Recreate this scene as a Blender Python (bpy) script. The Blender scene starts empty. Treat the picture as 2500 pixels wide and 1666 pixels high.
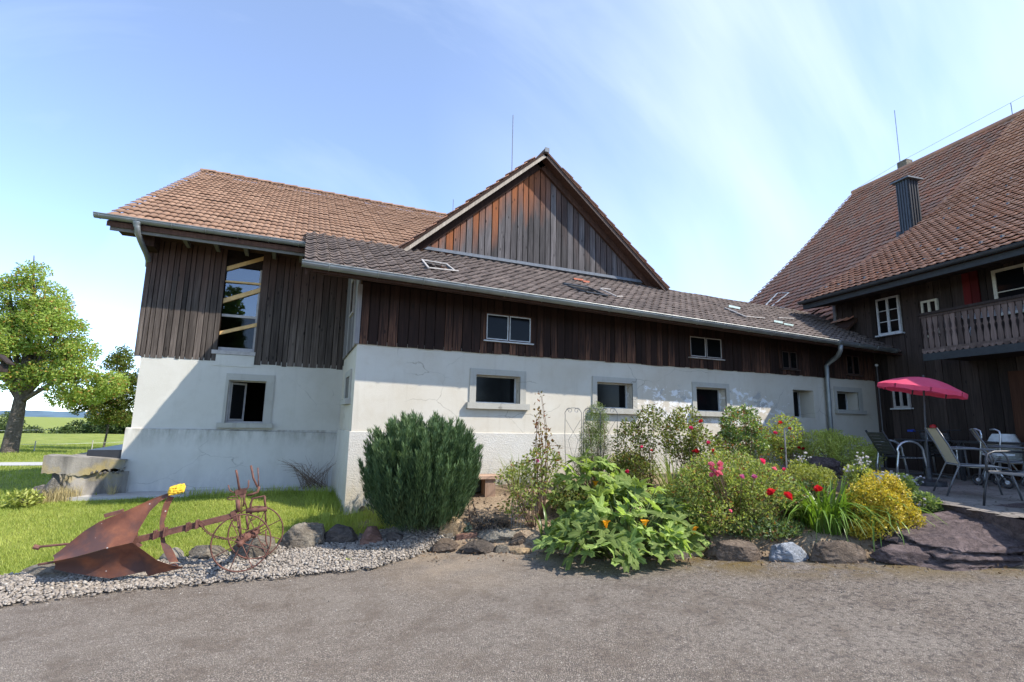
import bpy, bmesh, math, random
import numpy as np
from mathutils import Vector, Matrix, Euler
random.seed(7); RNG = np.random.default_rng(7)
scene = bpy.context.scene
COL = scene.collection
R = math.radians

# ------------------------------------------------------------------ camera
FPX, PITCH, ROLL, YAW, HROT = 1233.7, R(9.044), R(1.150), R(66.53), R(8.2)
EYE = 1.65
_F = np.array([math.cos(YAW), math.sin(YAW), 0.0]); _R = np.array([math.sin(YAW), -math.cos(YAW), 0.0]); _U = np.array([0, 0, 1.0])
_fw = _F*math.cos(PITCH) + _U*math.sin(PITCH); _up = _U*math.cos(PITCH) - _F*math.sin(PITCH)
CR = math.cos(ROLL)*_R + math.sin(ROLL)*_up; CU = -math.sin(ROLL)*_R + math.cos(ROLL)*_up; CF = _fw
CAM = np.array([0.0, 0.0, EYE])
cd = bpy.data.cameras.new("camera"); cam = bpy.data.objects.new("camera", cd); COL.objects.link(cam)
cd.sensor_width = 36.0; cd.lens = FPX/2500*36.0; cd.clip_start = 0.05; cd.clip_end = 9000
m = Matrix.Identity(4)
for i in range(3):
    m[i][0] = CR[i]; m[i][1] = CU[i]; m[i][2] = -CF[i]; m[i][3] = CAM[i]
cam.matrix_world = m
scene.camera = cam

# ------------------------------------------------------------------ sky, sun, exposure
SUN = Vector((1.28, -1.0, 1.68)).normalized()
SUN_EL = math.asin(SUN.z); SUN_AZ = math.atan2(SUN.x, SUN.y)
world = bpy.data.worlds.new("World"); scene.world = world; world.use_nodes = True
wn = world.node_tree; wn.nodes.clear()
def wnode(t, **k):
    n = wn.nodes.new(t)
    for a, b in k.items(): setattr(n, a, b)
    return n
wo = wnode('ShaderNodeOutputWorld'); bg = wnode('ShaderNodeBackground')
sky = wnode('ShaderNodeTexSky'); sky.sky_type = 'NISHITA'; sky.sun_disc = False
sky.sun_elevation = SUN_EL; sky.sun_rotation = SUN_AZ
sky.air_density = 0.75; sky.dust_density = 0.7; sky.ozone_density = 1.8; sky.altitude = 2500
SKY_STRENGTH = 0.15
bg.inputs['Strength'].default_value = SKY_STRENGTH
# thin cirrus: stretched noise over the dome, mixed in as white cloud
tc = wnode('ShaderNodeTexCoord')
mp = wnode('ShaderNodeMapping'); mp.inputs['Rotation'].default_value = (0.3, 0.55, 0.5); mp.inputs['Scale'].default_value = (1.3, 7.0, 1.8)
wn.links.new(tc.outputs['Generated'], mp.inputs['Vector'])
nz = wnode('ShaderNodeTexNoise'); nz.inputs['Scale'].default_value = 1.25; nz.inputs['Detail'].default_value = 6; nz.inputs['Roughness'].default_value = 0.55; nz.inputs['Distortion'].default_value = 0.5
wn.links.new(mp.outputs['Vector'], nz.inputs['Vector'])
rp = wnode('ShaderNodeMapRange'); rp.inputs['From Min'].default_value = 0.53; rp.inputs['From Max'].default_value = 0.82; rp.inputs['To Min'].default_value = 0.10; rp.inputs['To Max'].default_value = 0.26
wn.links.new(nz.outputs['Fac'], rp.inputs['Value'])
mx = wnode('ShaderNodeMix'); mx.data_type = 'RGBA'
# a broad thin veil of the same cirrus stands over the farmhouse
dp_ = wnode('ShaderNodeVectorMath', operation='DOT_PRODUCT'); wn.links.new(tc.outputs['Generated'], dp_.inputs[0]); dp_.inputs[1].default_value = Vector((0.80, 0.42, 0.43)).normalized()
vr = wnode('ShaderNodeMapRange'); vr.inputs['From Min'].default_value = 0.72; vr.inputs['From Max'].default_value = 1.0; vr.inputs['To Max'].default_value = 0.40; wn.links.new(dp_.outputs['Value'], vr.inputs['Value'])
n2_ = wnode('ShaderNodeTexNoise'); n2_.inputs['Scale'].default_value = 0.9; n2_.inputs['Detail'].default_value = 5; wn.links.new(mp.outputs['Vector'], n2_.inputs['Vector'])
r2_ = wnode('ShaderNodeMapRange'); r2_.inputs['From Min'].default_value = 0.25; r2_.inputs['From Max'].default_value = 0.7; wn.links.new(n2_.outputs['Fac'], r2_.inputs['Value'])
ml = wnode('ShaderNodeMath', operation='MULTIPLY'); wn.links.new(vr.outputs['Result'], ml.inputs[0]); wn.links.new(r2_.outputs['Result'], ml.inputs[1])
ad = wnode('ShaderNodeMath', operation='ADD', use_clamp=True); wn.links.new(ml.outputs[0], ad.inputs[0]); wn.links.new(rp.outputs['Result'], ad.inputs[1])
wn.links.new(ad.outputs[0], mx.inputs['Factor'])
wn.links.new(sky.outputs['Color'], mx.inputs['A'])
mx.inputs['B'].default_value = (2.7, 3.0, 3.3, 1)
wn.links.new(mx.outputs['Result'], bg.inputs['Color'])
wn.links.new(bg.outputs['Background'], wo.inputs['Surface'])
sl = bpy.data.lights.new("sun", 'SUN'); sl.energy = 2.2; sl.angle = R(0.55); sl.color = (1.0, 0.94, 0.85)
so = bpy.data.objects.new("sun", sl); COL.objects.link(so); so.location = (20, -16, 30)
so.rotation_euler = SUN.to_track_quat('Z', 'Y').to_euler()
vs = scene.view_settings
vs.view_transform = 'Standard'; vs.look = 'None'; vs.gamma = 1.0; vs.use_curve_mapping = False
vs.exposure = 1.72
scene.cycles.max_bounces = 6; scene.cycles.transparent_max_bounces = 8

# ------------------------------------------------------------------ geometry of the place (metres; X along the stable wall, Y into it)
def ray(px, py): return CF*FPX + CR*(px-1250) - CU*(py-833)
def onY(px, py, Y):
    d = ray(px, py); return CAM + d*(Y/d[1])
def onX(px, py, X):
    d = ray(px, py); return CAM + d*(X/d[0])
def onZ(px, py, Z):
    d = ray(px, py); return CAM + d*((Z-EYE)/d[2])
def proj(P):
    P = np.asarray(P, float)-CAM; z = P @ CF
    return 1250+FPX*(P @ CR)/z, 833-FPX*(P @ CU)/z, z
EDGE = [(-60, 5.0), (-6, 5.75), (-2.12, 5.96), (-1.46, 6.1), (-0.15, 6.08), (0.95, 6.07), (1.75, 6.45), (2.7, 6.0), (3.7, 5.1), (4.6, 4.75), (5.2, 4.4), (6.0, 3.95), (6.5, 3.6), (7.05, 2.9), (8.5, 1.6), (14, -4), (60, -30)]
_ex = np.array([p[0] for p in EDGE]); _ey = np.array([p[1] for p in EDGE])
def edge(x): return np.interp(x, _ex, _ey)
def asph(x, y=0): return 0.045*np.clip(np.asarray(x, float)-1.0, 0, 8)
def hz(x, y):
    """height of the ground beyond the asphalt"""
    x = np.asarray(x, float); y = np.asarray(y, float); e = y-edge(x)
    lawn = 0.02 + 0.115*np.clip(e, -0.3, 3.4) - 0.02*np.clip(-x-3, 0, 5)
    dip = np.clip((0.25-e)/0.35, 0, 1)*0.085
    lawn = lawn + 0.02*np.sin(x*1.3+y*0.9) - np.clip(y-62, 0, 200)*0.13
    sm = lambda q: np.clip(q, 0, 1)**2*(3-2*np.clip(q, 0, 1))
    lawn = lawn-0.62*sm((y-9.9)/6.5)*sm((-x-2.4)/1.6)
    T = np.interp(x, [0.9, 3, 6, 9], [0.41, 0.60, 0.72, 0.74])
    t = np.clip(e/np.maximum(8.0-edge(x), 0.5), -0.05, 1.1)
    bed = asph(x)+0.10+(T-asph(x)-0.10)*np.sign(t)*np.abs(t)**0.85
    w = np.clip((x-0.9)/0.7, 0, 1)
    return lawn*(1-w)+bed*w-dip*np.where(e < 0.25, 1, 0)*(0.55+0.9*w)
def gnd(px, py):
    d = ray(px, py); t0 = 0
    for k in range(1, 4000):
        P = CAM+d*(k*0.00004)*(1+k*0.002)
        if P[1] > edge(P[0]): h = hz(P[0], P[1])
        else: h = asph(P[0])
        if P[2] <= h: return P
    return P

# ------------------------------------------------------------------ mesh helpers
FRAME = {}
def link(o, parent=None):
    COL.objects.link(o)
    if parent is not None: o.parent = parent; FRAME[o.name] = FRAME.get(parent.name, Vector((0, 0, 0)))
    return o
def root(name, loc, label, cat, group=None, rz=0.0, local=False):
    o = bpy.data.objects.new(name, None); o.empty_display_size = 0.3
    o.location = loc; o.rotation_euler = (0, 0, rz); COL.objects.link(o)
    FRAME[o.name] = Vector((0, 0, 0)) if local else Vector(loc)
    tag(o, label, cat, group); return o
def tag(o, label=None, cat=None, group=None, kind=None):
    if label: o['label'] = label
    if cat: o['category'] = cat
    if group: o['group'] = group
    if kind: o['kind'] = kind
    return o
def npmesh(name, V, F, mat=None, smooth=False, tint=None):
    """V (n,3); F (m,k) quads or triangles"""
    V = np.ascontiguousarray(V, dtype=np.float32); F = np.ascontiguousarray(F, dtype=np.int32)
    me = bpy.data.meshes.new(name); n, k = F.shape
    me.vertices.add(len(V)); me.vertices.foreach_set('co', V.ravel())
    me.loops.add(n*k); me.loops.foreach_set('vertex_index', F.ravel())
    me.polygons.add(n); me.polygons.foreach_set('loop_start', np.arange(0, n*k, k, dtype=np.int32))
    me.polygons.foreach_set('loop_total', np.full(n, k, dtype=np.int32))
    if smooth: me.polygons.foreach_set('use_smooth', np.ones(n, dtype=bool))
    me.update(calc_edges=True)
    if tint is not None:
        a = me.attributes.new('tint', 'FLOAT', 'POINT'); a.data.foreach_set('value', np.ascontiguousarray(tint, dtype=np.float32))
    if mat: me.materials.append(mat)
    return me
def npobj(name, V, F, mat, parent=None, smooth=False, tint=None):
    off = FRAME.get(parent.name, Vector((0, 0, 0))) if parent is not None else Vector((0, 0, 0))
    V = np.asarray(V, float)-np.array(off)
    return link(bpy.data.objects.new(name, npmesh(name, V, F, mat, smooth, tint)), parent)
class MB:
    def __init__(s): s.v = []; s.f = []
    def add(s, vs_, fs):
        b = len(s.v); s.v += [tuple(map(float, p)) for p in vs_]; s.f += [tuple(i+b for i in q) for q in fs]; return s
    def box(s, x0, x1, y0, y1, z0, z1):
        return s.add([(x0, y0, z0), (x1, y0, z0), (x1, y1, z0), (x0, y1, z0), (x0, y0, z1), (x1, y0, z1), (x1, y1, z1), (x0, y1, z1)],
                     [(0, 3, 2, 1), (4, 5, 6, 7), (0, 1, 5, 4), (1, 2, 6, 5), (2, 3, 7, 6), (3, 0, 4, 7)])
    def obox(s, c, ax, ay, az):
        """oriented box: centre and three half vectors"""
        c, ax, ay, az = map(Vector, (c, ax, ay, az))
        P = [c+ax*i+ay*j+az*k for k in (-1, 1) for j in (-1, 1) for i in (-1, 1)]
        return s.add(P, [(0, 2, 3, 1), (4, 5, 7, 6), (0, 1, 5, 4), (1, 3, 7, 5), (3, 2, 6, 7), (2, 0, 4, 6)])
    def bar(s, a, b, w, h, up=(0, 0, 1)):
        a = Vector(a); b = Vector(b); d = (b-a); L = d.length; d.normalize()
        sd = d.cross(Vector(up))
        if sd.length < 1e-4: sd = d.cross(Vector((1, 0, 0)))
        sd.normalize(); u = sd.cross(d)
        return s.obox((a+b)/2, d*L/2, sd*w/2, u*h/2)
    def tube(s, pts, r, n=8, closed=False, r1=None):
        pts = [Vector(p) for p in pts]; N = len(pts); b = len(s.v); prev = None
        for i, p in enumerate(pts):
            if closed: t = pts[(i+1) % N]-pts[i-1]
            else: t = pts[min(i+1, N-1)]-pts[max(i-1, 0)]
            t.normalize()
            if prev is None:
                a = t.cross(Vector((0, 0, 1)))
                if a.length < 0.05: a = t.cross(Vector((1, 0, 0)))
            else: a = prev-t*prev.dot(t)
            a.normalize(); prev = a; c = t.cross(a)
            rr = r if r1 is None else r+(r1-r)*i/max(N-1, 1)
            for k in range(n):
                q = p+(a*math.cos(2*math.pi*k/n)+c*math.sin(2*math.pi*k/n))*rr
                s.v.append(tuple(q))
        for i in range(N if closed else N-1):
            i2 = (i+1) % N
            for k in range(n):
                s.f.append((b+i*n+k, b+i*n+(k+1) % n, b+i2*n+(k+1) % n, b+i2*n+k))
        if not closed:
            s.f.append(tuple(b+k for k in range(n))[::-1]); s.f.append(tuple(b+(N-1)*n+k for k in range(n)))
        return s
    def prism(s, poly, m, w0, w1):
        """poly of (u,v) extruded from w0 to w1 through mapping m(u,v,w)"""
        n = len(poly)
        vs_ = [m(u, v, w0) for u, v in poly]+[m(u, v, w1) for u, v in poly]
        fs = [tuple(range(n)), tuple(range(2*n-1, n-1, -1))]+[(i, n+i, n+(i+1) % n, (i+1) % n) for i in range(n)]
        return s.add(vs_, fs)
    def lathe(s, prof, c=(0, 0, 0), n=16):
        b = len(s.v)
        for r, z in prof:
            for k in range(n):
                s.v.append((c[0]+r*math.cos(2*math.pi*k/n), c[1]+r*math.sin(2*math.pi*k/n), c[2]+z))
        for i in range(len(prof)-1):
            for k in range(n):
                s.f.append((b+i*n+k, b+i*n+(k+1) % n, b+(i+1)*n+(k+1) % n, b+(i+1)*n+k))
        return s
    def mesh(s, name, mat=None, smooth=False, off=(0, 0, 0), fix=True):
        me = bpy.data.meshes.new(name); ox, oy, oz = off
        me.from_pydata([(x-ox, y-oy, z-oz) for x, y, z in s.v], [], s.f)
        if fix:
            bm = bmesh.new(); bm.from_mesh(me); bmesh.ops.recalc_face_normals(bm, faces=bm.faces); bm.to_mesh(me); bm.free()
        if mat: me.materials.append(mat)
        if smooth:
            for p in me.polygons: p.use_smooth = True
            if smooth == 'auto':
                try: me.set_sharp_from_angle(angle=R(40))
                except Exception: pass
        me.update(); return me
    def build(s, name, mat, parent=None, smooth=False, loc=None, fix=True):
        off = FRAME.get(parent.name, Vector((0, 0, 0))) if parent is not None else Vector((0, 0, 0))
        if loc is not None: off = Vector(loc)
        o = link(bpy.data.objects.new(name, s.mesh(name, mat, smooth, off, fix)), parent)
        if loc is not None:
            pf = FRAME.get(parent.name, Vector((0, 0, 0))) if parent is not None else Vector((0, 0, 0))
            o.location = Vector(loc)-pf; FRAME[o.name] = Vector(loc)
        return o
def shared(name, me, parent, M):
    o = bpy.data.objects.new(name, me); COL.objects.link(o)
    if parent is not None: o.parent = parent
    o.matrix_basis = M; return o
def copy_tree(o, parent=None):
    c = o.copy(); COL.objects.link(c)
    if parent is not None: c.parent = parent
    for ch in o.children: copy_tree(ch, c)
    return c
def snoise(P, sc, seed=0):
    """cheap smooth noise in about -1..1"""
    g = np.random.default_rng(seed); P = np.asarray(P, float)*sc; v = 0
    for k in range(5):
        d = g.normal(size=3); d /= np.linalg.norm(d); v = v+np.sin(P @ d*(1.0+0.55*k)*2.2+g.uniform(0, 6.28))/(1+0.35*k)
    return v/2.6
# ------------------------------------------------------------------ materials
class NT:
    def __init__(s, name):
        s.m = bpy.data.materials.new(name); s.m.use_nodes = True; s.t = s.m.node_tree; s.t.nodes.clear()
        s.out = s.n('ShaderNodeOutputMaterial'); s.b = s.n('ShaderNodeBsdfPrincipled')
        s.l(s.b.outputs[0], s.out.inputs['Surface'])
    def n(s, t, **k):
        x = s.t.nodes.new(t)
        for a, b in k.items(): setattr(x, a, b)
        return x
    def l(s, a, b): s.t.links.new(a, b)
    def put(s, node, name, val):
        i = node.inputs[name]
        if hasattr(val, 'is_output'): s.l(val, i)
        elif isinstance(val, (tuple, list)) and len(val) == 3 and i.type == 'RGBA': i.default_value = (*val, 1)
        else: i.default_value = val
    def coord(s, kind='Position', scale=(1, 1, 1), loc=(0, 0, 0)):
        if kind == 'Position': v = s.n('ShaderNodeNewGeometry').outputs['Position']
        else: v = s.n('ShaderNodeTexCoord').outputs[kind]
        mpn = s.n('ShaderNodeMapping'); mpn.inputs['Scale'].default_value = scale; mpn.inputs['Location'].default_value = loc
        s.l(v, mpn.inputs['Vector']); return mpn.outputs['Vector']
    def noise(s, vec, scale, detail=4, rough=0.55, dist=0.0):
        x = s.n('ShaderNodeTexNoise'); s.l(vec, x.inputs['Vector']); s.put(x, 'Scale', scale); s.put(x, 'Detail', detail); s.put(x, 'Roughness', rough); s.put(x, 'Distortion', dist)
        return x.outputs['Fac']
    def voro(s, vec, scale, feat='F1', out='Distance'):
        x = s.n('ShaderNodeTexVoronoi'); x.feature = feat; s.l(vec, x.inputs['Vector']); s.put(x, 'Scale', scale); return x.outputs[out]
    def rng(s, v, a, b, c=0.0, d=1.0, smooth=False):
        x = s.n('ShaderNodeMapRange'); s.put(x, 'Value', v); s.put(x, 'From Min', a); s.put(x, 'From Max', b); s.put(x, 'To Min', c); s.put(x, 'To Max', d)
        if smooth: x.interpolation_type = 'SMOOTHSTEP'
        return x.outputs[0]
    def mix(s, f, a, b, mode='MIX'):
        x = s.n('ShaderNodeMix'); x.data_type = 'RGBA'; x.blend_type = mode
        s.put(x, 'Factor', f); i = [q for q in x.inputs if q.type == 'RGBA']
        for sock, val in zip(i, (a, b)):
            if hasattr(val, 'is_output'): s.l(val, sock)
            else: sock.default_value = (*val, 1)
        return [q for q in x.outputs if q.type == 'RGBA'][0]
    def math(s, op, a, b=0.0):
        x = s.n('ShaderNodeMath'); x.operation = op
        for i, v in enumerate((a, b)):
            if hasattr(v, 'is_output'): s.l(v, x.inputs[i])
            else: x.inputs[i].default_value = v
        return x.outputs[0]
    def rnd(s): return s.n('ShaderNodeObjectInfo').outputs['Random']
    def attr(s, name='tint'):
        x = s.n('ShaderNodeAttribute'); x.attribute_name = name; return x.outputs['Fac']
    def sep(s, vec):
        x = s.n('ShaderNodeSeparateXYZ'); s.l(vec, x.inputs[0]); return x.outputs
    def bump(s, h, strength=0.3, dist=0.01):
        x = s.n('ShaderNodeBump'); s.put(x, 'Strength', strength); s.put(x, 'Distance', dist); s.l(h, x.inputs['Height']); s.l(x.outputs[0], s.b.inputs['Normal']); return x
    def fin(s, col, rough=0.8, spec=0.3, metal=0.0):
        s.put(s.b, 'Base Color', col); s.put(s.b, 'Roughness', rough); s.put(s.b, 'Specular IOR Level', spec); s.put(s.b, 'Metallic', metal); return s.m

def simple(name, col, rough=0.6, spec=0.4, metal=0.0, var=0.15, sc=14):
    t = NT(name); v = t.coord('Object'); f = t.noise(v, sc, 4)
    c = t.mix(t.rng(f, 0.3, 0.7), tuple(x*(1-var) for x in col), tuple(min(1, x*(1+var)) for x in col))
    return t.fin(c, rough, spec, metal)

def plaster(name, base, dirt, rough_sc=60, bump=0.25, peel=False, streak=0.35, grime=None):
    t = NT(name); v = t.coord(); big = t.noise(v, 0.9, 5, 0.6, 0.4); mid = t.noise(v, 5, 6, 0.65)
    c = t.mix(t.rng(big, 0.38, 0.72), base, tuple(b*0.5+d*0.5 for b, d in zip(base, dirt)))
    c = t.mix(t.rng(mid, 0.50, 0.80, 0, 0.42), c, dirt)
    vs2 = t.coord(scale=(9, 9, 0.7)); st = t.noise(vs2, 1.0, 4)
    c = t.mix(t.rng(st, 0.58, 0.85, 0, streak), c, tuple(d*0.72 for d in dirt))
    if grime:                                     # the dirty band under the ledge of the plinth and the splashed foot of the wall
        z = t.sep(t.coord())[2]
        gn = t.noise(t.coord(scale=(7, 7, 2.0)), 1.0, 6, 0.7)
        band = t.math('MULTIPLY', t.rng(z, grime[0]-0.32, grime[0]-0.01), t.rng(gn, 0.38, 0.68))
        band = t.math('MULTIPLY', band, t.math('LESS_THAN', z, grime[0]+0.002))
        c = t.mix(t.math('MULTIPLY', band, grime[2]), c, (0.22, 0.20, 0.155))
        foot = t.math('MULTIPLY', t.rng(z, grime[1]+0.5, grime[1]), t.rng(gn, 0.3, 0.62))
        c = t.mix(t.math('MULTIPLY', foot, 0.55), c, grime[3])
    # hairline cracks wandering through the render
    dv = t.n('ShaderNodeVectorMath'); nv = t.n('ShaderNodeTexNoise'); t.l(t.coord(), nv.inputs['Vector']); t.put(nv, 'Scale', 2.2); t.put(nv, 'Detail', 5); t.l(t.coord(scale=(1, 1, 1.7)), dv.inputs[0]); sc_ = t.n('ShaderNodeVectorMath'); sc_.operation = 'SCALE'; sc_.inputs['Scale'].default_value = 0.45; t.l(nv.outputs['Color'], sc_.inputs[0]); t.l(sc_.outputs[0], dv.inputs[1])
    cr = t.rng(t.voro(dv.outputs[0], 0.85, 'DISTANCE_TO_EDGE'), 0.007, 0.001); cm = t.rng(t.noise(t.coord(loc=(7, 1, 4)), 0.8, 3), 0.52, 0.60)
    c = t.mix(t.math('MULTIPLY', t.math('MULTIPLY', cr, cm), 0.55), c, tuple(d*0.35 for d in dirt))
    h = t.noise(v, rough_sc, 5, 0.7)
    if peel:
        s3 = t.sep(t.coord())
        inx = t.math('MULTIPLY', t.rng(s3[0], 5.6, 6.6), t.rng(s3[0], 11.0, 9.4))
        zc = t.math('MULTIPLY', t.rng(s3[2], 1.45, 1.75), t.rng(s3[2], 2.55, 2.2))
        reg = t.math('MULTIPLY', inx, zc)
        pn = t.noise(t.coord(scale=(1.1, 1.1, 1.6)), 1.5, 9, 0.72, 0.7)
        pm = t.rng(t.math('ADD', pn, t.math('MULTIPLY', reg, 0.13)), 0.655, 0.675)
        pm = t.math('MULTIPLY', pm, t.rng(reg, 0.02, 0.3))
        c = t.mix(pm, c, (0.40, 0.385, 0.35))
        pn2 = t.noise(t.coord(scale=(1.0, 1.0, 1.5), loc=(3.3, 0, 1.1)), 4.0, 9, 0.75, 0.4)
        pe = t.rng(t.math('ADD', pn2, t.math('MULTIPLY', reg, 0.12)), 0.625, 0.65)
        pe = t.math('MULTIPLY', pe, t.rng(reg, 0.02, 0.3))
        c = t.mix(pe, c, (0.74, 0.735, 0.71))
        h = t.math('SUBTRACT', h, t.math('MULTIPLY', pm, 1.5))
    t.bump(h, bump, 0.012); return t.fin(c, 0.92, 0.15)

def wood(name, dark, light, warm=None, warm_f=None, rough=0.85, knots=True, zs=1.1, tone=(0.50, 1.40)):
    """weathered boards, grain along Z; each board its own tone"""
    t = NT(name); r = t.rnd(); off = t.n('ShaderNodeCombineXYZ'); t.l(t.math('MULTIPLY', r, 37.0), off.inputs[2]); t.l(t.math('MULTIPLY', r, 11.0), off.inputs[0])
    pos = t.n('ShaderNodeNewGeometry').outputs['Position']; add = t.n('ShaderNodeVectorMath'); t.l(pos, add.inputs[0]); t.l(off.outputs[0], add.inputs[1])
    mp1 = t.n('ShaderNodeMapping'); mp1.inputs['Scale'].default_value = (38, 38, zs*1.4); t.l(add.outputs[0], mp1.inputs['Vector'])
    g = t.noise(mp1.outputs[0], 1.0, 6, 0.65, 0.6)
    mp2 = t.n('ShaderNodeMapping'); mp2.inputs['Scale'].default_value = (6, 6, zs*0.8); t.l(add.outputs[0], mp2.inputs['Vector'])
    b = t.noise(mp2.outputs[0], 1.0, 3)
    c = t.mix(t.rng(g, 0.3, 0.75), dark, light)
    c = t.mix(t.rng(b, 0.35, 0.75, 0, 0.65), c, dark)
    tone = t.rng(r, 0, 1, *tone); tc_ = t.n('ShaderNodeCombineColor'); [t.l(tone, i) for i in tc_.inputs[:3]]
    c = t.mix(1.0, c, tc_.outputs[0], 'MULTIPLY')
    if warm is not None:
        f = warm_f(t, g, b, r)
        c = t.mix(f, c, warm)
    if knots:
        mp3 = t.n('ShaderNodeMapping'); mp3.inputs['Scale'].default_value = (9, 9, 3.4); t.l(add.outputs[0], mp3.inputs['Vector'])
        k = t.voro(mp3.outputs[0], 1.0); kd = t.rng(k, 0.16, 0.06)
        c = t.mix(t.math('MULTIPLY', kd, 0.85), c, (0.012, 0.010, 0.009))
    t.bump(g, 0.45, 0.008); return t.fin(c, rough, 0.2)

def gable_warm(t, g, b, r):
    # boards sheltered under the verge kept their red-brown colour, the lower ends are bleached grey
    s3 = t.sep(t.coord()); h = t.math('SUBTRACT', 7.6, t.math('ABSOLUTE', t.math('MULTIPLY', t.math('SUBTRACT', s3[0], 4.98), 0.80)))
    d = t.math('SUBTRACT', h, s3[2])
    d = t.math('ADD', d, t.math('MULTIPLY', t.math('SUBTRACT', r, 0.5), 0.9)); d = t.math('ADD', d, t.math('MULTIPLY', t.math('SUBTRACT', b, 0.5), 1.2))
    left = t.rng(s3[0], 4.6, 5.6, 1.0, 0.10)
    f = t.math('MULTIPLY', t.rng(d, 0.95, 0.1), left)
    return t.math('MULTIPLY', f, t.rng(g, 0.2, 0.6, 0.45, 1.0))
def barn_warm(t, g, b, r):
    s3 = t.sep(t.coord()); d = t.math('ADD', s3[2], t.math('MULTIPLY', t.math('SUBTRACT', r, 0.5), 0.5))
    return t.math('MULTIPLY', t.rng(d, 3.5, 4.3, 0.0, 0.75), t.rng(g, 0.2, 0.6, 0.5, 1.0))
def annex_warm(t, g, b, r):
    s3 = t.sep(t.coord()); d = t.math('ADD', s3[2], t.math('MULTIPLY', t.math('SUBTRACT', b, 0.5), 0.9))
    return t.math('MULTIPLY', t.math('MULTIPLY', t.rng(d, 3.45, 2.75), t.rng(r, 0.25, 0.85)), t.rng(g, 0.42, 0.66, 0, 0.9))

def tilemat(name, c1, c2, c3, moss=None):
    t = NT(name); r = t.math('FRACT', t.math('ADD', t.rnd(), t.attr())); v = t.coord()
    n = t.noise(v, 2.2, 5, 0.6); n2 = t.noise(v, 26, 4, 0.6)
    c = t.mix(t.rng(r, 0.1, 0.9), c1, c2); c = t.mix(t.rng(n, 0.42, 0.75, 0, 0.75), c, c3)
    c = t.mix(t.rng(n2, 0.5, 0.85, 0, 0.45), c, tuple(x*0.55 for x in c3))
    if moss:
        n3 = t.noise(v, 9, 5, 0.7); c = t.mix(t.rng(n3, 0.62, 0.72, 0, 0.6), c, moss)
    t.bump(n2, 0.25, 0.004); return t.fin(c, 0.85, 0.2)

def leafmat(name, c1, c2, transl=0.35, rough=0.5, spec=0.35, c3=None, var=(0.55, 1.4)):
    t = NT(name); a = t.attr(); c = t.mix(t.rng(a, 0.0, 1.0), c1, c2)
    if c3: c = t.mix(t.rng(a, 0.86, 0.92), c, c3)
    rr = t.rng(t.rnd(), 0, 1, *var); cc = t.n('ShaderNodeCombineColor'); [t.l(rr, i) for i in cc.inputs[:3]]; c = t.mix(1.0, c, cc.outputs[0], 'MULTIPLY')
    t.fin(c, rough, spec)
    tr = t.n('ShaderNodeBsdfTranslucent'); mxs = t.n('ShaderNodeMixShader'); mxs.inputs[0].default_value = transl
    c2_ = t.mix(1.0, c, (1.25, 1.3, 0.7), 'MULTIPLY'); t.l(c2_, tr.inputs['Color'])
    t.l(t.b.outputs[0], mxs.inputs[1]); t.l(tr.outputs[0], mxs.inputs[2]); t.l(mxs.outputs[0], t.out.inputs['Surface'])
    return t.m

def stonemat(name, c1, c2, c3=(0.45, 0.44, 0.40), sc=6.0, bump=0.6, lich=0.62):
    t = NT(name); v = t.coord(); a = t.noise(v, sc, 7, 0.65, 0.3); b = t.noise(v, sc*5, 6, 0.7); l = t.noise(t.coord(loc=(5, 2, 1)), sc*1.8, 8, 0.75)
    c = t.mix(t.rng(a, 0.32, 0.68), c1, c2); c = t.mix(t.rng(b, 0.45, 0.8, 0, 0.5), c, tuple(x*0.5 for x in c1)); c = t.mix(t.rng(l, lich, lich+0.06, 0, 0.7), c, c3)
    h = t.math('ADD', a, t.math('MULTIPLY', b, 0.5)); rg = t.math('ABSOLUTE', t.math('SUBTRACT', t.noise(t.coord(loc=(1, 7, 3), scale=(1, 1, 2.2)), sc*0.7, 8, 0.7, 0.8), 0.5)); h = t.math('ADD', h, t.math('MULTIPLY', t.rng(rg, 0.0, 0.07), 0.5)); c = t.mix(t.rng(rg, 0.02, 0.0, 0, 0.6), c, tuple(x*0.4 for x in c1)); t.bump(h, bump, 0.05); return t.fin(c, 0.9, 0.2)

M = {}
M['plaster'] = plaster('white_plaster', (0.575, 0.535, 0.45), (0.45, 0.38, 0.275), peel=True)
M['plaster_barn'] = plaster('white_barn_plaster', (0.57, 0.545, 0.48), (0.43, 0.40, 0.33), grime=(1.42, 0.42, 0.85, (0.34, 0.33, 0.31)), streak=0.3)
M['roughcast'] = plaster('roughcast_plinth', (0.585, 0.56, 0.50), (0.46, 0.41, 0.325), rough_sc=42, bump=1.0, grime=(1.44, 0.55, 0.0, (0.44, 0.36, 0.22)))
M['stone_trim'] = plaster('sandstone_window_trim', (0.43, 0.41, 0.355), (0.27, 0.255, 0.21), rough_sc=50, bump=0.3, streak=0.55)
M['wood_barn'] = wood('grey_barn_boards', (0.038, 0.029, 0.024), (0.175, 0.143, 0.120), (0.065, 0.027, 0.016), barn_warm)
M['wood_gable'] = wood('gable_boards', (0.040, 0.036, 0.036), (0.19, 0.172, 0.168), (0.28, 0.095, 0.034), gable_warm)
M['wood_annex'] = wood('dark_annex_boards', (0.018, 0.011, 0.009), (0.060, 0.031, 0.023), (0.27, 0.125, 0.070), annex_warm, tone=(0.7, 1.25))
M['wood_side'] = wood('grey_side_boards', (0.16, 0.15, 0.145), (0.34, 0.32, 0.31))
M['wood_house'] = wood('dark_house_boards', (0.030, 0.022, 0.018), (0.085, 0.062, 0.052))
M['wood_bal'] = wood('balcony_boards', (0.095, 0.066, 0.054), (0.22, 0.165, 0.14), knots=False)
M['wood_pale'] = wood('pale_verge_board', (0.22, 0.185, 0.145), (0.42, 0.36, 0.29), knots=False)
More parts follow.
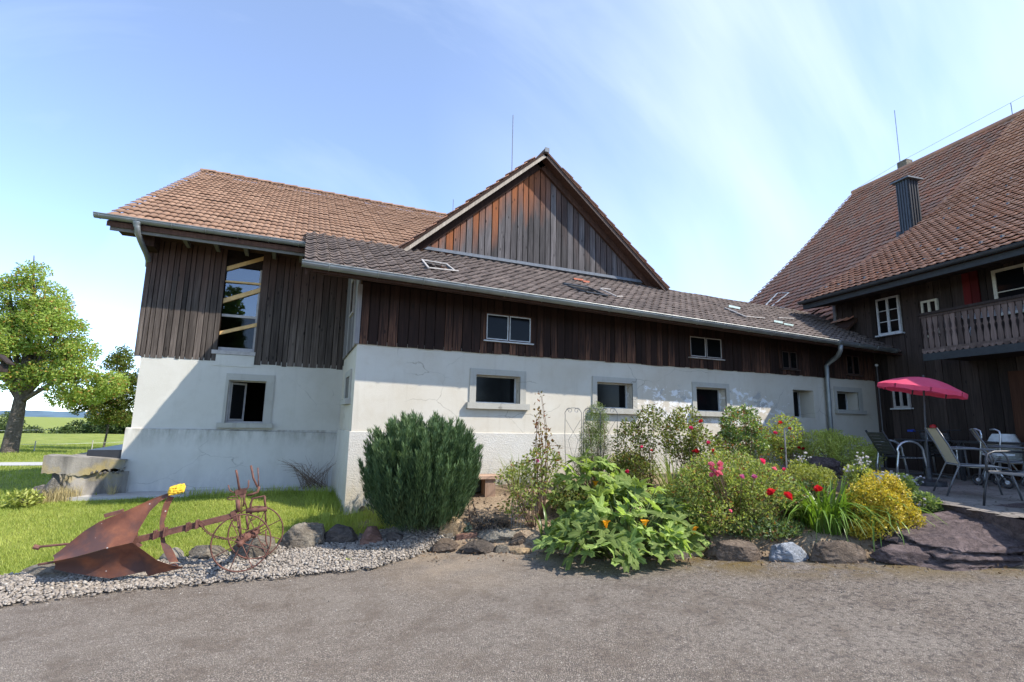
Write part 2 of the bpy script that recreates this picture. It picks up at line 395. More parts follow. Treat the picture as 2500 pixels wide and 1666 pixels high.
M['wood_brown'] = wood('brown_timber', (0.042, 0.022, 0.015), (0.105, 0.052, 0.034), knots=False)
M['wood_bench'] = wood('bench_wood', (0.30, 0.19, 0.13), (0.52, 0.37, 0.27), knots=False)
M['wood_new'] = simple('fresh_timber', (0.62, 0.40, 0.17), 0.7, 0.2)
M['wood_red'] = wood('red_shutter', (0.085, 0.010, 0.010), (0.14, 0.018, 0.016), knots=False)
M['wood_beam'] = simple('dark_green_grey_beam', (0.035, 0.040, 0.042), 0.7, 0.3)
M['wood_door'] = wood('brown_house_door', (0.070, 0.030, 0.018), (0.14, 0.062, 0.034), knots=False)
M['tile_barn'] = tilemat('barn_roof_tile', (0.255, 0.148, 0.095), (0.325, 0.198, 0.130), (0.20, 0.125, 0.086))
M['tile_annex'] = tilemat('annex_roof_tile', (0.120, 0.092, 0.078), (0.190, 0.147, 0.124), (0.085, 0.070, 0.062), (0.24, 0.24, 0.18))
M['tile_house'] = tilemat('house_roof_tile', (0.54, 0.25, 0.145), (0.62, 0.335, 0.215), (0.38, 0.205, 0.14))
M['tile_old'] = tilemat('old_house_roof_tile', (0.48, 0.20, 0.122), (0.46, 0.27, 0.195), (0.27, 0.18, 0.14))
M['tile_green'] = simple('mossy_glass_tile', (0.36, 0.44, 0.38), 0.35, 0.5)
M['tile_red'] = simple('new_red_tile', (0.33, 0.11, 0.065), 0.8, 0.2)
M['zinc'] = simple('zinc_gutter', (0.25, 0.265, 0.26), 0.5, 0.5, 0.6, 0.18, 5)
M['zinc_dark'] = simple('dark_gutter', (0.045, 0.050, 0.052), 0.5, 0.4, 0.3)
M['lead'] = simple('grey_flashing', (0.13, 0.145, 0.165), 0.6, 0.3, 0.3, 0.2)
M['clad'] = simple('dark_chimney_cladding', (0.055, 0.058, 0.064), 0.45, 0.5, 0.6)
M['pole'] = simple('thin_metal', (0.25, 0.25, 0.27), 0.4, 0.5, 0.8)
M['frame_white'] = simple('white_window_paint', (0.52, 0.53, 0.52), 0.5, 0.4)
M['frame_cream'] = simple('cream_window_paint', (0.54, 0.50, 0.39), 0.5, 0.4)
M['frame_grey'] = simple('weathered_window_frame', (0.40, 0.37, 0.34), 0.7, 0.3)
M['frame_dark'] = simple('dark_window_frame', (0.07, 0.05, 0.042), 0.7, 0.3)
M['dark'] = simple('dark_interior', (0.018, 0.016, 0.015), 0.95, 0.05)
M['shadow_wood'] = simple('dark_backing_timber', (0.020, 0.014, 0.011), 0.95, 0.05)
t = NT('dark_window_glass'); M['glass'] = t.fin((0.006, 0.0065, 0.007), 0.08, 0.10)
t = NT('clear_reflecting_glass')
tr = t.n('ShaderNodeBsdfTransparent'); gl = t.n('ShaderNodeBsdfGlossy'); gl.inputs['Roughness'].default_value = 0.015
mxs = t.n('ShaderNodeMixShader'); mxs.inputs[0].default_value = 0.15; tr.inputs['Color'].default_value = (0.93, 0.94, 0.94, 1); gl.inputs['Color'].default_value = (0.92, 0.96, 1.0, 1)
t.l(tr.outputs[0], mxs.inputs[1]); t.l(gl.outputs[0], mxs.inputs[2]); t.l(mxs.outputs[0], t.out.inputs['Surface']); M['glass_clear'] = t.m
# rust
t = NT('rusty_iron'); v = t.coord('Object'); a = t.noise(v, 5, 7, 0.65, 0.4); b = t.noise(v, 45, 5, 0.7); d = t.noise(t.coord('Object', loc=(4, 1, 2)), 3.2, 5)
c = t.mix(t.rng(a, 0.32, 0.66), (0.115, 0.042, 0.028), (0.25, 0.095, 0.050)); c = t.mix(t.rng(d, 0.46, 0.60, 0, 0.85), c, (0.078, 0.046, 0.043)); c = t.mix(t.rng(b, 0.5, 0.8, 0, 0.5), c, (0.10, 0.042, 0.03))
sp = t.voro(t.coord('Object'), 9.0); c = t.mix(t.rng(sp, 0.075, 0.05, 0, 0.8), c, (0.55, 0.53, 0.50)); t.bump(b, 0.25, 0.003); M['rust'] = t.fin(c, 0.62, 0.35, 0.15)
t = NT('rusty_iron_bars'); v = t.coord('Object'); a = t.noise(v, 14, 5, 0.65); c = t.mix(t.rng(a, 0.35, 0.65), (0.085, 0.037, 0.028), (0.185, 0.085, 0.06)); t.bump(a, 0.3, 0.003); M['rust2'] = t.fin(c, 0.7, 0.3, 0.1)
# asphalt
t = NT('asphalt'); v = t.coord(); a = t.noise(v, 0.55, 5, 0.6); s1 = t.voro(v, 100, 'F1', 'Color'); s1s = t.n('ShaderNodeSeparateColor'); t.l(s1, s1s.inputs[0]); d1 = t.voro(v, 100); f2 = t.noise(v, 150, 3, 0.7); md = t.noise(v, 3.0, 7, 0.7)
c = t.mix(t.rng(s1s.outputs[0], 0, 1), (0.265, 0.218, 0.172), (0.42, 0.352, 0.282)); c = t.mix(t.rng(d1, 0.25, 0.62, 0, 0.75), c, (0.050, 0.043, 0.038))
c = t.mix(t.rng(s1s.outputs[1], 0.955, 0.98, 0, 0.7), c, (0.50, 0.45, 0.38)); c = t.mix(t.rng(a, 0.4, 0.7, 0, 0.5), c, (0.27, 0.235, 0.195)); c = t.mix(t.rng(md, 0.48, 0.66, 0, 0.65), c, (0.125, 0.096, 0.072)); st2 = t.noise(t.coord(scale=(0.5, 2.6, 1)), 1.3, 7, 0.72); c = t.mix(t.rng(st2, 0.55, 0.75, 0, 0.55), c, (0.115, 0.088, 0.066)); co = t.math('MULTIPLY', t.rng(t.noise(v, 22, 4, 0.75), 0.50, 0.60), t.rng(t.sep(t.coord())[0], 1.2, 5.0, 0.30, 0.9)); c = t.mix(co, c, (0.075, 0.062, 0.054))
# sandy dust and moss gathered along the edge of the bed
s3 = t.sep(t.coord()); ed = t.math('ADD', t.math('MULTIPLY', s3[0], 0.56), s3[1])   # distance measure along the bed edge
mm = t.noise(v, 1.6, 7, 0.7, 0.5); mossf = t.math('MULTIPLY', t.rng(ed, 6.25, 6.95), t.rng(mm, 0.40, 0.54)); mossf = t.math('MULTIPLY', mossf, t.rng(s3[0], 3.4, 4.4)); c = t.mix(t.math('MULTIPLY', mossf, 0.85), c, (0.15, 0.10, 0.028))
sand = t.math('MULTIPLY', t.math('MULTIPLY', t.rng(s3[1], 4.6, 6.3), t.rng(s3[0], 0.9, 1.6)), t.rng(mm, 0.3, 0.6)); c = t.mix(t.math('MULTIPLY', sand, 0.7), c, (0.40, 0.31, 0.215))
hh = t.math('ADD', t.math('MULTIPLY', t.rng(d1, 0.0, 0.6), -1.0), t.math('MULTIPLY', f2, 0.6)); t.bump(hh, 0.9, 0.008); M['asphalt'] = t.fin(c, 0.9, 0.2)
t = NT('gravel_pebble'); r = t.attr(); c = t.mix(t.rng(r, 0.0, 0.55), (0.17, 0.15, 0.13), (0.31, 0.265, 0.215)); c = t.mix(t.rng(r, 0.72, 1.0), c, (0.43, 0.395, 0.34)); n = t.noise(t.coord(), 90, 3); c = t.mix(t.rng(n, 0.45, 0.8, 0, 0.4), c, (0.20, 0.16, 0.12)); M['pebble'] = t.fin(c, 0.75, 0.3)
t = NT('gravel_base'); v = t.coord(); s1 = t.voro(v, 34, 'F1', 'Color'); s1s = t.n('ShaderNodeSeparateColor'); t.l(s1, s1s.inputs[0]); d1 = t.voro(v, 34)
c = t.mix(s1s.outputs[0], (0.15, 0.135, 0.115), (0.30, 0.265, 0.22)); c = t.mix(t.rng(d1, 0.3, 0.6, 0, 0.7), c, (0.11, 0.095, 0.08)); t.bump(t.math('MULTIPLY', d1, -1.0), 1.0, 0.02); M['gravel'] = t.fin(c, 0.9, 0.2)
t = NT('garden_soil'); v = t.coord(); a = t.noise(v, 2.2, 6, 0.65); b = t.noise(v, 26, 6, 0.7); c = t.mix(t.rng(a, 0.35, 0.65), (0.24, 0.175, 0.115), (0.36, 0.275, 0.19)); c = t.mix(t.rng(b, 0.45, 0.75, 0, 0.7), c, (0.15, 0.105, 0.07)); t.bump(b, 0.8, 0.03); M['soil'] = t.fin(c, 0.95, 0.1)
t = NT('lawn_ground'); v = t.coord(); a = t.noise(v, 1.4, 6, 0.6); b = t.noise(v, 40, 5, 0.7); c = t.mix(t.rng(a, 0.30, 0.70), (0.16, 0.215, 0.036), (0.33, 0.34, 0.085)); c = t.mix(t.rng(b, 0.4, 0.75, 0, 0.6), c, (0.12, 0.155, 0.026)); t.bump(b, 0.9, 0.03); M['lawn'] = t.fin(c, 0.9, 0.1)
M['grass'] = leafmat('grass_blade', (0.19, 0.255, 0.035), (0.40, 0.43, 0.105), 0.4, 0.55)
t = NT('concrete'); v = t.coord(); a = t.noise(v, 2.2, 7, 0.65, 0.3); b = t.noise(v, 40, 5, 0.7); st = t.noise(t.coord(scale=(5, 5, 0.8)), 1.0, 5); c = t.mix(t.rng(a, 0.35, 0.65), (0.20, 0.18, 0.15), (0.31, 0.285, 0.245)); c = t.mix(t.rng(st, 0.45, 0.68, 0, 0.85), c, (0.095, 0.088, 0.078)); yl = t.noise(t.coord(loc=(9, 3, 2)), 2.0, 5); c = t.mix(t.rng(yl, 0.58, 0.68, 0, 0.6), c, (0.36, 0.27, 0.08)); t.bump(b, 0.6, 0.012); M['concrete'] = t.fin(c, 0.92, 0.15)
M['rubble'] = stonemat('broken_concrete', (0.22, 0.20, 0.175), (0.36, 0.335, 0.29), sc=14, bump=1.0)
t = NT('concrete_apron'); v = t.coord(); a = t.noise(v, 1.6, 7, 0.65); b = t.noise(v, 40, 5, 0.7); c = t.mix(t.rng(a, 0.35, 0.65), (0.38, 0.36, 0.33), (0.50, 0.48, 0.45)); c = t.mix(t.rng(b, 0.5, 0.8, 0, 0.5), c, (0.22, 0.20, 0.17)); t.bump(b, 0.5, 0.01); M['apron'] = t.fin(c, 0.92, 0.15)
t = NT('terrace_paving'); v = t.coord(); a = t.noise(v, 1.5, 6, 0.65); s1 = t.voro(v, 6.5, 'DISTANCE_TO_EDGE'); b = t.noise(v, 30, 5, 0.7); c = t.mix(t.rng(a, 0.35, 0.65), (0.20, 0.17, 0.145), (0.29, 0.255, 0.22)); c = t.mix(t.rng(b, 0.45, 0.8, 0, 0.6), c, (0.12, 0.10, 0.082)); c = t.mix(t.rng(s1, 0.05, 0.0, 0, 0.6), c, (0.08, 0.075, 0.05)); t.bump(t.math('ADD', t.rng(s1, 0, 0.08), t.math('MULTIPLY', b, 0.6)), 0.7, 0.02); M['terrace'] = t.fin(c, 0.9, 0.2)
M['road'] = simple('farm_track', (0.42, 0.41, 0.39), 0.9, 0.2)
for nm, a1, a2, a3 in (('rock_grey', (0.14, 0.115, 0.088), (0.275, 0.24, 0.185), (0.42, 0.40, 0.33)), ('rock_dark', (0.075, 0.062, 0.052), (0.15, 0.125, 0.105), (0.26, 0.25, 0.22)),
                       ('rock_brown', (0.105, 0.078, 0.058), (0.20, 0.152, 0.112), (0.26, 0.22, 0.17)), ('rock_tan', (0.30, 0.21, 0.12), (0.46, 0.35, 0.22), (0.55, 0.50, 0.42)),
                       ('rock_white', (0.20, 0.21, 0.225), (0.40, 0.42, 0.44), (0.55, 0.56, 0.57)), ('rock_purple', (0.085, 0.062, 0.058), (0.185, 0.138, 0.128), (0.27, 0.225, 0.21)), ('rock_pale', (0.23, 0.205, 0.165), (0.34, 0.31, 0.255), (0.55, 0.53, 0.48)), ('rock_red', (0.20, 0.105, 0.075), (0.30, 0.175, 0.13), (0.28, 0.22, 0.19))):
    M[nm] = stonemat(nm, a1, a2, a3)
M['bark'] = stonemat('tree_bark', (0.13, 0.105, 0.085), (0.24, 0.20, 0.165), (0.34, 0.33, 0.28), sc=7, bump=1.0)
M['stem'] = simple('green_stem', (0.13, 0.17, 0.05), 0.6)
M['twig'] = simple('brown_twig', (0.15, 0.095, 0.06), 0.8)
M['dry'] = simple('dry_straw', (0.42, 0.34, 0.16), 0.8)
M['leaf_tree'] = leafmat('pear_leaf', (0.16, 0.235, 0.04), (0.36, 0.43, 0.10), 0.42, c3=(0.34, 0.20, 0.05))
M['leaf_hedge'] = leafmat('hedge_leaf', (0.028, 0.052, 0.014), (0.085, 0.125, 0.034), 0.25)
M['leaf_far'] = leafmat('far_tree_leaf', (0.055, 0.085, 0.030), (0.115, 0.155, 0.050), 0.25)
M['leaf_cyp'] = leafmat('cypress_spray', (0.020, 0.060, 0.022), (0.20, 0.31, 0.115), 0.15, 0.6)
M['leaf_squash'] = leafmat('squash_leaf', (0.12, 0.195, 0.034), (0.42, 0.52, 0.17), 0.45, 0.7, 0.15)
M['leaf_rose'] = leafmat('rose_leaf', (0.14, 0.19, 0.04), (0.42, 0.46, 0.14), 0.48, c3=(0.26, 0.13, 0.05))
M['leaf_rose_dark'] = leafmat('dark_rose_leaf', (0.075, 0.125, 0.04), (0.23, 0.30, 0.095), 0.4, 0.35, 0.5, c3=(0.28, 0.12, 0.05))
M['leaf_red'] = leafmat('young_red_leaf', (0.25, 0.075, 0.035), (0.19, 0.17, 0.045), 0.35)
M['leaf_airy'] = leafmat('feathery_leaf', (0.13, 0.19, 0.055), (0.27, 0.33, 0.12), 0.4)
M['leaf_yellow'] = leafmat('golden_spindle_leaf', (0.52, 0.39, 0.030), (0.66, 0.52, 0.085), 0.3, c3=(0.16, 0.19, 0.025))
M['leaf_lime'] = leafmat('yellow_green_leaf', (0.26, 0.30, 0.05), (0.48, 0.50, 0.14), 0.35)
M['leaf_dark'] = leafmat('dark_shrub_leaf', (0.03, 0.062, 0.018), (0.085, 0.145, 0.035), 0.3)
M['blade'] = leafmat('strap_leaf', (0.07, 0.14, 0.018), (0.19, 0.30, 0.04), 0.35, 0.35, 0.5)
M['blade_pale'] = leafmat('pale_grass_leaf', (0.14, 0.19, 0.05), (0.28, 0.32, 0.11), 0.35)
M['black_grass'] = leafmat('black_sedge', (0.010, 0.011, 0.013), (0.045, 0.045, 0.05), 0.05)
M['succulent'] = leafmat('grey_green_leaf', (0.16, 0.23, 0.17), (0.27, 0.34, 0.26), 0.15)
for nm, a1, a2 in (('petal_red', (0.50, 0.010, 0.020), (0.72, 0.030, 0.045)), ('petal_crimson', (0.22, 0.004, 0.010), (0.42, 0.012, 0.022)), ('petal_pink', (0.78, 0.13, 0.26), (0.85, 0.30, 0.42)), ('petal_hot', (0.66, 0.025, 0.145), (0.80, 0.075, 0.23)), ('petal_violet', (0.55, 0.10, 0.33), (0.66, 0.20, 0.45)), ('petal_orange', (0.80, 0.33, 0.015), (0.88, 0.48, 0.03)), ('petal_cream', (0.78, 0.72, 0.42), (0.85, 0.80, 0.55)), ('petal_lilac', (0.58, 0.54, 0.66), (0.74, 0.71, 0.80)), ('petal_dry', (0.30, 0.23, 0.15), (0.42, 0.34, 0.24))):
    M[nm] = leafmat(nm, a1, a2, 0.25, 0.6, 0.2, None, (0.9, 1.1))
M['chair_grey'] = simple('grey_chair_metal', (0.13, 0.13, 0.135), 0.4, 0.5, 0.5)
M['chair_dark'] = simple('dark_chair_metal', (0.045, 0.046, 0.05), 0.45, 0.5, 0.4)
M['chrome'] = simple('silver_tube', (0.60, 0.62, 0.64), 0.32, 0.5, 0.85, 0.08)
M['sling'] = simple('cream_sling_fabric', (0.52, 0.48, 0.38), 0.85, 0.2, 0, 0.08, 60)
M['sling_grey'] = simple('grey_mesh_fabric', (0.16, 0.155, 0.15), 0.85, 0.2, 0, 0.1, 60)
M['white_plastic'] = simple('white_plastic', (0.66, 0.67, 0.66), 0.45, 0.4)
M['table_dark'] = simple('dark_table', (0.030, 0.031, 0.034), 0.35, 0.5)
M['blue'] = simple('blue_plastic', (0.02, 0.06, 0.36), 0.4, 0.5)
M['red'] = simple('red_plastic', (0.50, 0.02, 0.02), 0.4, 0.5)
t = NT('pink_parasol_cloth'); c = t.mix(t.rng(t.noise(t.coord('Object'), 3, 4), 0.3, 0.7), (0.88, 0.095, 0.18), (0.92, 0.14, 0.235)); t.fin(c, 0.7, 0.2); trn = t.n('ShaderNodeBsdfTranslucent'); t.l(c, trn.inputs['Color']); mxs = t.n('ShaderNodeMixShader'); mxs.inputs[0].default_value = 0.35; t.l(t.b.outputs[0], mxs.inputs[1]); t.l(trn.outputs[0], mxs.inputs[2]); t.l(mxs.outputs[0], t.out.inputs['Surface']); M['parasol'] = t.m
M['cloth_yellow'] = simple('yellow_cloth', (0.80, 0.50, 0.045), 0.8, 0.2, 0, 0.15, 30)
M['hill'] = simple('hazy_wooded_hill', (0.10, 0.155, 0.20), 0.95, 0.05, 0, 0.2, 0.01)  # blue of the distance haze put into the hill colour
M['bin_green'] = simple('dark_green_bin', (0.05, 0.075, 0.065), 0.5, 0.4)
M['core_dark'] = simple('dark_core_green', (0.012, 0.022, 0.012), 0.95, 0.05)
t = NT('low_reflect_glass')  # barn glass with its reflection turned down so the lower pane reads dark
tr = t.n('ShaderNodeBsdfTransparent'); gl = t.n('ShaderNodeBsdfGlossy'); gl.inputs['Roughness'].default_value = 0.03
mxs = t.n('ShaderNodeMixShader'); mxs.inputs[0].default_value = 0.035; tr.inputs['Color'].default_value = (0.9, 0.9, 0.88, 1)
t.l(tr.outputs[0], mxs.inputs[1]); t.l(gl.outputs[0], mxs.inputs[2]); t.l(mxs.outputs[0], t.out.inputs['Surface']); M['glass_low_reflect'] = t.m
M['fascia'] = simple('grey_fascia_board', (0.15, 0.14, 0.12), 0.8, 0.2)
M['litter'] = leafmat('dry_leaf_litter', (0.10, 0.06, 0.035), (0.30, 0.19, 0.11), 0.1)
# ------------------------------------------------------------------ ground
def grid_sheet(name, xs, ys, hf, mat, keep=None, kind='structure', smooth=True):
    X, Y = np.meshgrid(xs, ys); Z = hf(X, Y); nx, ny = len(xs), len(ys)
    V = np.stack([X.ravel(), Y.ravel(), Z.ravel()], 1)
    i = np.arange(nx-1)[None, :]+nx*np.arange(ny-1)[:, None]; i = i.ravel()
    F = np.stack([i, i+1, i+nx+1, i+nx], 1)
    if keep is not None:
        C = V[F].mean(1); F = F[keep(C[:, 0], C[:, 1])]
        used = np.unique(F); rm = np.full(len(V), -1); rm[used] = np.arange(len(used)); V = V[used]; F = rm[F]
    return tag(npobj(name, V, F, mat, None, smooth), kind=kind)
def span(*seg):
    return np.unique(np.concatenate([np.linspace(a, b, n) for a, b, n in seg]).round(4))
TB = [(7.15, -1.0), (7.15, 2.75), (7.75, 3.9), (8.4, 5.0), (9.6, 6.4), (11.2, 8.2), (11.2, 12)]     # foot of the terrace
def terr_x(y): return np.interp(y, [p[1] for p in TB], [p[0] for p in TB])
grid_sheet('asphalt', span((-60, -6, 10), (-6, 16, 90), (16, 60, 8)), span((-60, -4, 12), (-4, 8, 60)), lambda x, y: asph(x)+0.006*np.sin(x*1.1+0.4)*np.sin(y*0.9), M['asphalt'], lambda x, y: y < edge(x)+0.35)
grid_sheet('lawn', span((-400, -40, 14), (-40, -6, 30), (-6, 1.3, 74)), span((5.5, 11, 70), (11, 30, 40), (30, 120, 30), (120, 600, 12)), lambda x, y: np.maximum(hz(x, y), -9.0), M['lawn'], lambda x, y: (y > edge(x)-0.12+0.3*((x > -3.2) & (x < 1.9))) & ~((x > -2.2) & (y > 10.2)))
grid_sheet('garden_soil', span((0.75, 11.5, 260)), span((2.0, 8.1, 170)), lambda x, y: hz(x, y)+0.018*np.sin(x*7.1+y*3)*np.sin(y*8.3)+0.004, M['soil'], lambda x, y: (y > edge(x)-0.1) & (x < terr_x(y)+0.9) & (x > 0.95+0.1*np.sin(y*5)) & ((x > 1.85+0.08*np.sin(y*9)) | (y > 6.75+0.1*np.sin(x*7))))
grid_sheet('terrace', span((6.9, 16, 60)), span((-1, 9, 60)), lambda x, y: 0.72+0.008*np.sin(x*3)*np.sin(y*2.6), M['terrace'], lambda x, y: (x > terr_x(y)) & (y > edge(x)+0.45))
sk_ = [(7.15, 2.75), (7.75, 3.9), (8.4, 5.0), (9.6, 6.4), (11.2, 8.2)]; fr_ = [(x_, float(edge(x_))+0.5) for x_ in (16, 12, 10, 9, 8.2, 7.5)]
sk_ = fr_+sk_; mb = MB(); mb.v = [(x_+0.03*math.sin(i_*2), y_, z_) for i_, (x_, y_) in enumerate(sk_) for z_ in (0.15, 0.722)]; mb.f = [(2*i_, 2*i_+2, 2*i_+3, 2*i_+1) for i_ in range(len(sk_)-1)]; tag(mb.build('terrace_edge', M['rock_purple'], None, fix=False), kind='structure')
grid_sheet('ground', span((-700, 900, 12)), span((-300, 1500, 12)), lambda x, y: np.full_like(x, -9.6), M['lawn'])
grid_sheet('gravel_bed', span((-3.4, 2.1, 110)), span((5.6, 7.2, 60)), lambda x, y: np.maximum(asph(x), hz(x, y))+0.022-0.05*np.clip((edge(x)+0.04-y)/0.08, 0, 1)+0.012*np.sin(x*5)*np.sin(y*7), M['gravel'],
           lambda x, y: (y > edge(x)-0.04+0.05*np.sin(x*4.3)) & (y < 6.84+0.1*np.sin(x*2.1)-0.30*np.clip(-x-0.8, 0, 1.9)) & (x < 1.95))
ap = MB(); ap.prism([(-2.9, 9.45), (-1.4, 9.35), (0.2, 9.6), (0.85, 9.3), (0.85, 10.05), (-2.3, 10.05)], lambda u, v, w: (u, v, w), 0.30, 0.445)
tag(ap.build('concrete_apron', M['apron']), kind='structure')
rd = []
for px in (-260, 0, 105, 420): rd += [gnd(px, 1130.5-0.008*px)+np.array([0, 0, 0.02]), gnd(px, 1138.5-0.008*px)+np.array([0, 0, 0.02])]
mb = MB(); mb.add(rd, [(0, 1, 3, 2), (2, 3, 5, 4), (4, 5, 7, 6)]); tag(mb.build('farm_track', M['road']), kind='structure')
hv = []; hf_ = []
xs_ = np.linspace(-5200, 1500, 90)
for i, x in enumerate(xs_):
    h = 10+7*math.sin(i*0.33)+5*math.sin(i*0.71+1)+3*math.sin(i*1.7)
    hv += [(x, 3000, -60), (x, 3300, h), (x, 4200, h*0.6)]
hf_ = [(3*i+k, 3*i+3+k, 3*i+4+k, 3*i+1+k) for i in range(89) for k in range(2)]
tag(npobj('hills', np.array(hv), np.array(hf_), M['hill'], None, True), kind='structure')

# ------------------------------------------------------------------ roof tiles
def tile_shape(w, c, prof, h=0.024, lap=0.05, th=0.016):
    """profile (x 0..1, z) across; the lower end stands proud so every course throws its step"""
    n = len(prof); V = []; 
    for x, z in prof: V.append((x*w, -0.0, z+h))
    for x, z in prof: V.append((x*w, c+lap, z+0.002))
    for x, z in prof: V.append((x*w, 0.004, z+h-th))
    F = [(i, i+1, n+i+1, n+i) for i in range(n-1)]+[(2*n+i, 2*n+i+1, i+1, i) for i in range(n-1)]
    return np.array(V, float), np.array(F)
def lay_tiles(roof, nm, rows, ncol, w, c, prof, mat, to_world, keep=None, h=0.024, most=298, jit=0.006):
    """rows: list of (origin, U, V) in the thing's own frame; the nearest tiles in view are objects, the rest one mesh"""
    V0, F0 = tile_shape(w, c, prof, h); me = npmesh(nm, V0, F0, mat)
    items = []
    for (O, U, Vv) in rows:
        O = np.array(O, float); U = np.array(U, float); Vv = np.array(Vv, float); N = np.cross(U, Vv)
        for k in range(ncol):
            p = O+U*(k*w); pw = np.array(to_world @ Vector(p))
            if keep is not None and not keep(pw+0.5*w*U): continue
            x, y, z = proj(pw)
            vis = z > 0 and -20 < x < 2520 and -20 < y < 1690
            items.append((z if vis else 1e6+z, p, U, Vv, N))
    items.sort(key=lambda q: q[0])
    for i, (z, p, U, Vv, N) in enumerate(items[:most]):
        q = p+N*RNG.uniform(-jit, jit)+Vv*RNG.uniform(-jit, jit)
        Mx = Matrix(((U[0], Vv[0], N[0], q[0]), (U[1], Vv[1], N[1], q[1]), (U[2], Vv[2], N[2], q[2]), (0, 0, 0, 1)))
        shared('tile', me, roof, Mx)
    rest = items[most:]
    if rest:
        P = np.array([r[1] for r in rest]); Us = np.array([r[2] for r in rest]); Vs = np.array([r[3] for r in rest]); Ns = np.array([r[4] for r in rest])
        P = P+Ns*RNG.uniform(-jit, jit, (len(P), 1))+Vs*RNG.uniform(-jit, jit, (len(P), 1))
        VV = P[:, None, :]+V0[None, :, 0, None]*Us[:, None, :]+V0[None, :, 1, None]*Vs[:, None, :]+V0[None, :, 2, None]*Ns[:, None, :]
        FF = F0[None]+np.arange(len(P))[:, None, None]*len(V0)
        tint = np.repeat(RNG.uniform(0, 1, len(P)), len(V0))
        o = bpy.data.objects.new('tile_field', npmesh('tile_field', VV.reshape(-1, 3), FF.reshape(-1, 4), mat, False, tint)); COL.objects.link(o); o.parent = roof
        o['kind'] = 'stuff'
    return len(items)
PROF_S = [(0.0, 0.0), (0.14, -0.010), (0.32, -0.016), (0.5, -0.006), (0.66, 0.014), (0.82, 0.026), (0.94, 0.018), (1.0, 0.002)]
PROF_2 = [(0.0, 0.0), (0.10, 0.012), (0.25, 0.016), (0.40, 0.011), (0.5, -0.004), (0.60, 0.012), (0.75, 0.016), (0.90, 0.011), (1.0, -0.004)]
PROF_F = [(0.0, 0.004), (0.12, -0.008), (0.42, -0.010), (0.62, 0.002), (0.78, 0.022), (0.92, 0.020), (1.0, 0.004)]

def wall_holes(mb, m, u0, u1, v0, v1, holes, depth):
    us = sorted({u0, u1, *[h[0] for h in holes], *[h[1] for h in holes]}); vv = sorted({v0, v1, *[h[2] for h in holes], *[h[3] for h in holes]})
    inh = lambda u, v: any(a < u < b and c < v < d for a, b, c, d in holes)
    for i in range(len(us)-1):
        for j in range(len(vv)-1):
            if inh((us[i]+us[i+1])/2, (vv[j]+vv[j+1])/2): continue
            mb.add([m(us[i], vv[j], 0), m(us[i+1], vv[j], 0), m(us[i+1], vv[j+1], 0), m(us[i], vv[j+1], 0)], [(0, 1, 2, 3)])
    for a, b, c, d in holes:
        mb.add([m(a, c, 0), m(b, c, 0), m(b, d, 0), m(a, d, 0), m(a, c, depth), m(b, c, depth), m(b, d, depth), m(a, d, depth)], [(0, 4, 5, 1), (1, 5, 6, 2), (2, 6, 7, 3), (3, 7, 4, 0)])
def board(name, mat, parent, poly, m, w0, w1):
    return MB().prism(poly, m, w0, w1).build(name, mat, parent)
def ring(mb, m, o, i, w0, w1):
    """rectangular frame between outer (u0,u1,v0,v1) and inner rectangles; stiles run between the rails"""
    for a, b, c, d in ((o[0], o[1], i[3], o[3]), (o[0], o[1], o[2], i[2]), (o[0], i[0], i[2], i[3]), (i[1], o[1], i[2], i[3])):
        if b-a > 1e-4 and d-c > 1e-4: mb.prism([(a, c), (b, c), (b, d), (a, d)], m, w0, w1)
    return mb

# ------------------------------------------------------------------ the barn
WB = 10.0
barn = root('barn', (-0.7, 10.0, 0.42), 'tall barn with pinkish tiled roof, weathered boards, white base and big gable', 'barn')
mB = lambda u, v, w: (u, WB+w, v)
lowO = (*[float(onY(559.7, 925, WB)[0]), float(onY(652, 925, WB)[0])], float(onY(605, 1033, WB)[2]), float(onY(605, 930, WB)[2]))
mb = MB(); wall_holes(mb, mB, -2.30, 0.90, 0.30, 2.62, [lowO], 0.34)
mb.box(-2.30, -2.0, 10.36, 22.6, 0.2, 4.62)                       # flank wall
mb.add([(-2.30, 10.0, 0.3), (-2.30, 10.36, 0.3), (-2.30, 10.36, 2.62), (-2.30, 10.0, 2.62)], [(0, 3, 2, 1)])
mb.box(-2.0, 6, 22.3, 22.6, 0.2, 4.62); mb.add([(-2.30, 10.36, 2.63), (0.9, 10.36, 2.63), (0.9, 10.0, 2.63), (-2.3, 10.0, 2.63)], [(0, 1, 2, 3)])
mb.build('wall', M['plaster_barn'], barn, fix=False)
pl = MB(); q = [(-2.37, 0.30), (0.88, 0.30), (0.88, 1.41), (-2.33, 1.425)]
def mPl(u, v, w): return (u, WB-0.02-0.075*max(0, (1.42-v))-w*0.03*(1 if v > 1.3 else 1), v)
xs_ = np.linspace(-2.36, 0.88, 14)
for i in range(13):
    a, b = xs_[i], xs_[i+1]; zt1, zt2 = 1.422-0.004*i, 1.418-0.004*i
    pl.add([(a, 9.86, 0.30), (b, 9.86, 0.30), (b, 9.955+0.006*math.sin(i), zt2), (a, 9.955+0.006*math.sin(i-1), zt1), (a, 9.999, zt1+0.012), (b, 9.999, zt2+0.012)], [(0, 1, 2, 3), (3, 2, 5, 4)])
pl.add([(-2.36, 9.86, 0.3), (-2.36, 9.955, 1.422), (-2.36, 10.8, 1.422), (-2.42, 10.8, 0.3)], [(0, 3, 2, 1)])
pl.build('plinth', M['plaster_barn'], barn, fix=False)
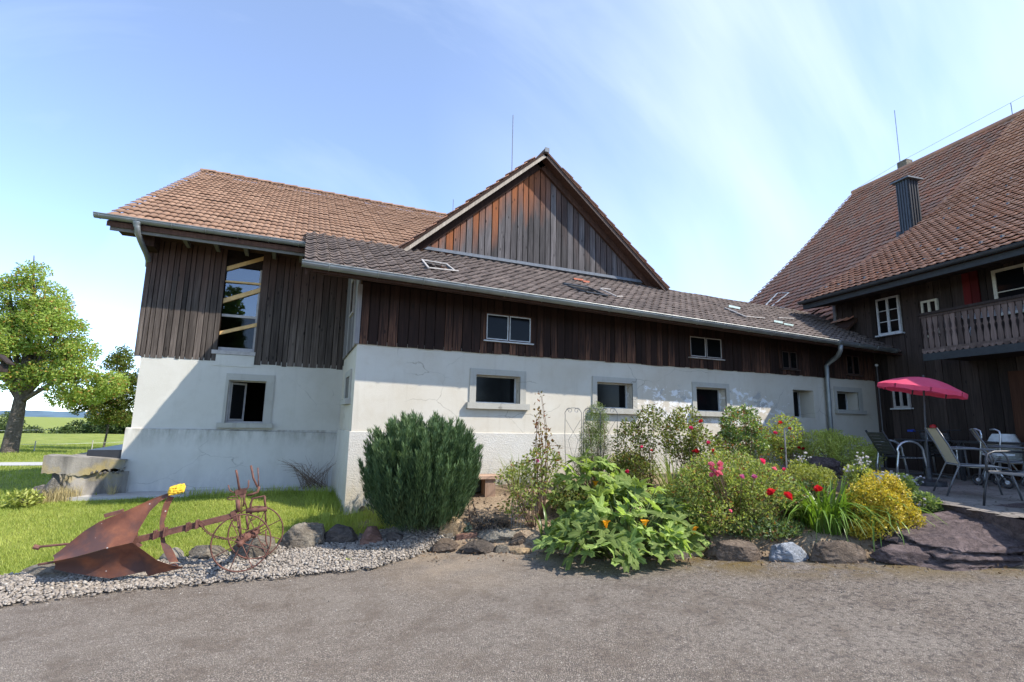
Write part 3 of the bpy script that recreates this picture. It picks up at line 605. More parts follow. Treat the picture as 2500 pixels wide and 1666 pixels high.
# dark loft behind the boards
mb = MB(); mb.box(-2.24, -1.22, 10.03, 10.06, 2.55, 4.7); mb.box(-0.62, 0.9, 10.03, 10.06, 2.55, 4.7); mb.box(-1.24, -0.60, 10.05, 10.08, 4.30, 4.7); mb.build('backing', M['shadow_wood'], barn)
mb = MB(); mb.add([(-2.0, 10.37, 2.61), (0.9, 10.37, 2.61), (0.9, 13.5, 2.61), (-2.0, 13.5, 2.61)], [(0, 1, 2, 3)]); mb.add([(-2.0, 13.5, 2.6), (0.9, 13.5, 2.6), (0.9, 13.5, 6.6), (-2.0, 13.5, 6.6)], [(0, 1, 2, 3)]); mb.add([(0.88, 10.37, 2.6), (0.88, 13.5, 2.6), (0.88, 13.5, 6.6), (0.88, 10.37, 4.7)], [(0, 1, 2, 3)]); mb.build('loft_interior', M['shadow_wood'], barn, fix=False)
bx = -2.37
def run_boards(x0, x1, zb, ztop, parent, mat, wid, m, w0, th=0.026, jit=0.3, name='board', topf=None, zj=0.012, n_alt=0.005, g=0.006):
    x = x0; k = 0
    while x < x1-0.02:
        w = min(wid*(1+random.uniform(-jit, jit)), x1-x)
        if x1-(x+w) < wid*0.45: w = x1-x
        d = w0-(n_alt if k % 2 else 0)-random.uniform(0, 0.004)
        a, b = x+g, x+w-g; zz = zb+random.uniform(-zj, zj)
        ta, tb = (topf(a), topf(b)) if topf else (ztop, ztop)
        if min(ta, tb) > zz+0.02: board(name, mat, parent, [(a, zz), (b, zz), (b, tb), (a, ta)], m, d-th, d)
        x += w; k += 1
run_boards(-2.40, float(onY(527, 880, WB)[0]), 2.585, 4.66, barn, M['wood_barn'], 0.093, mB, 0.022)
run_boards(float(onY(617, 884, WB)[0]), 0.868, 2.555, 4.66, barn, M['wood_barn'], 0.112, mB, 0.022)
# the flank seen edge-on: a corner board
board('corner_board', M['wood_barn'], barn, [(-2.335, 2.60), (-2.305, 2.60), (-2.305, 4.66), (-2.335, 4.66)], mB, 0.03, 0.6)
# big glazed opening
oL, oR = float(onY(540, 760, WB)[0])-0.045, float(onY(625, 760, WB)[0])+0.03
zrail = float(onY(582, 771, WB)[2]); zbot = float(onY(575, 853, WB)[2]); zwt = float(onY(590, 628, WB)[2])
wn_ = MB(); ring(wn_, mB, (oL, oR, zbot-0.03, zwt+0.03), (oL+0.03, oR-0.03, zbot+0.03, zwt), 0.07, 0.11); wn_.box(oL+0.03, oR-0.03, 10.07, 10.11, zrail-0.022, zrail+0.022)
win = wn_.build('window', M['frame_grey'], barn); win['label'] = 'tall glazed barn opening reflecting sky and a dark tree'
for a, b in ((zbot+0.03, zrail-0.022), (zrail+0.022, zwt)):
    MB().add([(oL+0.03, 10.09, a), (oR-0.03, 10.09, a), (oR-0.03, 10.09, b), (oL+0.03, 10.09, b)], [(0, 1, 2, 3)]).build('pane', M['glass_clear' if a > zrail else 'glass_low_reflect'], win, fix=False)
for (x1, y1, x2, y2, wd) in ((549, 658, 641, 633, 0.068), (539, 737, 633, 709.6, 0.075), (530.6, 814, 624.5, 794.8, 0.060), (547, 686.6, 633, 694.3, 0.03)):
    MB().bar(onY(x1-14, y1+4*(y1 > y2)-1*(y1 < y2), 10.062), onY(x2+14, y2-4*(y1 > y2)+1*(y1 < y2), 10.062), 0.035, wd).build('brace', M['wood_new'], barn)
MB().box(oL-0.02, oR+0.02, 9.99, 10.05, 2.5, zbot-0.105).build('plaster_patch', M['plaster_barn'], barn)
MB().box(oL-0.03, oR+0.03, 9.975, 10.05, zbot-0.10, zbot-0.035).build('sill_beam', M['frame_grey'], barn)
# lower window with stone surround and an open casement
def stone_window(parent, m, o, i, s, proud=0.022, sill_out=0.085, deep=0.2, mat='stone_trim', frame='frame_white', glass='glass', casement=True, mull=False):
    w = MB(); ring(w, m, o, i, -proud, 0.015); W = w.build('window', M[mat], parent)
    MB().prism([(s[0], s[2]), (s[1], s[2]), (s[1], s[3]), (s[0], s[3])], m, -sill_out, 0.10).build('sill', M[mat], W)
    if casement:
        f = MB(); g = (i[0]+0.022, i[1]-0.022, i[2]+0.022, i[3]-0.022); ring(f, m, i, g, deep-0.03, deep); 
        if mull: c = (i[0]+i[1])/2; f.prism([(c-0.018, g[2]), (c+0.018, g[2]), (c+0.018, g[3]), (c-0.018, g[3])], m, deep-0.03, deep)
        f.build('frame', M[frame], W)
        p = MB(); p.prism([(i[0]+0.002, i[2]+0.002), (i[1]-0.002, i[2]+0.002), (i[1]-0.002, i[3]-0.002), (i[0]+0.002, i[3]-0.002)], m, deep+0.004, deep+0.012); p.build('pane', M[glass], W)
    return W
bo = (float(onY(548.5, 960, WB)[0]), float(onY(668, 960, WB)[0]), lowO[2], float(onY(605, 914, WB)[2]))
W = stone_window(barn, mB, bo, lowO, (float(onY(529.4, 1038, WB)[0]), float(onY(664.9, 1045, WB)[0]), lowO[2]-0.085, lowO[2]), casement=False)
f = MB(); ring(f, mB, lowO, (lowO[0]+0.025, lowO[1]-0.015, lowO[2]+0.025, lowO[3]-0.02), 0.10, 0.14)
f.build('frame', M['frame_grey'], W)
cs = MB(); x0 = lowO[0]+0.03; hh = lowO[3]-lowO[2]
cv = Vector((0.20, 0.20, 0)); mC = lambda u, v, w: (x0+u*0.74-w*0.67, WB+0.14+u*0.67+w*0.74, v)
ring(cs, mC, (0, 0.31, lowO[2]+0.03, lowO[3]-0.03), (0.03, 0.28, lowO[2]+0.065, lowO[3]-0.065), 0, 0.025); cs.build('casement', M['frame_grey'], W)
MB().prism([(0.03, lowO[2]+0.066), (0.28, lowO[2]+0.066), (0.28, lowO[3]-0.066), (0.03, lowO[3]-0.066)], mC, 0.010, 0.014).build('pane', M['glass'], W)
mb = MB(); mb.add([(x, y, z) for z in (lowO[2]-0.3, lowO[3]+0.3) for x, y in ((lowO[0]-0.6, 10.345), (lowO[1]+0.6, 10.345), (lowO[1]+0.6, 12.2), (lowO[0]-0.6, 12.2))], [(0, 1, 2, 3), (4, 7, 6, 5), (1, 5, 6, 2), (2, 6, 7, 3), (3, 7, 4, 0)]); mb.build('room_interior', M['dark'], barn, fix=False)
# main roof
EB = (-2.86, 9.36, 4.67); RB = (15.98, 8.55); sl_ = math.hypot(RB[0]-EB[1], RB[1]-EB[2]); vB = np.array([0, (RB[0]-EB[1])/sl_, (RB[1]-EB[2])/sl_])
mb = MB(); mb.prism([(9.36, 4.60), (15.98, 8.48), (22.9, 4.42), (22.9, 4.30), (15.98, 8.36), (9.36, 4.52)], lambda u, v, w: (w, u, v), -2.82, 6.2); 
roofB = mb.build('roof', M['wood_brown'], barn); offB = FRAME[barn.name]
rows = [((EB[0]-offB.x, EB[1]-offB.y+vB[1]*r*0.3195, EB[2]-offB.z+vB[2]*r*0.3195), (1, 0, 0), tuple(vB)) for r in range(24)]
lay_tiles(roofB, 'tile', rows, 40, 0.224, 0.3195, PROF_2, M['tile_barn'], Matrix.Translation(offB), lambda P: True if P[0] < 1.9 else P[2] > 5.0+(P[0]-1.9)*0.62, h=0.03)
k = 0
while k < 22:                                                     # ridge caps
    x = -2.86+k*0.36; c_ = MB(); 
    pr = [(0.11*math.cos(a), 0.075*math.sin(a)) for a in np.linspace(0, math.pi, 7)]
    c_.add([(x, 15.98+a, 8.53+b) for a, b in pr]+[(x+0.39, 15.98+a*1.12, 8.545+b*1.12) for a, b in pr], [(i, i+1, 8+i, 7+i) for i in range(6)]+[tuple(range(6, -1, -1)), tuple(range(7, 14))])
    c_.build('ridge_tile', M['tile_barn'], roofB); k += 1
# eaves: gutter, fascia, rafter ends, downpipe
def gutter(mb, a, b, r=0.062, n=9):
    a = Vector(a); b = Vector(b); d = (b-a).normalized(); sd = d.cross(Vector((0, 0, 1))).normalized(); u = sd.cross(d)
    pr = [(math.cos(t_)*r, math.sin(t_)*r) for t_ in np.linspace(math.pi, 2*math.pi, n)]
    pr = pr+[(p[0]*0.9, p[1]*0.9) for p in reversed(pr)]
    P = [p+sd*x+u*y for p in (a, b) for x, y in pr]; N = len(pr)
    mb.add(P, [(i, (i+1) % N, N+(i+1) % N, N+i) for i in range(N)]+[tuple(range(N)), tuple(range(2*N-1, N-1, -1))])
    front = sd if sd.y < 0 or sd.x < -0.5 else -sd
    mb.tube([a+front*r+u*0.004, b+front*r+u*0.004], 0.009, 6)
    return mb
gb = gutter(MB(), (-2.97, 9.31, 4.665), (0.10, 9.31, 4.68)).build('gutter', M['zinc'], barn)
for i in range(7):
    x = -2.90+i*0.47; MB().tube([Vector((x, 9.31+0.066*math.cos(a), 4.668+0.066*math.sin(a))) for a in np.linspace(math.pi, 2*math.pi, 8)], 0.006, 4).build('bracket', M['zinc'], gb)
MB().box(-2.78, 0.15, 9.39, 9.415, 4.47, 4.60).build('fascia', M['fascia'], barn)
MB().box(-2.78, 0.9, 9.42, 10.0, 4.585, 4.605).build('soffit', M['wood_brown'], barn)
for i in range(7):
    x = -2.27+i*0.45; MB().box(x-0.03, x+0.03, 9.55, 10.02, 4.515, 4.58).build('rafter_end', M['fascia' if i else 'wood_brown'], barn)
MB().box(-2.44, -2.24, 9.62, 10.3, 4.36, 4.52).build('wall_plate', M['wood_brown'], barn)
dp = [onY(335, 540, 9.31), onY(335.5, 556, 9.31), onY(336.5, 570, 9.36), onY(343, 588, 9.45), onY(358, 622, 9.86), onY(362, 636, 10.0), onY(361, 650, 10.12)]
MB().tube(dp, 0.042, 10).build('downpipe', M['zinc'], barn, smooth=True)
MB().lathe([(0.042, -0.07), (0.05, -0.03), (0.066, 0.0), (0.066, 0.012)], tuple(onY(335, 545, 9.31)), 12).build('pipe_funnel', M['zinc'], barn, smooth=True)
# cross gable
GX, GA, GZ = 4.96, 7.62, 5.12
def gtop(x): return GA-(GX-x)*0.895 if x < GX else GA-(x-GX)*0.836
run_boards(2.17, 7.94, 5.10, 9, barn, M['wood_gable'], 0.150, mB, 0.0, th=0.022, jit=0.12, name='gable_board', topf=lambda x: gtop(x)-0.01, zj=0.0, n_alt=0.006, g=0.010)
MB().prism([(2.05, 5.0), (8.05, 5.0), (GX, GA-0.02)], mB, 0.03, 0.06).build('gable_backing', M['shadow_wood'], barn)
AP = (4.95, 7.785); VL = (1.83, 5.00); VR = (8.32, 5.00)
for sgn, V_, outer in ((-1, VL, 'wood_pale'), (1, VR, 'wood_bal')):
    dx, dz = AP[0]-V_[0], AP[1]-V_[1]; L = math.hypot(dx, dz); ux, uz = dx/L, dz/L; nx_, nz_ = (-uz, ux) if sgn < 0 else (uz, -ux)
    nx_, nz_ = (-abs(uz), abs(ux)) if sgn < 0 else (abs(uz), abs(ux))
    def strip(d0, d1, y0, y1, nm, mt, e0=0.0, e1=0.0):
        P = [(V_[0]-ux*e0+nx_*d0, V_[1]-uz*e0+nz_*d0), (AP[0]+ux*e1+nx_*d0, AP[1]+uz*e1+nz_*d0), (AP[0]+ux*e1+nx_*d1, AP[1]+uz*e1+nz_*d1), (V_[0]-ux*e0+nx_*d1, V_[1]-uz*e0+nz_*d1)]
        return MB().prism(P, lambda u, v, w: (u, w, v), y0, y1).build(nm, M[mt], barn)
    strip(-0.085, -0.012, 9.645, 9.665, 'verge_board', outer, 0.05)
    strip(-0.05, -0.03, 9.667, 10.03, 'verge_soffit', 'wood_brown')
    strip(-0.20, -0.055, 9.90, 9.965, 'rake_beam', 'wood_brown')
    rf = strip(-0.010, 0.03, 9.62, 15.0, 'gable_roof', 'wood_brown', 0.08, 0.0)
    n_c = int(L/0.30)
    pr = []
    U_ = np.array([0, -1.0, 0]) if sgn < 0 else np.array([0, 1.0, 0]); Vv = np.array([ux, 0, uz])
    for r in range(n_c-1 if sgn > 0 else n_c):
        o_ = np.array([V_[0]-ux*0.08, 9.60+(1.0 if sgn < 0 else 0), V_[1]-uz*0.08])+np.array([nx_, 0, nz_])*0.035+Vv*r*0.30-np.array(offB); pr.append((o_, U_, Vv))
    lay_tiles(rf, 'tile', pr, 5, 0.2, 0.30, PROF_F, M['tile_house'], Matrix.Translation(offB), None, h=0.035, most=60)
MB().tube([(AP[0], 9.60, 7.82), (AP[0], 15, 7.82)], 0.065, 10).build('ridge_cap', M['tile_annex'], barn, smooth=True)
MB().box(AP[0]-0.055, AP[0]+0.055, 9.585, 9.598, 7.775, 7.88).build('ridge_end_cap', M['lead'], barn)
MB().box(1.95, 8.1, 9.93, 9.975, 5.135, 5.20).build('flashing', M['lead'], barn)
p = onX(1250, 408, GX); MB().tube([(GX, p[1], 7.9), (GX, p[1], float(onX(1250, 285, GX)[2]))], 0.012, 6).build('lightning_rod', M['pole'], barn)
p = onY(1106, 512, 15.98); MB().tube([(p[0], 15.98, 8.5), (p[0], 15.98, float(onY(1106, 487, 15.98)[2]))], 0.012, 6).build('lightning_rod', M['pole'], barn)

# ------------------------------------------------------------------ the low stable wing
WA = 8.0
annex = root('stable_wing', (6.5, 8.0, 0.5), 'long low stable wing with brown pantile roof, dark board band and white plaster wall', 'stable')
mA = lambda u, v, w: (u, WA+w, v)
def rectA(a, b): 
    P, Q = onY(*a, WA), onY(*b, WA); return (float(P[0]), float(Q[0]), float(Q[2]), float(P[2]))
LOW = [dict(o=((1147.6, 899), (1282.5, 988)), i=((1162.5, 914.5), (1268.6, 987)), s=((1137.7, 986.5), (1288.5, 1003))),
       dict(o=((1445, 918.5), (1555, 1000)), i=((1456.5, 932.5), (1544.4, 999)), s=((1440.6, 998.7), (1563.3, 1011))),
       dict(o=((1688.3, 932.5), (1781.5, 1007)), i=((1698.3, 945), (1773.8, 1006.5)), s=((1685, 1007), (1793.7, 1018)))]
holes = []
for d in LOW:
    o = rectA(*d['o']); i = rectA(*d['i']); s_ = rectA(*d['s']); zb = i[2]
    d['R'] = ((o[0], o[1], zb, o[3]), (i[0], i[1], zb, i[3]), (s_[0], s_[1], zb-0.10, zb)); holes.append(d['R'][1])
i4 = rectA((1935.4, 951.5), (1990.3, 1021)); holes.append(i4)
i5 = rectA((2041.2, 955.5), (2098, 1003)); holes.append(i5); o5 = (i5[0]-0.09, i5[1]+0.13, i5[2], i5[3]+0.11)
mb = MB(); wall_holes(mb, mA, 0.88, 13.47, 1.455, 2.84, holes, 0.42)
mb.add([(0.88, 8, 1.455), (0.88, 8, 2.84), (0.88, 10, 2.84), (0.88, 10, 1.455)], [(0, 1, 2, 3)])
mb.build('wall', M['plaster'], annex, fix=False)
pb = MB(); pb.add([(0.855, 7.972, 0.1), (13.47, 7.972, 0.1), (13.47, 7.972, 1.45), (0.855, 7.972, 1.45), (0.855, 7.999, 1.457), (13.47, 7.999, 1.457), (0.80, 8.0, 0.1), (0.76, 10, 0.1), (0.855, 10, 1.45), (0.88, 10, 1.457)], [(0, 1, 2, 3), (3, 2, 5, 4), (0, 3, 8, 7), (3, 4, 9, 8)])
pb.build('plinth', M['roughcast'], annex, fix=False)
for k, d in enumerate(LOW): stone_window(annex, mA, *d['R'], mull=False)
w4 = ring(MB(), mA, (i4[0]+0.002, i4[1]-0.002, i4[2]+0.002, i4[3]-0.002), (i4[0]+0.02, i4[1]-0.025, i4[2]+0.03, i4[3]-0.02), 0.36, 0.39); W4 = w4.build('window', M['frame_white'], annex); W4['label'] = 'narrow window set deep in a plain plastered opening'
MB().prism([(i4[0]+0.003, i4[2]+0.003), (i4[1]-0.003, i4[2]+0.003), (i4[1]-0.003, i4[3]-0.003), (i4[0]+0.003, i4[3]-0.003)], mA, 0.392, 0.40).build('pane', M['glass'], W4)
stone_window(annex, mA, o5, i5, (o5[0]-0.02, o5[1]+0.02, i5[2]-0.09, i5[2]), mull=True, deep=0.3)
# siding
MB().box(0.90, 13.45, 8.002, 8.03, 2.75, 3.9).build('siding_backing', M['shadow_wood'], annex)
UP = [(rectA((1184, 764), (1295, 841)), 'frame_white'), (rectA((1678.7, 819), (1760.6, 879.4)), 'frame_grey'), (rectA((1903, 855.6), (1944.8, 904.3)), 'frame_dark'), (rectA((2060, 866), (2097, 918)), 'frame_dark')]
x = 0.885; k = 0
while x < 13.4:
    w = 0.135*(1+random.uniform(-0.25, 0.25)); zb = 2.775+0.0045*(x)+random.uniform(-0.008, 0.008); d0 = -0.004-(0.005 if k % 2 else 0)-random.uniform(0, 0.004)
    a, b = x+0.006, min(x+w-0.006, 13.44); top = 3.78-0.016*x
    cut = [u[0] for u in UP if a < u[0][1]-0.01 and b > u[0][0]+0.01]
    if cut:
        u = cut[0]
        if u[2] > zb+0.03: board('board', M['wood_annex'], annex, [(a, zb), (b, zb), (b, u[2]+0.01), (a, u[2]+0.01)], mA, d0-0.022, d0)
        if u[3] < top-0.05: board('board', M['wood_annex'], annex, [(a, u[3]-0.01), (b, u[3]-0.01), (b, top), (a, top)], mA, d0-0.022, d0)
        if a < u[0]-0.01: board('board', M['wood_annex'], annex, [(a, u[2]+0.012), (u[0], u[2]+0.012), (u[0], u[3]-0.012), (a, u[3]-0.012)], mA, d0-0.022, d0)
        if b > u[1]+0.01: board('board', M['wood_annex'], annex, [(u[1], u[2]+0.012), (b, u[2]+0.012), (b, u[3]-0.012), (u[1], u[3]-0.012)], mA, d0-0.022, d0)
    else: board('board', M['wood_annex'], annex, [(a, zb), (b, zb), (b, top), (a, top)], mA, d0-0.022, d0)
    x += w; k += 1
for o, fm in UP:
    W_ = ring(MB(), mA, o, (o[0]+0.022, o[1]-0.022, o[2]+0.022, o[3]-0.022), -0.05, -0.006).build('window', M['wood_annex' if fm != 'frame_white' else 'wood_brown'], annex)
    c = (o[0]+o[1])/2; a, b = o[0]+0.0225, o[1]-0.0225; z0, z1 = o[2]+0.0225, o[3]-0.0225
    for l, r in ((a, c-0.012), (c+0.012, b)):
        ring(MB(), mA, (l, r, z0, z1), (l+0.016, r-0.016, z0+0.016, z1-0.016), -0.045, -0.02).build('frame', M[fm], W_)
        MB().prism([(l+0.0155, z0+0.0155), (r-0.0155, z0+0.0155), (r-0.0155, z1-0.0155), (l+0.0155, z1-0.0155)], mA, -0.033, -0.027).build('pane', M['glass'], W_)
    MB().prism([(c-0.0115, z0), (c+0.0115, z0), (c+0.0115, z1), (c-0.0115, z1)], mA, -0.046, -0.01).build('mullion', M['wood_brown'], W_)
    MB().prism([(o[0]-0.03, o[2]-0.02), (o[1]+0.03, o[2]-0.02), (o[1]+0.03, o[2]-0.001), (o[0]-0.03, o[2]-0.001)], mA, -0.085, -0.01).build('sill', M[fm], W_)
# the wing's end wall towards the barn
mE = lambda u, v, w: (0.875+w, u, v)
def endtop(y): return 3.72+0.49*(y-7.3)
x = 8.0
while x < 9.95:
    w = 0.15*(1+random.uniform(-0.2, 0.2)); b = min(x+w, 9.96); board('board', M['wood_side'], annex, [(x+0.003, 2.77-0.02*(x-8)), (b-0.003, 2.77-0.02*(b-8)), (b-0.003, endtop(b)-0.08), (x+0.003, endtop(x)-0.08)], mE, -0.024-random.uniform(0, 0.008), 0); x += w
ew = [onX(853, 700, 0.86), onX(862, 700, 0.86)]
y0, y1 = 8.45, 8.95; zb_, zt_ = float(onX(855, 782, 0.86)[2]), float(onX(857, 705, 0.86)[2])
W_ = ring(MB(), mE, (y0, y1, zb_, zt_), (y0+0.03, y1-0.03, zb_+0.03, zt_-0.03), -0.06, -0.026).build('window', M['frame_grey'], annex)
MB().prism([(y0+0.03, zb_+0.03), (y1-0.03, zb_+0.03), (y1-0.03, zt_-0.03), (y0+0.03, zt_-0.03)], mE, -0.05, -0.04).build('pane', M['glass'], W_)
z0_, z1_ = float(onX(846, 975, 0.86)[2]), float(onX(848, 908, 0.86)[2]); mE2 = lambda u, v, w: (0.879+w, u, v)
W_ = ring(MB(), mE2, (8.42, 9.25, z0_, z1_), (8.55, 9.12, z0_, z1_-0.10), -0.025, 0.0).build('window', M['stone_trim'], annex)
MB().prism([(8.55, z0_), (9.12, z0_), (9.12, z1_-0.10), (8.55, z1_-0.10)], mE2, -0.012, -0.004).build('pane', M['glass'], W_)
MB().prism([(8.36, z0_-0.09), (9.30, z0_-0.09), (9.30, z0_), (8.36, z0_)], mE2, -0.08, 0.0).build('sill', M['stone_trim'], W_)
# roof of the wing
def eaveA(x): return np.array([x, 7.26, 3.725-0.0186*x])
def topA(x): return np.array([x, 10.0, 5.13-0.0075*x])
HO = np.array([13.45, 8.0, 0.0]); HD = np.array([math.sin(HROT), math.cos(HROT), 0]); HN = np.array([math.cos(HROT), -math.sin(HROT), 0])
def za_prof(s): return np.interp(s, [-1.5, -0.15, 2.6, 5.5, 8.9], [3.35, 4.42, 6.6, 9.2, 12.5])
def keepA(P):
    s = (P-HO) @ HN; tt = (P-HO) @ HD
    return s < -0.02 if tt < 0.98 else P[2] > za_prof(s)-0.08
mb = MB(); e0, e1, t0_, t1_ = eaveA(0.08), eaveA(13.34), topA(0.08), topA(13.75); dn = np.array([0, 0, -0.05])
mb.add([e0-(0, 0, .03), e1-(0, 0, .03), t1_-(0, 0, .03), t0_-(0, 0, .03), e0+dn-(0, 0, .04), e1+dn-(0, 0, .04), t1_+dn-(0, 0, .06), t0_+dn-(0, 0, .06)], [(0, 1, 2, 3), (4, 7, 6, 5), (0, 4, 5, 1), (0, 3, 7, 4), (1, 5, 6, 2)])
mb.add([t0_-(0, 0, .03), t1_-(0, 0, .03), (13.75, 13.5, 3.2), (8.2, 13.5, 3.2)], [(0, 1, 2, 3)])
roofA = mb.build('roof', M['wood_brown'], annex, fix=False); offA = FRAME[annex.name]
rows = []
NR = 14
for r in range(NR):
    f = r/NR; a = eaveA(0.03)*(1-f)+topA(0.03)*f; b = eaveA(13.4)*(1-f)+topA(13.4)*f; U = (b-a)/np.linalg.norm(b-a)
    a2 = eaveA(0.03)*(1-f-1/NR)+topA(0.03)*(f+1/NR); Vv = a2-a; c_len = np.linalg.norm(Vv); Vv = Vv/c_len
    rows.append((a-np.array(offA), U, Vv))
lay_tiles(roofA, 'tile', rows, 77, 0.178, c_len, PROF_S, M['tile_annex'], Matrix.Translation(offA), keepA, h=0.028)
MB().prism([(7.27, 3.69), (10.0, 5.09), (10.0, 4.97), (7.27, 3.58)], lambda u, v, w: (w, u, v), 0.05, 0.075).build('verge_board', M['wood_brown'], annex)
ga = gutter(MB(), (0.0, 7.20, 3.735), (13.0, 7.20, 3.735-0.0186*13.0), 0.072).build('gutter', M['zinc'], annex)
for i in range(20):
    x = 0.35+i*0.66; MB().tube([Vector((x, 7.20+0.077*math.cos(a), 3.737-0.0186*x+0.077*math.sin(a))) for a in np.linspace(math.pi, 2*math.pi, 8)], 0.007, 4).build('bracket', M['zinc'], ga)
mb = MB(); mb.add([(0.2, 7.29, 3.62), (13.2, 7.29, 3.38), (13.2, 7.29, 3.50), (0.2, 7.29, 3.72), (0.2, 7.315, 3.62), (13.2, 7.315, 3.38)], [(0, 1, 2, 3), (0, 4, 5, 1)]); mb.build('fascia', M['wood_brown'], annex, fix=False)
mb = MB(); mb.add([(0.12, 7.318, 3.615), (13.2, 7.318, 3.375), (13.3, 8.0, 3.61), (0.12, 8.0, 3.80)], [(0, 1, 2, 3)]); mb.build('soffit', M['wood_brown'], annex, fix=False)
MB().box(0.83, 0.90, 7.965, 8.05, 2.78, 3.72).build('corner_post', M['wood_side'], annex)
dpp = [onY(2052, 842, 7.2), onY(2052, 856, 7.22), onY(2046, 869, 7.32), onY(2024, 886, 7.86), onY(2018, 894, 7.90), onY(2021, 940, 7.91), onY(2026, 1010, 7.91)]
dpp.append((dpp[-1][0], 7.91, 0.6)); MB().tube(dpp, 0.05, 10).build('downpipe', M['zinc'], annex, smooth=True)
# skylights and snow guards lying on the tiles
def onRoofA(px, py, up=0.05):
    P = onY(px, py, 8.6)
    for _ in range(12):
        f = (P[1]-7.26)/2.74; x = P[0]; z = (3.725-0.0186*x)*(1-f)+(5.13-0.0075*x)*f+up
        d = ray(px, py); e = np.array([0, -0.505, 1.0]); p0 = np.array([x, P[1], z]); P = CAM+d*(((p0-CAM) @ e)/(d @ e))
    return P
def bars_on_roof(segs, nm, mt, lab, w=0.035, up=0.06):
    o = None
    r0 = MB()
    for a, b in segs: r0.bar(onRoofA(*a, up), onRoofA(*b, up), w, 0.02)
    o = r0.build(nm, M[mt], annex)
    return o
sk = bars_on_roof([((1030, 634), (1047, 655)), ((1031, 635), (1092, 645)), ((1047, 654), (1119, 662)), ((1091, 646), (1109, 660))], 'skylight', 'frame_grey', '', 0.028)
q = [onRoofA(*p, 0.045) for p in ((1048, 653), (1113, 661), (1091, 648), (1036, 638))]; MB().add(q, [(0, 1, 2, 3)]).build('pane', M['glass'], sk, fix=False)
sk = bars_on_roof([((1375, 693), (1430, 713)), ((1376, 692), (1437, 702)), ((1430, 713), (1482, 722)), ((1437, 702), (1484, 723))], 'skylight', 'clad', '', 0.05)
q = [onRoofA(*p, 0.055) for p in ((1380, 694), (1432, 713), (1478, 721), (1436, 703))]; MB().add(q, [(0, 1, 2, 3)]).build('pane', M['glass'], sk, fix=False)
bars_on_roof([((1465, 705), (1505, 724)), ((1505, 724), (1519, 724)), ((1467, 704), (1490, 707))], 'snow_guard', 'frame_grey', '', 0.03)
bars_on_roof([((1770, 752), (1822, 774)), ((1822, 773), (1866, 777)), ((1780, 755), (1800, 762))], 'snow_guard', 'frame_grey', '', 0.035)
bars_on_roof([((1900, 776), (1938, 778))], 'snow_guard', 'frame_grey', '', 0.03)
def patch(quad, nm, mt):
    q = [onRoofA(*p, 0.048) for p in quad]; MB().prism([(0, 0), (1, 0), (1, 1), (0, 1)], lambda u, v, w: tuple(q[0]*(1-u)*(1-v)+q[1]*u*(1-v)+q[2]*u*v+q[3]*(1-u)*v+np.array([0, 0, w])), 0, 0.012).build(nm, M[mt], annex)
for qd in ([(1780, 746), (1808, 752), (1806, 756), (1779, 750)], [(1890, 783), (1912, 787), (1911, 791), (1890, 787)], [(1915, 790), (1938, 794), (1936, 797), (1914, 793)]): patch(qd, 'glass_tile', 'tile_green')
for qd in ([(1400, 680), (1424, 683), (1424, 686), (1402, 683)], [(1424, 686), (1440, 688), (1438, 691), (1424, 689)]): patch(qd, 'red_tile', 'tile_red')
# ------------------------------------------------------------------ the farmhouse (own frame: x = s into the house, y = t along the eaves, z up)
house = root('farmhouse', tuple(HO), 'dark timber farmhouse with big red tiled roof, chimney and carved balcony', 'house', None, -HROT, True)
HM = Matrix.Translation(Vector(HO)) @ Matrix.Rotation(-HROT, 4, 'Z')
def hst(px, py, s):
    p0 = HO+HN*s; d = ray(px, py); P = CAM+d*(((p0-CAM) @ HN)/(d @ HN)); return float((P-HO) @ HD), float(P[2])
mH = lambda u, v, w: (w, u, v)           # u = t, v = z, w = s
mb = MB(); mb.box(0.03, 0.10, -7.4, 0.94, 0.3, 5.3); mb.box(0.1, 15, -7.4, -7.2, 0.3, 5.0); mb.box(0.3, 15, 0.94, 1.1, 0.3, 4.6); mb.box(0.3, 15, 7.2, 7.3, 0.3, 4.5); mb.box(14.8, 15, -7.4, 7.3, 0.3, 6)
for t_ in (7.2, -7.38): mb.prism([(0.3, 4.4), (8.9, 12.2), (14.9, 6.0), (14.9, 4.4)], lambda u, v, w: (u, w, v), t_, t_+0.08)
mb.build('wall', M['shadow_wood'], house)
ht = lambda a, b, s=0.0: (hst(*b, s)[0], hst(*a, s)[0], hst(*b, s)[1], hst(*a, s)[1])   # pixel tl, br -> t0,t1,z0,z1 (t grows away)
x = -7.2; k = 0
while x < 0.92:
    w = 0.17*(1+random.uniform(-0.2, 0.2)); b = min(x+w, 0.93)
    board('board', M['wood_house'], house, [(x+0.004, 0.55), (b-0.004, 0.55), (b-0.004, 5.25), (x+0.004, 5.25)], mH, -0.012*(k % 2)-random.uniform(0, 0.006), 0.028); x += w; k += 1
MB().box(-0.05, 0.03, 0.90, 0.985, 3.6, 5.2).build('corner_post', M['wood_side'], house)
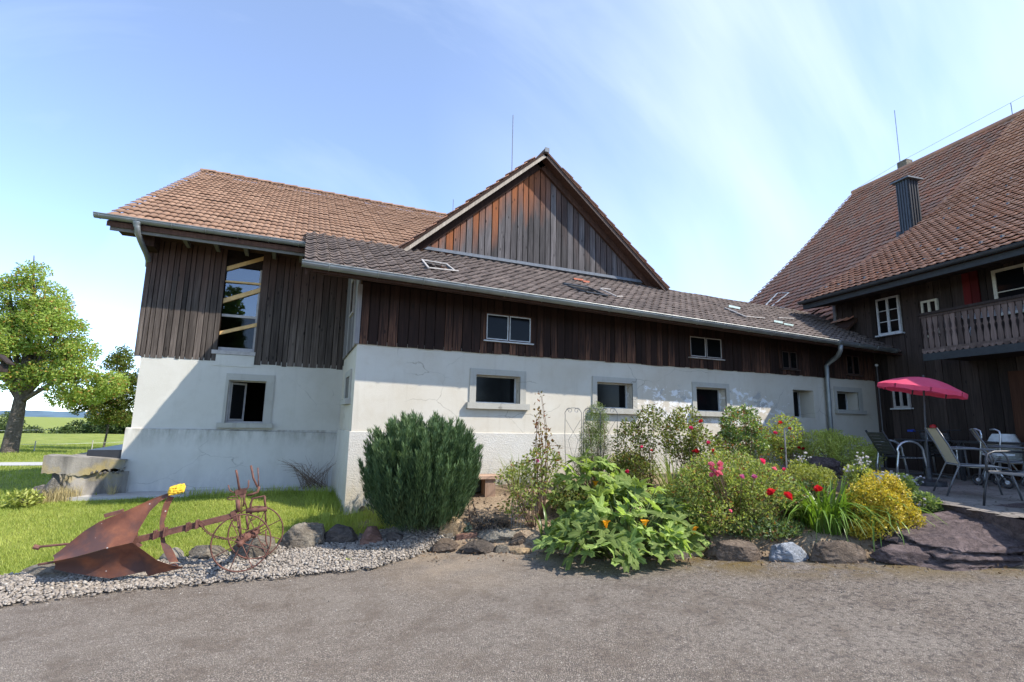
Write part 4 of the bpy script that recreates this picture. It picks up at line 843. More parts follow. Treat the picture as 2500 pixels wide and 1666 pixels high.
def hwin(o, mt, rows=3, cols=2, sill=True, sillmat=None, nm='window', tm=0.045):
    f = ring(MB(), mH, o, (o[0]+tm, o[1]-tm, o[2]+tm, o[3]-tm), -0.075, -0.02).build(nm, M[mt], house)
    c = (o[0]+o[1])/2; MB().prism([(c-tm*0.6, o[2]+tm), (c+tm*0.6, o[2]+tm), (c+tm*0.6, o[3]-tm), (c-tm*0.6, o[3]-tm)], mH, -0.08, -0.022).build('mullion', M[mt], f)
    for l, r in ((o[0]+tm, c-tm*0.6), (c+tm*0.6, o[1]-tm)):
        for j in range(rows):
            za, zb = o[2]+tm+(o[3]-o[2]-2*tm)*j/rows, o[2]+tm+(o[3]-o[2]-2*tm)*(j+1)/rows
            MB().prism([(l, za), (r, za), (r, zb-0.002), (l, zb-0.002)], mH, -0.052, -0.046).build('pane', M['glass'], f)
            if j: MB().prism([(l, za-0.009), (r, za-0.009), (r, za+0.009), (l, za+0.009)], mH, -0.066, -0.053).build('glazing_bar', M[mt], f)
    if sill: MB().prism([(o[0]-0.05, o[2]-0.035), (o[1]+0.05, o[2]-0.035), (o[1]+0.05, o[2]-0.002), (o[0]-0.05, o[2]-0.002)], mH, -0.13, -0.02).build('sill', M[sillmat or mt], f)
    return f
a = hst(2137, 733, -0.07); b = hst(2201, 811, -0.07); hwin((b[0], a[0], a[1]-0.93 if False else hst(2147, 820, -0.07)[1], a[1]), 'frame_white', 3)
a = hst(2247, 737, -0.07); b = hst(2284, 728, -0.07); hwin((b[0]-0.02, a[0], a[1]-0.85, a[1]), 'frame_cream', 2, sill=False)
a = hst(2419, 662, -0.07); hwin((a[0]-1.15, a[0], a[1]-0.95, a[1]), 'frame_cream', 2, sill=False, tm=0.06)
a = hst(2176, 930, -0.07); b = hst(2222, 996, -0.07); hwin((b[0], a[0], b[1], a[1]), 'frame_grey', 1, sillmat='frame_white')
a = hst(2345, 668, -0.06); b = hst(2394, 735, -0.06)
for i in range(2):
    t1_ = a[0]-(a[0]-b[0])*i/2; t0_ = a[0]-(a[0]-b[0])*(i+1)/2
    MB().prism([(t0_+0.006, a[1]-0.9), (t1_-0.006, a[1]-0.9), (t1_-0.006, a[1]), (t0_+0.006, a[1])], mH, -0.06, -0.02).build('shutter', M['wood_red'], house)
d0 = hst(2462, 905, -0.03); MB().prism([(d0[0]-1.3, 0.72), (d0[0], 0.72), (d0[0], d0[1]-0.02), (d0[0]-1.3, d0[1]-0.02)], mH, -0.06, -0.02).build('door', M['wood_door'], house)
# balcony
sB = -1.2; tR = hst(2248, 768, sB)[0]; zR = hst(2300, 757, sB)[1]; zF = hst(2390, 838, sB)[1]; zU = hst(2390, 869, sB)[1]; tE = -6.9
MB().box(sB-0.02, 0.0, tE, tR-0.02, zU+0.06, zF-0.05).build('balcony_floor', M['wood_house'], house)
MB().box(sB-0.07, sB-0.022, tE, tR, zU, zF-0.09).build('balcony_beam', M['wood_beam'], house)
MB().box(sB-0.05, sB+0.05, tE, tR+0.02, zF-0.03, zF+0.015).build('bottom_rail', M['wood_bal'], house)
MB().box(sB-0.06, sB+0.06, tE, tR+0.04, zR-0.05, zR).build('handrail', M['wood_house'], house)
MB().box(sB-0.03, sB+0.03, tE, tR+0.02, zR-0.10, zR-0.052).build('upper_rail', M['wood_bal'], house)
MB().box(sB-0.06, 0.0, tR-0.02, tR+0.03, zR-0.05, zR).build('side_handrail', M['wood_house'], house)
Hb = zR-0.06-zF
prof_ = [(0.036, 0.0), (0.046, 0.12), (0.040, 0.26), (0.024, 0.40), (0.030, 0.46), (0.044, 0.50), (0.030, 0.54), (0.024, 0.62), (0.040, 0.78), (0.046, 0.88), (0.040, 1.0)]
po = [(-a_, b_*Hb) for a_, b_ in prof_]+[(a_, b_*Hb) for a_, b_ in reversed(prof_)]
bm_ = MB().prism(po, lambda u, v, w: (w, u, v), -0.012, 0.012).mesh('baluster', M['wood_bal'])
n_b = int((tR-tE)/0.108)
for i in range(n_b): shared('baluster', bm_, house, Matrix.Translation((sB, tR-0.05-i*0.108, zF+0.012)))
for i in range(10): shared('baluster', bm_, house, Matrix.Translation((sB+0.09+i*0.108, tR+0.004, zF+0.012)) @ Matrix.Rotation(R(90), 4, 'Z'))
sc_ = [(-0.054, 0.0)]+[(0.054*math.cos(t_), -0.050*math.sin(t_)) for t_ in np.linspace(math.pi, 0, 7)]
scm = MB().prism([(-0.054, 0.0)]+[(-0.052, -0.03), (-0.03, -0.055), (0, -0.066), (0.03, -0.055), (0.052, -0.03)]+[(0.054, 0.0)], lambda u, v, w: (w, u, v), -0.01, 0.01).mesh('scallop', M['wood_bal'])
for i in range(n_b): shared('scallop', scm, house, Matrix.Translation((sB-0.062, tR-0.05-i*0.108, zF-0.032)))
# things drying behind the railing are white rails of a clothes horse
# roofs
PROF_H = [(0.0, 0.004), (0.15, -0.004), (0.45, -0.006), (0.65, 0.003), (0.80, 0.015), (0.92, 0.014), (1.0, 0.004)]
PA = [(-0.35, 4.27), (2.6, 6.6), (5.5, 9.2), (8.9, 12.5)]; PBr = [(-1.06, 5.02), (1.1, 6.31), (3.17, 7.59), (4.63, 8.65), (5.51, 9.36), (7.18, 10.91), (8.95, 12.6)]
def roof_rows(P, t_, course):
    rows = []; L = [0]
    for i in range(len(P)-1): L.append(L[-1]+math.hypot(P[i+1][0]-P[i][0], P[i+1][1]-P[i][1]))
    s = 0
    def at(q): 
        return np.array([np.interp(q, L, [p[0] for p in P]), np.interp(q, L, [p[1] for p in P])])
    while s < L[-1]-course*0.5:
        a = at(s); b = at(min(s+course, L[-1])); V = np.array([b[0]-a[0], 0, b[1]-a[1]]); V /= np.linalg.norm(V)
        rows.append((np.array([a[0], t_, a[1]]), np.array([0, -1.0, 0]), V)); s += course
    return rows
def slab(P, t0, t1, th=0.07, down=0.03):
    mb = MB(); n = len(P); pts = [(p[0], p[1]-down) for p in P]+[(p[0], p[1]-down-th) for p in reversed(P)]
    mb.prism(pts, lambda u, v, w: (u, w, v), t0, t1); return mb
mb = slab(PA, 0.3, 7.40); mb.prism([(8.9, 12.47), (15.6, 5.6), (15.6, 5.5), (8.9, 12.35)], lambda u, v, w: (u, w, v), -7.9, 7.40)
rA = mb.build('roof', M['wood_brown'], house); rA['label'] = 'older darker red tiled roof slope'
def keepHA(P):
    q = P-HO; s = q @ HN; t_ = q @ HD
    # tiles stop where the stable roof comes in
    zc = 5.13-0.0075*P[0]+(P[1]-10)*0.507
    return not (P[1] < 10.15 and P[2] < zc-0.02)
lay_tiles(rA, 'tile', roof_rows(PA, 7.42, 0.292), 36, 0.195, 0.292, PROF_H, M['tile_old'], HM, keepHA, h=0.056)
rBo = slab(PBr, -7.9, 1.0).build('lower_roof', M['wood_brown'], house); rBo['label'] = 'flatter roof slope over the balcony with snow stops'
lay_tiles(rBo, 'tile', roof_rows(PBr, 1.02, 0.262), 36, 0.185, 0.262, PROF_H, M['tile_house'], HM, None, h=0.054)
MB().tube([(8.93, -7.9, 12.60), (8.93, 7.45, 12.54)], 0.10, 10).build('ridge_cap', M['tile_old'], house, smooth=True)
gH = gutter(MB(), (-1.14, -7.9, 4.985), (-1.14, 1.02, 4.985), 0.062).build('gutter', M['zinc_dark'], house)
MB().box(-1.06, -1.03, -7.9, 0.98, 4.80, 4.95).build('fascia', M['wood_beam'], house)
MB().prism([(-1.02, 4.80), (-0.0, 5.0), (-0.0, 5.03), (-1.02, 4.84)], lambda u, v, w: (u, w, v), -7.9, 0.97).build('soffit', M['wood_house'], house)
MB().bar((-1.06, 0.985, 4.98), (1.1, 0.985, 6.25), 0.03, 0.10).build('verge_board', M['wood_brown'], house)
stop = MB().box(-0.035, 0.035, -0.02, 0.02, 0, 0.05).mesh('snow_stop', M['lead'])
for px, py in ((1992, 716), (2018, 706), (2048, 700), (2078, 692), (2112, 683), (2145, 672), (2180, 662), (2180, 639), (2216, 651), (2132, 632), (2054, 676), (2250, 606), (2258, 639), (2292, 614), (2348, 612), (2335, 590), (2302, 626), (2373, 531), (2379, 508), (2386, 488), (2432, 535), (2427, 562), (2462, 502), (2462, 480), (2470, 440), (2459, 459), (2341, 562), (2306, 537), (2318, 513), (2448, 583), (2396, 598)):
    # pierce the stepped slope along the view ray
    d = ray(px, py); best = None
    for kx in np.linspace(5, 30, 900):
        P = CAM+d/np.linalg.norm(d)*kx; q = P-HO; s = q @ HN
        if -1.06 < s < 8.9 and P[2] <= np.interp(s, [p[0] for p in PBr], [p[1] for p in PBr]): best = (s, q @ HD, P[2]); break
    if best and best[1] < 0.95: shared('snow_stop', stop, house, Matrix.Translation((best[0], best[1], best[2]+0.02)))
# chimney, stacks, roof vents, flashing
cz = 7.25
def hpt(px, py, s): 
    t_, z = hst(px, py, s); return (s, t_, z)
c0, c1 = hst(2198, 575, 3.25), hst(2252, 545, 3.25)
ct = hst(2195, 447, 3.25)[1]
ch = MB(); ch.box(3.2, 3.62, c0[0]-0.42, c0[0]-0.05, 7.0, ct); chim = ch.build('chimney', M['clad'], house); chim['label'] = 'dark metal clad chimney with flat cap'
for i in range(5):
    t_ = c0[0]-0.06-0.36*i/4.6; MB().box(3.18, 3.198, t_-0.03, t_-0.008, 7.0, ct-0.01).build('seam', M['clad'], chim)
for i in range(4): MB().box(3.22+i*0.105, 3.25+i*0.105, c0[0]-0.44, c0[0]-0.422, 7.2, ct-0.01).build('seam', M['clad'], chim)
MB().box(3.10, 3.72, c0[0]-0.52, c0[0]+0.05, ct+0.002, ct+0.045).build('chimney_cap', M['lead'], chim)
p = hst(2195, 585, 3.0); MB().lathe([(0.055, -0.3), (0.055, 0.26), (0.045, 0.26), (0.045, 0.0)], (3.0, p[0], p[1]-0.02), 12).build('vent_pipe', M['clad'], house, smooth='auto')
q_ = hst(2210, 400, 9.3); MB().box(9.1, 9.45, q_[0]-0.2, q_[0]+0.2, 12.2, q_[1]+0.10).build('stone_chimney', M['rock_grey'], house)
def rod(px, pyb, pyt, s): a = hst(px, pyb, s); b = hst(px-8, pyt, s); MB().tube([(s, a[0], a[1]), (s, a[0], b[1])], 0.014, 6).build('lightning_rod', M['pole'], house); return (s, a[0], b[1])
rod(2198, 402, 266, 9.3); p2 = rod(2472, 282, 253, 8.9)
MB().tube([(8.9, 7.3, 12.62), (9.0, hst(2200, 395, 9.0)[0], 12.95), p2, (8.9, -3, 13.3)], 0.006, 4).build('rod_wire', M['pole'], house)
# flashing between stable roof and house roof, leaning ladder rails on the old slope
def onHA(px, py, up=0.06):
    d = ray(px, py); d = d/np.linalg.norm(d)
    for kx in np.linspace(6, 40, 3000):
        P = CAM+d*kx; q = P-HO; s = q @ HN
        if s > -0.4 and P[2] <= np.interp(s, [p[0] for p in PA], [p[1] for p in PA])+up: return (float(s), float(q @ HD), float(P[2]))
    return (0, 0, 5)
lad = MB()
a1, b1, a2, b2 = onHA(1870, 745), onHA(1899, 716), onHA(1884, 748), onHA(1926, 715)
lad.bar(a1, b1, 0.05, 0.03); lad.bar(a2, b2, 0.05, 0.03); lad.bar(b1, b2, 0.03, 0.02); lad.build('snow_guard', M['frame_white'], house)
fl = [onHA(1903, 752, 0.05), onHA(1940, 768, 0.05), onHA(1975, 784, 0.05), onHA(2005, 797, 0.05)]
for i in range(3): MB().bar(fl[i], Vector(fl[i])+(Vector(fl[i+1])-Vector(fl[i]))*0.96, 0.14, 0.03, up=(-0.6, 0, 0.8)).build('flashing', M['lead'], house)
pn = [np.array(hst(2376, 440, 5.65)), np.array(hst(2404, 432, 5.65))]
gl_ = MB().obox((5.6, hst(2388, 436, 5.6)[0], hst(2388, 436, 5.6)[1]+0.01), (0, 0.35, 0), (0.09, 0, 0.075), (-0.01, 0, 0.012)).build('roof_glass', M['frame_white'], house)

# ------------------------------------------------------------------ terrace furniture
TZ = 0.72
def terrace_pt(px, py): return Vector(onZ(px, py, TZ))
def sling_chair(label, loc, rz, fabric, metal, group='garden armchairs on the terrace'):
    t = root('garden_armchair', loc, label, 'chair', group, rz, True)
    # faces +x; seat 0.44 high
    W2 = 0.27
    def sheet(P, wd, nm):
        mb = MB(); n = len(P); 
        for x, z in P: mb.v += [(x, -wd, z), (x, wd, z)]
        mb.f += [(2*i, 2*i+1, 2*i+3, 2*i+2) for i in range(n-1)]; o = n*2
        for x, z in P: mb.v += [(x, -wd, z-0.008), (x, wd, z-0.008)]
        mb.f += [(o+2*i, o+2*i+2, o+2*i+3, o+2*i+1) for i in range(n-1)]+[(2*i, 2*i+2, o+2*i+2, o+2*i) for i in range(n-1)]+[(2*i+1, o+2*i+1, o+2*i+3, 2*i+3) for i in range(n-1)]
        return mb.build(nm, M[fabric], t, smooth='auto')
    sheet([(-0.24, 0.43), (-0.1, 0.415), (0.1, 0.42), (0.27, 0.43), (0.29, 0.41)], W2-0.02, 'seat')
    sheet([(-0.25, 0.46), (-0.31, 0.62), (-0.38, 0.80), (-0.445, 0.95), (-0.465, 0.96)], W2-0.025, 'backrest')
    for s in (-1, 1):
        MB().tube([(-0.47, s*W2*0.96, 0.96), (-0.36, s*W2, 0.73), (-0.25, s*W2, 0.45), (-0.36, s*(W2+0.01), 0.20), (-0.44, s*(W2+0.02), 0.0)], 0.013, 8).build('leg', M[metal], t, smooth=True)
        MB().tube([(0.28, s*W2, 0.43), (0.29, s*W2, 0.40), (0.335, s*(W2+0.02), 0.2), (0.37, s*(W2+0.03), 0.0)], 0.013, 8).build('leg', M[metal], t, smooth=True)
        MB().tube([(-0.33, s*W2, 0.665), (-0.1, s*(W2+0.02), 0.675), (0.12, s*(W2+0.03), 0.67), (0.22, s*(W2+0.03), 0.64), (0.28, s*(W2+0.015), 0.57), (0.295, s*W2, 0.41)], 0.014, 8).build('armrest', M[metal], t, smooth=True)
        MB().tube([(0.29, s*(W2-0.005), 0.425), (-0.25, s*(W2-0.005), 0.43)], 0.012, 6).build('side_rail', M[metal], t)
    return t
c = (terrace_pt(2320, 1210)+terrace_pt(2352, 1206)+terrace_pt(2438, 1207)+terrace_pt(2446, 1222))/4
sling_chair('cream sling armchair with grey metal frame standing free in front, in full sun', c, R(-48), 'sling', 'chair_grey')
c2 = terrace_pt(2490, 1196); sling_chair('cream sling armchair partly hidden behind a dark mesh chair', c2+Vector((0.15, 0.1, 0)), R(-60), 'sling', 'chair_grey')
c3 = terrace_pt(2530, 1245); sling_chair('dark mesh armchair with black frame cut by the picture edge', c3, R(165), 'sling_grey', 'chair_dark')
def arch_chair(label, loc, rz):
    t = root('tubular_armchair', loc, label, 'chair', 'silver tubular armchairs around the dark table', rz, True)
    for s in (-1, 1):
        P = [(-0.29, s*0.27, 0.0), (-0.26, s*0.27, 0.28), (-0.22, s*0.27, 0.5)]+[(0.24*math.cos(a), s*0.27, 0.52+0.19*math.sin(a)) for a in np.linspace(math.pi*0.94, math.pi*0.06, 9)]+[(0.24, s*0.27, 0.48), (0.28, s*0.27, 0.25), (0.32, s*0.27, 0.0)]
        MB().tube(P, 0.020, 8).build('leg_arch', M['chrome'], t, smooth=True)
    for i in range(6): MB().box(-0.20+i*0.075, -0.14+i*0.075, -0.26, 0.26, 0.395, 0.412).build('slat', M['wood_beam'], t)
    for s in (-1, 1): MB().tube([(-0.24, s*0.25, 0.40), (0.25, s*0.25, 0.405)], 0.012, 6).build('seat_rail', M['chrome'], t)
    for s in (-1, 1): MB().bar((-0.20, s*0.23, 0.42), (-0.46, s*0.23, 0.90), 0.025, 0.03).build('back_post', M['chair_dark'], t)
    for i in range(7):
        f = 0.12+i*0.125; MB().obox((-0.20-0.26*f-0.012, 0, 0.42+0.48*f), (0, 0.225, 0), (-0.0126, 0, 0.0233), (0.006, 0, 0.004)).build('slat', M['chair_grey'], t)
    return t
arch_chair('silver tubular armchair with slatted back in the front, beside the pale asters', terrace_pt(2205, 1172)+Vector((0.25, 0.15, 0)), R(-25))
arch_chair('silver tubular armchair behind the pedestal of the dark table', terrace_pt(2305, 1168)+Vector((0.5, 0.2, 0)), R(10))
# pedestal table
tp = terrace_pt(2270, 1168)+Vector((0.35, 0.2, 0))
t = root('pedestal_table', tp, 'dark round pedestal table beside the silver tubular chair', 'table', None, 0, True)
MB().lathe([(0.0, 0.70), (0.50, 0.70), (0.51, 0.715), (0.50, 0.73), (0.0, 0.732)], (0, 0, 0), 28).build('tabletop', M['table_dark'], t, smooth='auto')
MB().lathe([(0.075, 0.05), (0.07, 0.695)], (0, 0, 0), 12).build('pedestal', M['table_dark'], t, smooth='auto')
for a in range(4):
    MB().bar((0.04*math.cos(a*1.571+.4), 0.04*math.sin(a*1.571+.4), 0.07), (0.36*math.cos(a*1.571+.4), 0.36*math.sin(a*1.571+.4), 0.02), 0.06, 0.035).build('foot', M['table_dark'], t)
bt = root('bottle', tp+Vector((-0.12, -0.1, 0.733)), 'small clear bottle standing on the dark pedestal table', 'bottle', None, 0, True)
MB().lathe([(0.0, 0), (0.03, 0), (0.03, 0.10), (0.014, 0.14), (0.014, 0.18), (0, 0.18)], (0, 0, 0), 12).build('body', M['glass_clear'], bt, smooth='auto'); MB().lathe([(0.016, 0.175), (0.016, 0.195), (0, 0.195)], (0, 0, 0), 10).build('cap', M['white_plastic'], bt)
# long dark table in the shade with white bucket chairs behind it
lt = Vector((12.0, 4.75, TZ)); t = root('long_table', lt, 'long dark table in the shade of the house wall', 'table', None, R(-98), True)
MB().box(-0.9, 0.9, -0.38, 0.38, 0.70, 0.735).build('tabletop', M['table_dark'], t)
for a in (-1, 1):
    for b in (-1, 1): MB().box(a*0.8-0.03, a*0.8+0.03, b*0.32-0.03, b*0.32+0.03, 0, 0.698).build('leg', M['chair_dark'], t)
def wire_chair(label, loc, rz):
    t = root('bucket_chair', loc, label, 'chair', 'white bucket chairs by the house wall', rz, True)
    mb = MB(); nu, nv = 9, 7
    for j in range(nv):
        for i in range(nu):
            a = -1.15+2.3*i/(nu-1); v = j/(nv-1); w = 0.29*(1-0.55*max(0, v-0.55)**1.5*2.2)
            mb.v.append((-0.26*math.cos(a)*(0.85+0.25*v)+0.06, w*math.sin(a)*1.08, 0.42+0.46*v))
    mb.f += [(j*nu+i, j*nu+i+1, (j+1)*nu+i+1, (j+1)*nu+i) for j in range(nv-1) for i in range(nu-1)]
    n0 = len(mb.v); mb.v += [(x*0.94+0.004, y*0.95, z) for x, y, z in mb.v]; mb.f += [tuple(reversed([i+n0 for i in f])) for f in mb.f]
    mb.build('shell', M['white_plastic'], t, smooth=True, fix=False)
    MB().lathe([(0, 0.40), (0.24, 0.40), (0.25, 0.42), (0, 0.43)], (0.03, 0, 0), 16).build('seat', M['white_plastic'], t)
    for a in (-1, 1):
        for b in (-1, 1): MB().tube([(a*0.17, b*0.17, 0.40), (a*0.23, b*0.23, 0.0)], 0.014, 6).build('leg', M['white_plastic'], t)
wire_chair('white rounded bucket chair against the dark wall, nearer the parasol', (12.35, 5.18, TZ), R(180-8)); wire_chair('white rounded bucket chair against the dark wall, beside the walking frame', (12.25, 4.60, TZ), R(180-8))
# wooden bench board behind, walking frame, broom, lantern
t = root('wall_bench', (12.92, 4.7, TZ), 'orange-brown wooden bench standing along the dark house wall', 'bench', None, R(82), True)
MB().box(-0.9, 0.7, -0.16, 0.16, 0.42, 0.46).build('seat', M['wood_bench'], t); MB().box(-0.9, 0.7, -0.20, -0.17, 0.78, 0.93).build('backrest', M['wood_door'], t)
for a in (-0.8, 0.6): MB().box(a-0.03, a+0.03, -0.15, 0.15, 0, 0.418).build('leg', M['wood_door'], t); MB().box(a-0.03, a+0.03, -0.169, -0.151, 0.3, 0.93).build('back_post', M['wood_door'], t)
wl = Vector(onX(2430, 1085, 11.2)); wl.z = TZ
t = root('walking_frame', (11.2, float(wl.y), TZ), 'pale wheeled walking frame with two curved handles beside the tables', 'walker', None, R(-100), True)
for s in (-0.22, 0.22):
    MB().tube([(-0.18, s, 0.0), (-0.10, s, 0.5), (-0.05, s, 0.86), (-0.06, s, 0.93), (-0.12, s, 0.96), (-0.2, s, 0.955)], 0.014, 8).build('side_tube', M['chrome'], t, smooth=True)
    MB().tube([(-0.08, s, 0.6), (0.12, s, 0.3), (0.25, s, 0.09)], 0.013, 8).build('side_tube', M['chrome'], t, smooth=True)
    for x in (-0.18, 0.25):
        w_ = MB().tube([(x+0.085*math.cos(a), s, 0.098+0.085*math.sin(a)) for a in np.linspace(0, 2*math.pi, 17)[:-1]], 0.016, 6, True).build('wheel', M['table_dark'], t, smooth=True)
        MB().lathe([(0, -0.012), (0.03, -0.012), (0.03, 0.012), (0, 0.012)], (0, 0, 0), 10).build('hub', M['white_plastic'], w_); 
        w_.children[0].location = (x, s, 0.098); w_.children[0].rotation_euler = (R(90), 0, 0)
MB().tube([(-0.08, -0.22, 0.58), (-0.08, 0.22, 0.58)], 0.012, 6).build('crossbar', M['chrome'], t); MB().box(-0.12, 0.14, -0.2, 0.2, 0.52, 0.55).build('seat', M['white_plastic'], t)
bp = np.array(onX(2230, 1052, 12.2)); b2 = np.array(onX(2345, 1051, 11.9))
t = root('broom', tuple(bp), 'blue ended broom lying across the dark tables', 'broom', None, 0, False)
MB().tube([bp, b2], 0.012, 6).build('handle', M['table_dark'], t); MB().bar(bp+(bp-b2)*0.10, bp, 0.09, 0.04).build('head', M['blue'], t)
bp = np.array(onX(2278, 1043, 12.6)); o = MB().lathe([(0, -0.05), (0.05, -0.045), (0.065, 0), (0.05, 0.045), (0, 0.055)], tuple(bp), 14).build('red_lantern', M['red'], None, smooth=True, loc=tuple(bp)); tag(o, 'small red lantern hanging at the dark house wall', 'lantern')
# parasol
yP = 5.25; pc = np.array(onY(2250, 945, yP)); rP = 0.63
t = root('parasol', (pc[0], yP, TZ), 'open pink parasol tilted over the terrace in front of the dark house', 'parasol', None, 0, False)
ax = Vector((0.10, -0.16, 1)).normalized(); e1 = ax.cross(Vector((0.3, 1, 0))).normalized(); e2 = ax.cross(e1); top = Vector(pc)+ax*0.17
mb = MB(); nr = 6; ns = 8
for k in range(ns*2):
    for j in range(nr+1):
        r_ = rP*j/nr*(1 if k % 2 == 0 else 0.955); a = math.pi*2*k/(ns*2)+0.2; sag = -0.20*(j/nr)**1.8-(0.0 if k % 2 == 0 else 0.035*(j/nr)*(1-j/nr)*4*0.6)
        mb.v.append(tuple(top+e1*r_*math.cos(a)+e2*r_*math.sin(a)+ax*sag))
for k in range(ns*2):
    k2 = (k+1) % (ns*2); mb.f += [(k*(nr+1)+j, k*(nr+1)+j+1, k2*(nr+1)+j+1, k2*(nr+1)+j) for j in range(nr)]
can = mb.build('canopy', M['parasol'], t, smooth='auto')
for k in range(ns):                                             # the hanging valance, split at every rib
    v = MB(); a0 = math.pi*2*k/ns+0.2+0.02; a1 = math.pi*2*(k+1)/ns+0.2-0.02; pts = []
    for q in range(5):
        a = a0+(a1-a0)*q/4; rr = rP*(1-0.045*math.sin(math.pi*q/4)); pts.append(top+e1*rr*math.cos(a)+e2*rr*math.sin(a)+ax*(-0.20))
    v.v = [tuple(p) for p in pts]+[tuple(p-ax*0.075+Vector((0, 0, 0.01*math.sin(i*2+k)))) for i, p in enumerate(pts)]; v.f = [(i, i+1, 6+i, 5+i) for i in range(4)]
    v.build('valance', M['parasol'], can, fix=False)
    MB().tube([top-ax*0.03, top+e1*rP*0.98*math.cos(a0-0.02)+e2*rP*0.98*math.sin(a0-0.02)-ax*0.205], 0.006, 5).build('rib', M['pole'], t)
MB().tube([(pc[0]-0.02, yP+0.03, TZ), (pc[0], yP, TZ+1.15), tuple(top+ax*0.04)], 0.017, 8).build('pole', M['chair_dark'], t)
MB().lathe([(0, 0.0), (0.24, 0.0), (0.24, 0.07), (0.05, 0.10), (0.04, 0.28), (0, 0.28)], (pc[0]-0.02, yP+0.03, TZ), 20).build('base', M['chair_dark'], t)
# round bird-house pole by the corner of the house
a_ = onX(2140, 892, 13.0); mb = MB(); t = root('garden_pole', (13.0, float(a_[1]), 0.7), 'thin pole with a small ball standing at the corner of house and stable', 'pole', None, 0, False)
MB().tube([(13.0, a_[1], 0.7), (13.0, a_[1], a_[2])], 0.014, 6).build('shaft', M['chair_grey'], t); MB().lathe([(0, -0.035), (0.03, -0.02), (0.035, 0), (0.03, 0.02), (0, 0.035)], tuple(a_), 12).build('ball', M['white_plastic'], t, smooth=True)
# clothes horse on the balcony
t = root('clothes_horse', tuple(HM @ Vector((-0.7, -3.2, zF))), 'white folding clothes horse behind the balcony balusters', 'clothes rack', None, -HROT, True)
for s in (-0.25, 0.25):
    for d in (-1, 1): MB().tube([(s*d*0.6, s*2.2, 0.0), (-s*d*0.6, s*2.2, 0.62)], 0.009, 6).build('leg', M['white_plastic'], t)
for i in range(7): MB().tube([(-0.27+i*0.09, -0.62, 0.62), (-0.27+i*0.09, 0.62, 0.62)], 0.005, 5).build('rail', M['white_plastic'], t)
# ------------------------------------------------------------------ rocks
def ico(sub=3):
    bm = bmesh.new(); bmesh.ops.create_icosphere(bm, subdivisions=sub, radius=1.0); V = np.array([v.co[:] for v in bm.verts]); F = np.array([[v.index for v in f.verts] for f in bm.faces]); bm.free(); return V, F
ICO4, ICO3, ICO2, ICO1 = ico(6), ico(5), ico(2), ico(1)
def rock_shape(seed, dims, blocky=0.0, rough=0.21):
    V, F = ICO3; V = V.copy()
    if blocky > 0:
        B = V/np.abs(V).max(1, keepdims=True); V = V*(1-blocky)+B*blocky*0.82
    n = snoise(V, 0.9, seed)*rough*1.5+snoise(V, 2.3, seed+1)*rough*0.6+np.abs(snoise(V, 5.2, seed+2))*rough*0.35+snoise(V, 12, seed+3)*rough*0.16+snoise(V, 25, seed+4)*rough*0.07
    V = V*(1+n[:, None]); g = np.random.default_rng(seed)
    for _ in range(11):                                           # split faces
        d = g.normal(size=3); d[2] = abs(d[2])*0.7; d /= np.linalg.norm(d); h = V @ d; lim = g.uniform(0.62, 0.86); V = V-np.outer(np.clip(h-lim, 0, None)*0.96, d)
    ck = np.clip(1-np.abs(snoise(V, 2.6, seed+9))*11, 0, 1)*0.05
    V = V*(1+(snoise(V, 9, seed+7)*0.022+snoise(V, 21, seed+8)*0.014+snoise(V, 44, seed+10)*0.007-ck)[:, None])
    return V*np.array(dims)/2, F
def rock(px0, px1, pyt, pyb, mat, label, name='boulder', cat='boulder', group='stones along the edge of bed and gravel', depth=0.8, blocky=0.25, seed=None, sink=0.18, zoff=0.0, rz=None):
    P = gnd((px0+px1)/2, pyb-1); dist = float((P-CAM) @ CF); w = (px1-px0)*dist/FPX; h = (pyb-pyt)*dist/FPX
    seed = seed or int(px0*3+pyt); D = w*depth
    V, F = rock_shape(seed, (w*1.06, D, h*(1.0+sink)*1.12), blocky)
    a = math.atan2(-CR[0], CR[1]) if False else math.atan2(CR[1], CR[0]); a = a if rz is None else rz
    fwd = np.array([_F[0], _F[1]])
    o = link(bpy.data.objects.new(name, npmesh(name, V, F, M[mat], True)))
    o.location = (P[0]+fwd[0]*D*0.42, P[1]+fwd[1]*D*0.42, P[2]+h*0.5-h*sink*0.5+zoff); o.rotation_euler = (0, 0, a)
    return tag(o, label, cat, group)
for r in ((20, 135, 1388, 1422, 'rock_grey', 'flat grey-brown boulder at the grass edge beyond the plough share tips'),
          (383, 432, 1343, 1378, 'rock_pale', 'pale rounded boulder just behind the plough coulter'),
          (453, 535, 1337, 1374, 'rock_grey', 'grey boulder with wavy shadow between coulter and plough wheels'),
          (543, 660, 1318, 1376, 'rock_grey', 'long light-topped boulder behind the spoked plough wheels'),
          (667, 778, 1294, 1349, 'rock_grey', 'big rounded grey boulder with pale lichen next to the plough wheel'),
          (772, 870, 1290, 1338, 'rock_dark', 'dark wedge shaped boulder between the lichen boulder and the cypress'),
          (863, 934, 1302, 1340, 'rock_red', 'reddish brown rounded boulder half under the cypress shade'),
          (648, 672, 1337, 1353, 'rock_brown', 'small reddish round stone at the foot of the lichen boulder'),
          (935, 985, 1305, 1332, 'rock_dark', 'low dark stone in the shade below the cypress'),
          (1047, 1124, 1322, 1352, 'rock_brown', 'brown base stone under the tan boulder'), (1122, 1212, 1328, 1354, 'rock_dark', 'dark low stone under the flat slab'),
          (1208, 1250, 1334, 1356, 'rock_grey', 'small stone with moss under the flat slab end'), (1245, 1300, 1342, 1358, 'rock_tan', 'pale low stone under the rounded cube stone'),
          (1286, 1342, 1312, 1346, 'rock_grey', 'stone in the leaf shade beside the squash plant')):
    rock(*r[:4], r[4], r[5], blocky=0.2)
